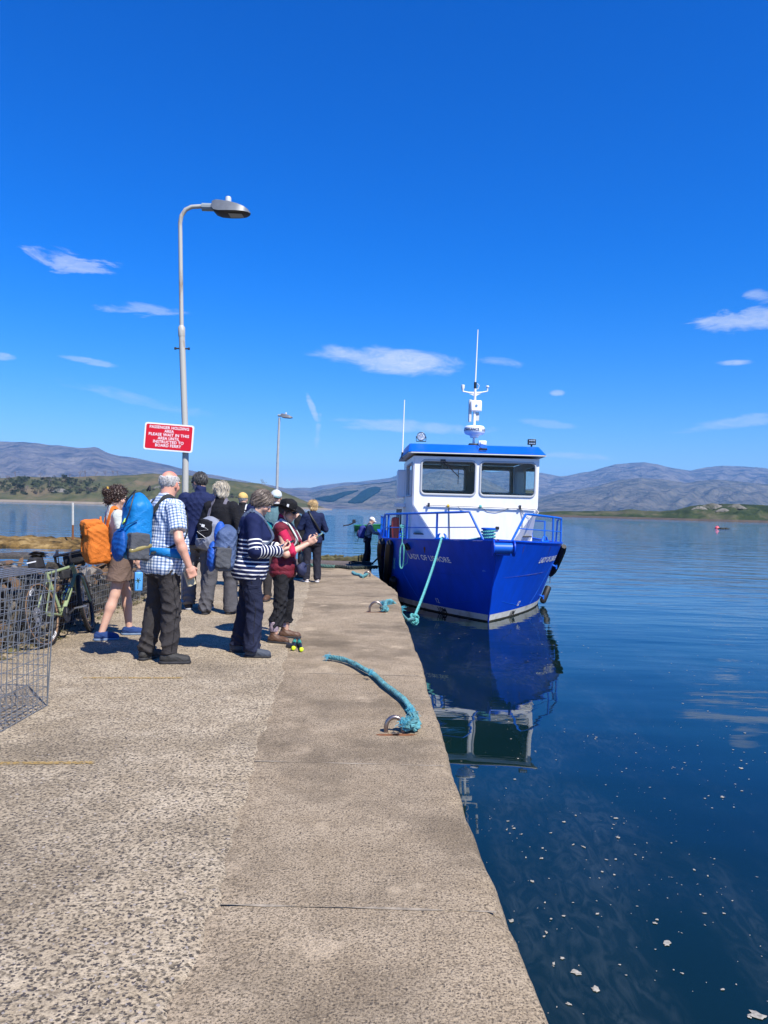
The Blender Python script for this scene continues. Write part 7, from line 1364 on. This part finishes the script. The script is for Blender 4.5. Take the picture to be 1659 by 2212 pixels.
rr = random.Random(21); spots = []; LAB = ['broad dark evergreen tree in the headland woodland', 'spreading fresh green tree in the headland woodland', 'low brownish scrub tree in the headland woodland', 'small dark rounded bush in the headland woodland', 'tall narrow green tree in the headland woodland', 'small brown gorse bush in the headland woodland']
while len(spots) < 200:
    x = rr.uniform(-60, 218)*1.0; y = rr.uniform(1034, 1068)
    if x > 150 and y < 1040+0.0*(x-150): continue
    if x > 205 and rr.random() < .6: continue
    spots.append((x, y, rr.randrange(6), rr.uniform(.5, 1.15)))
for _ in range(26): spots.append((rr.uniform(215, 640), None, rr.choice((2, 3, 5)), rr.uniform(.35, .8)))
for (x, y, k, s) in spots:
    if y is None: y = rr.uniform(1050, 1082) if x < 480 else 1060+ (x-480)*.14+rr.uniform(0, 16)
    p = head_at(x, y); o = thing('scrub_tree', LAB[k] if x < 218 else 'small lone bush on the open grassy slope of the headland', 'tree', (p.x, p.y, p.z-.3), rr.random()*6, 'leafy trees on the headland' if x < 218 else 'lone bushes on the headland slope', s)
    for nm, me in zip(('crown', 'trunk'), pm[k]): c = bpy.data.objects.new(nm, me); COL.objects.link(c); c.parent = o
bare = []
for k in range(4):
    g = branches(80+k, 10, 4, .26); trunk = MB(); trunk.tube([(0, 0, -.5), (0.05, 0, 1.6), (0, 0.05, 3.4)], [.34, .28, .2], 7); a = bpy.data.meshes.new('branches'); a.from_pydata(g.v, [], g.f); a.update(); a.materials.append(TWIG); b = bpy.data.meshes.new('trunk'); b.from_pydata(trunk.v, [], trunk.f); b.update(); b.materials.append(BARK); bare.append((a, b))
for (x, y, k, s) in ((35, 1032, 0, 1.0), (88, 1034, 1, .9), (172, 1031, 2, 1.15), (184, 1031, 0, 1.1), (208, 1031, 3, 1.0), (226, 1030, 1, .95), (244, 1029, 2, 1.0), (255, 1029, 0, .9), (150, 1037, 1, .9), (110, 1050, 3, 1.1), (60, 1062, 2, 1.0), (566, 1049, 1, 1.0), (573, 1051, 3, .8), (15, 1040, 2, 1)):
    p = head_at(x, y); s *= 1.5; o = thing('bare_tree', 'leafless grey tree on the headland skyline', 'tree', (p.x, p.y, p.z-.3), rr.random()*6, 'bare trees on the headland', s*.85)
    for nm, me in zip(('branches', 'trunk'), bare[k]): c = bpy.data.objects.new(nm, me); COL.objects.link(c); c.parent = o
# pale crags on the island and headland
CRAG = land_mat('pale crag', [(.07, .075, .05), (.15, .14, .115), (.24, .22, .19)], .12, 2.0, .4)
PI_ = np.array([[proj(p) for p in row] for row in ri_g])
for (x, y, s, src, lab) in ((1538, 1098, 5.0, 1, 'pale rock crag on the green island by its highest mound'), (1512, 1101, 3.0, 1, 'small pale crag beside the high island mound'), (1590, 1097, 4.0, 1, 'long low pale outcrop on the island'), (1560, 1104, 3.0, 1, 'pale shelf of rock near the island shore'), (133, 1063, 5, 0, 'pale boulder outcrop on the headland slope'), (345, 1056, 4, 0, 'grey outcrop on the green headland side')):
    if src: d = (PI_[1:-3, :, 0]-x)**2+(PI_[1:-3, :, 1]-y)**2; i, j = np.unravel_index(np.argmin(d), d.shape); p = Vector(ri_g[1+i, j])
    else: p = head_at(x, y)
    g = MB(); rows = []; r2_ = random.Random(int(x)); 
    for a in range(9): rows.append([((b-6)*.34*(1+.1*r2_.random()), (a-4)*.3, (1.15*max(0, 1-((b-6)/6)**2)*max(0, 1-((a-4)/4)**2)+r2_.uniform(-.16, .16)-.15)) for b in range(13)])
    g.grid(rows); o = mk('rock_crag', g, CRAG, label=lab, cat='rock', smooth=0); o.location = p; o.scale = (s, s*.6, s*.8)

# --- bicycle leaning on the filled basket: local x forward, z up, then leaned and turned
BG = mat('sage green frame paint', (0.27, 0.33, 0.17), 0.35, var=.1, vscale=10); TYRE = mat('black tyre', (0.014, 0.014, 0.014), .7, bump=.4, bscale=120); TAN = mat('tan tyre wall', (0.22, 0.13, 0.07), .7); ALU = mat('bike alloy', (.5, .5, .52), .3, metal=.8)
rw, fw = P(183, 1400, z=0), P(371/1.8517, 2520/1.8517, z=0); rw = Vector((-3.40, 7.78, 0)); dirb = Vector((0.05, 1, 0)).normalized()
bike = bpy.data.objects.new('bicycle', None); COL.objects.link(bike); tag(bike, 'sage green gravel bicycle with bags leaning on the stone basket', 'bicycle')
yaw = math.atan2(dirb.y, dirb.x); bike.matrix_world = Matrix.Translation(rw) @ Matrix.Rotation(yaw, 4, 'Z') @ Matrix.Rotation(R_(-13), 4, 'X')
WR = 0.345; bb = (0.43, 0, .275); hd_b, hd_t = Vector((.93, 0, .66)), Vector((.89, 0, .80)); st_t = Vector((.27, 0, .78)); fx = 1.04
def wheel(name, x, par, turn=0.0):
    o = bpy.data.objects.new(name, None); COL.objects.link(o); o.parent = par; o.location = (x, 0, WR); o.rotation_euler = (0, 0, turn); C_ = lambda r, y=0: [(r*math.cos(a), y, r*math.sin(a)) for a in np.linspace(0, 6.283, 49)[:-1]]
    g = MB(); g.tube(C_(WR-.022), .0225, 8, closed=True); rr2 = random.Random(2)
    for k in range(90):
        a = k*6.283/90; 
        for s in (-1, 1): g.box(((WR+.001)*math.cos(a), s*.011, (WR+.001)*math.sin(a)), (.006, .013, .010), Matrix.Rotation(-a, 3, 'Y'))
    mk('tyre', g, TYRE, o, smooth=40); g = MB()
    for s in (-1, 1): g.tube(C_(WR-.036, s*.014), .0095, 6, closed=True)
    mk('sidewall', g, TAN, o); g = MB(); g.tube(C_(WR-.058), .0125, 8, closed=True); mk('rim', g, BPL, o)
    g = MB(); g.tube([(0, -.05, 0), (0, .05, 0)], .018, 10); mk('hub', g, BPL, o); g = MB()
    for k in range(24): a = k*6.283/24; b = a+(.5 if k % 2 else -.5); g.tube([(.02*math.cos(b), (.03 if k % 4 < 2 else -.03), .02*math.sin(b)), ((WR-.06)*math.cos(a), 0, (WR-.06)*math.sin(a))], .0012, 3)
    mk('spokes', g, ALU, o, kind='stuff'); g = MB(); g.lathe([(.03, -.0015), (.08, -.0015), (.08, .0015), (.03, .0015)], 20, frame((0, .035, 0), (0, 1, 0))); mk('brake_disc', g, ALU, o)
    if x == 0:
        v, f = text_mesh('WTB', .05, .002, 'CENTER')
        for a0 in (-60, 120):
            g = MB(); g.add([((WR-.058-.0+y-.02)*math.cos(R_(a0)+xx/(WR-.06)), -.0255, (WR-.058+y-.02)*math.sin(R_(a0)+xx/(WR-.06))) for xx, y, _ in v], f); mk('rim_lettering', g, WHL, o, smooth=0)
    return o
wheel('rear_wheel', 0, bike); wheel('front_wheel', fx, bike, R_(15))
g = MB(); g.tube([st_t, bb], [.016, .019], 10); g.tube([hd_b+Vector((-.01, 0, .02)), bb], [.023, .024], 10); g.tube([hd_t+Vector((0, 0, -.02)), st_t+Vector((.01, 0, -.04))], [.019, .015], 10); g.tube([hd_b, hd_t], .024, 10)
for s in (-1, 1): g.tube([(0, s*.06, WR), (.2, s*.05, .31), bb], [.011, .012, .012], 8); g.tube([(0, s*.06, WR), (st_t.x+.02, s*.025, st_t.z-.12)], [.009, .009], 8)
mk('frame', g, BG, bike)
g = MB()
for s in (-1, 1): g.tube([(fx, s*.06, WR), (.97, s*.055, .62), (.935, s*.02, .67)], [.013, .018, .02], 8)
mk('fork', g, BG, bike)
sd_ = Vector((.235, 0, .95)); g = MB(); g.tube([st_t, sd_], .0135, 8); mk('seat_post', g, BPL, bike)
g = MB(); rows = [[(.235+x, y*wd_, .975+zz-abs(y)*abs(y)*.02) for y in np.linspace(-1, 1, 7)] for x, wd_, zz in ((-.13, .055, .015), (-.12, .07, .02), (-.06, .072, .012), (.0, .045, .0), (.07, .026, .0), (.14, .02, -.008))]; rows2 = [[(p[0], p[1]*.9, p[2]-.03) for p in r[::-1]] for r in rows]
g.grid(rows); g.grid(rows2); g.tube([(.12, -.02, .95), (.235, -.03, .945), (.12+.2, -.02, .95)], .004, 4); mk('saddle', g, BPL, bike)
g = MB(); g.box((.10, 0, .865), (.16, .11, .13), taper=(1, .9)); sb_ = mk('saddle_bag', g, mat('black bag cloth', (.016, .016, .018), .8, bump=.3, bscale=200), bike, bevel=.025); g = MB(); g.box((.019, 0, .885), (.002, .10, .012)); mk('reflective_band', g, WHL, sb_)
g = MB(); g.box((.70, 0, .70), (.22, .055, .10)); mk('frame_bag', g, MATS['black bag cloth'], bike, bevel=.015)
hb = Vector((.86, 0, .93)); g = MB(); g.tube([hd_t, Vector((.875, 0, .90)), hb+Vector((.05, 0, 0))], .016, 8); mk('stem', g, BPL, bike)
for s in (-1,): pass
g = MB(); bar = hb+Vector((.05, 0, 0)); g.tube([bar+Vector((-.06, -.25, -.12)), bar+Vector((.03, -.25, -.13)), bar+Vector((.09, -.235, -.07)), bar+Vector((.07, -.22, -.005)), bar+Vector((0, -.20, 0)), bar, bar+Vector((0, .20, 0)), bar+Vector((.07, .22, -.005)), bar+Vector((.09, .235, -.07)), bar+Vector((.03, .25, -.13)), bar+Vector((-.06, .25, -.12))], .0155, 8); mk('drop_bar', g, BPL, bike)
for s in (-1, 1): g = MB(); g.tube([bar+Vector((.07, s*.22, 0)), bar+Vector((.13, s*.22, .03)), bar+Vector((.15, s*.22, .07))], [.018, .02, .014], 8); g.tube([bar+Vector((.14, s*.22, .02)), bar+Vector((.15, s*.23, -.09))], .006, 5); mk('brake_lever', g, BPL, bike)
g = MB(); g.box((1.0, 0, .86), (.13, .26, .15)); mk('bar_bag', g, MATS['black bag cloth'], bike, bevel=.04)
cr = thing('crankset', None, None); cr.parent = bike; cr.location = bb; g = MB(); g.lathe([(.06, -.002), (.082, -.002), (.082, .002), (.06, .002)], 28, frame((0, -.055, 0), (0, 1, 0)))
for k in range(36): a = k*6.283/36; g.box((.084*math.cos(a), -.055, .084*math.sin(a)), (.006, .003, .006))
mk('chainring', g, BPL, cr)
for a in range(5): pass
g = MB(); [g.tube([(0, -.055, 0), (.065*math.cos(a), -.055, .065*math.sin(a))], .007, 6) for a in np.linspace(0, 6.283, 6)[:-1]]; mk('spider', g, BPL, cr)
for s, a in ((-1, R_(15)), (1, R_(195))):
    e = Vector((.17*math.cos(a), s*.08, .17*math.sin(a))); g = MB(); g.tube([(0, s*.07, 0), e], [.014, .011], 8); mk('crank_arm', g, BPL, cr)
    g = MB(); pc_ = e+Vector((0, s*.06, 0)); [g.box(pc_+Vector((dx, 0, 0)), (.012, .10, .014)) for dx in (-.045, .045)]; [g.box(pc_+Vector((0, dy, 0)), (.10, .012, .014)) for dy in (-.045, 0, .045)]; mk('pedal', g, ALU, cr)
g = MB(); g.tube([(0, -.05, WR+.04), (.43, -.055, .275+.083)], .004, 5); g.tube([(.03, -.05, WR-.12), (.43, -.055, .275-.083)], .004, 5); mk('chain', g, BPL, bike)
g = MB(); g.box((.02, -.055, WR-.09), (.03, .02, .12)); g.lathe([(.02, -.004), (.05, -.004), (.05, .004), (.02, .004)], 18, frame((0, -.04, WR), (0, 1, 0))); mk('derailleur', g, BPL, bike)
dt = (hd_b-Vector(bb)).normalized(); bc = Vector(bb)+dt*.20; nb = Vector((-dt.z, 0, dt.x)); g = MB(); g.lathe([(.03, 0), (.037, .01), (.037, .10), (.030, .115), (.037, .13), (.037, .19), (.018, .215), (.018, .235), (.001, .24)], 16, frame(bc+nb*.062, dt), cap=False)
bo = mk('bike_bottle', g, glass_mat('clear bottle plastic', (.62, .72, .80), 1.2), label='clear plastic drinking bottle in the green bicycle frame', cat='bottle'); bo.matrix_world = bike.matrix_world.copy()
g = MB(); g.tube([bc+nb*.03+dt*t for t in (0, .12)], .006, 5); mk('bottle_cage', g, BPL, bike)

# --- haze: the thin blue air over the loch
HZ = max(float(a[:, :, 2].max()) for a in (ml_g, mmm_g, mr_g, mm_g, hl_g)) + 15
g = MB(); g.box((0, 6850, (HZ-5)/2), (29000, 14600, HZ+5)); hz_ = bpy.data.materials.new('haze'); hz_.use_nodes = True; t = hz_.node_tree; t.nodes.remove(t.nodes['Principled BSDF']); pv = nn(t, 'ShaderNodeVolumePrincipled'); pv.inputs['Color'].default_value = (.15, .52, 1.0, 1); pv.inputs['Density'].default_value = 7e-5; pv.inputs['Anisotropy'].default_value = 0.0; t.links.new(pv.outputs[0], t.nodes['Material Output'].inputs['Volume'])
mk('haze', g, hz_, kind='stuff', smooth=0, label='thin blue summer haze over the loch and mountains', cat='haze')
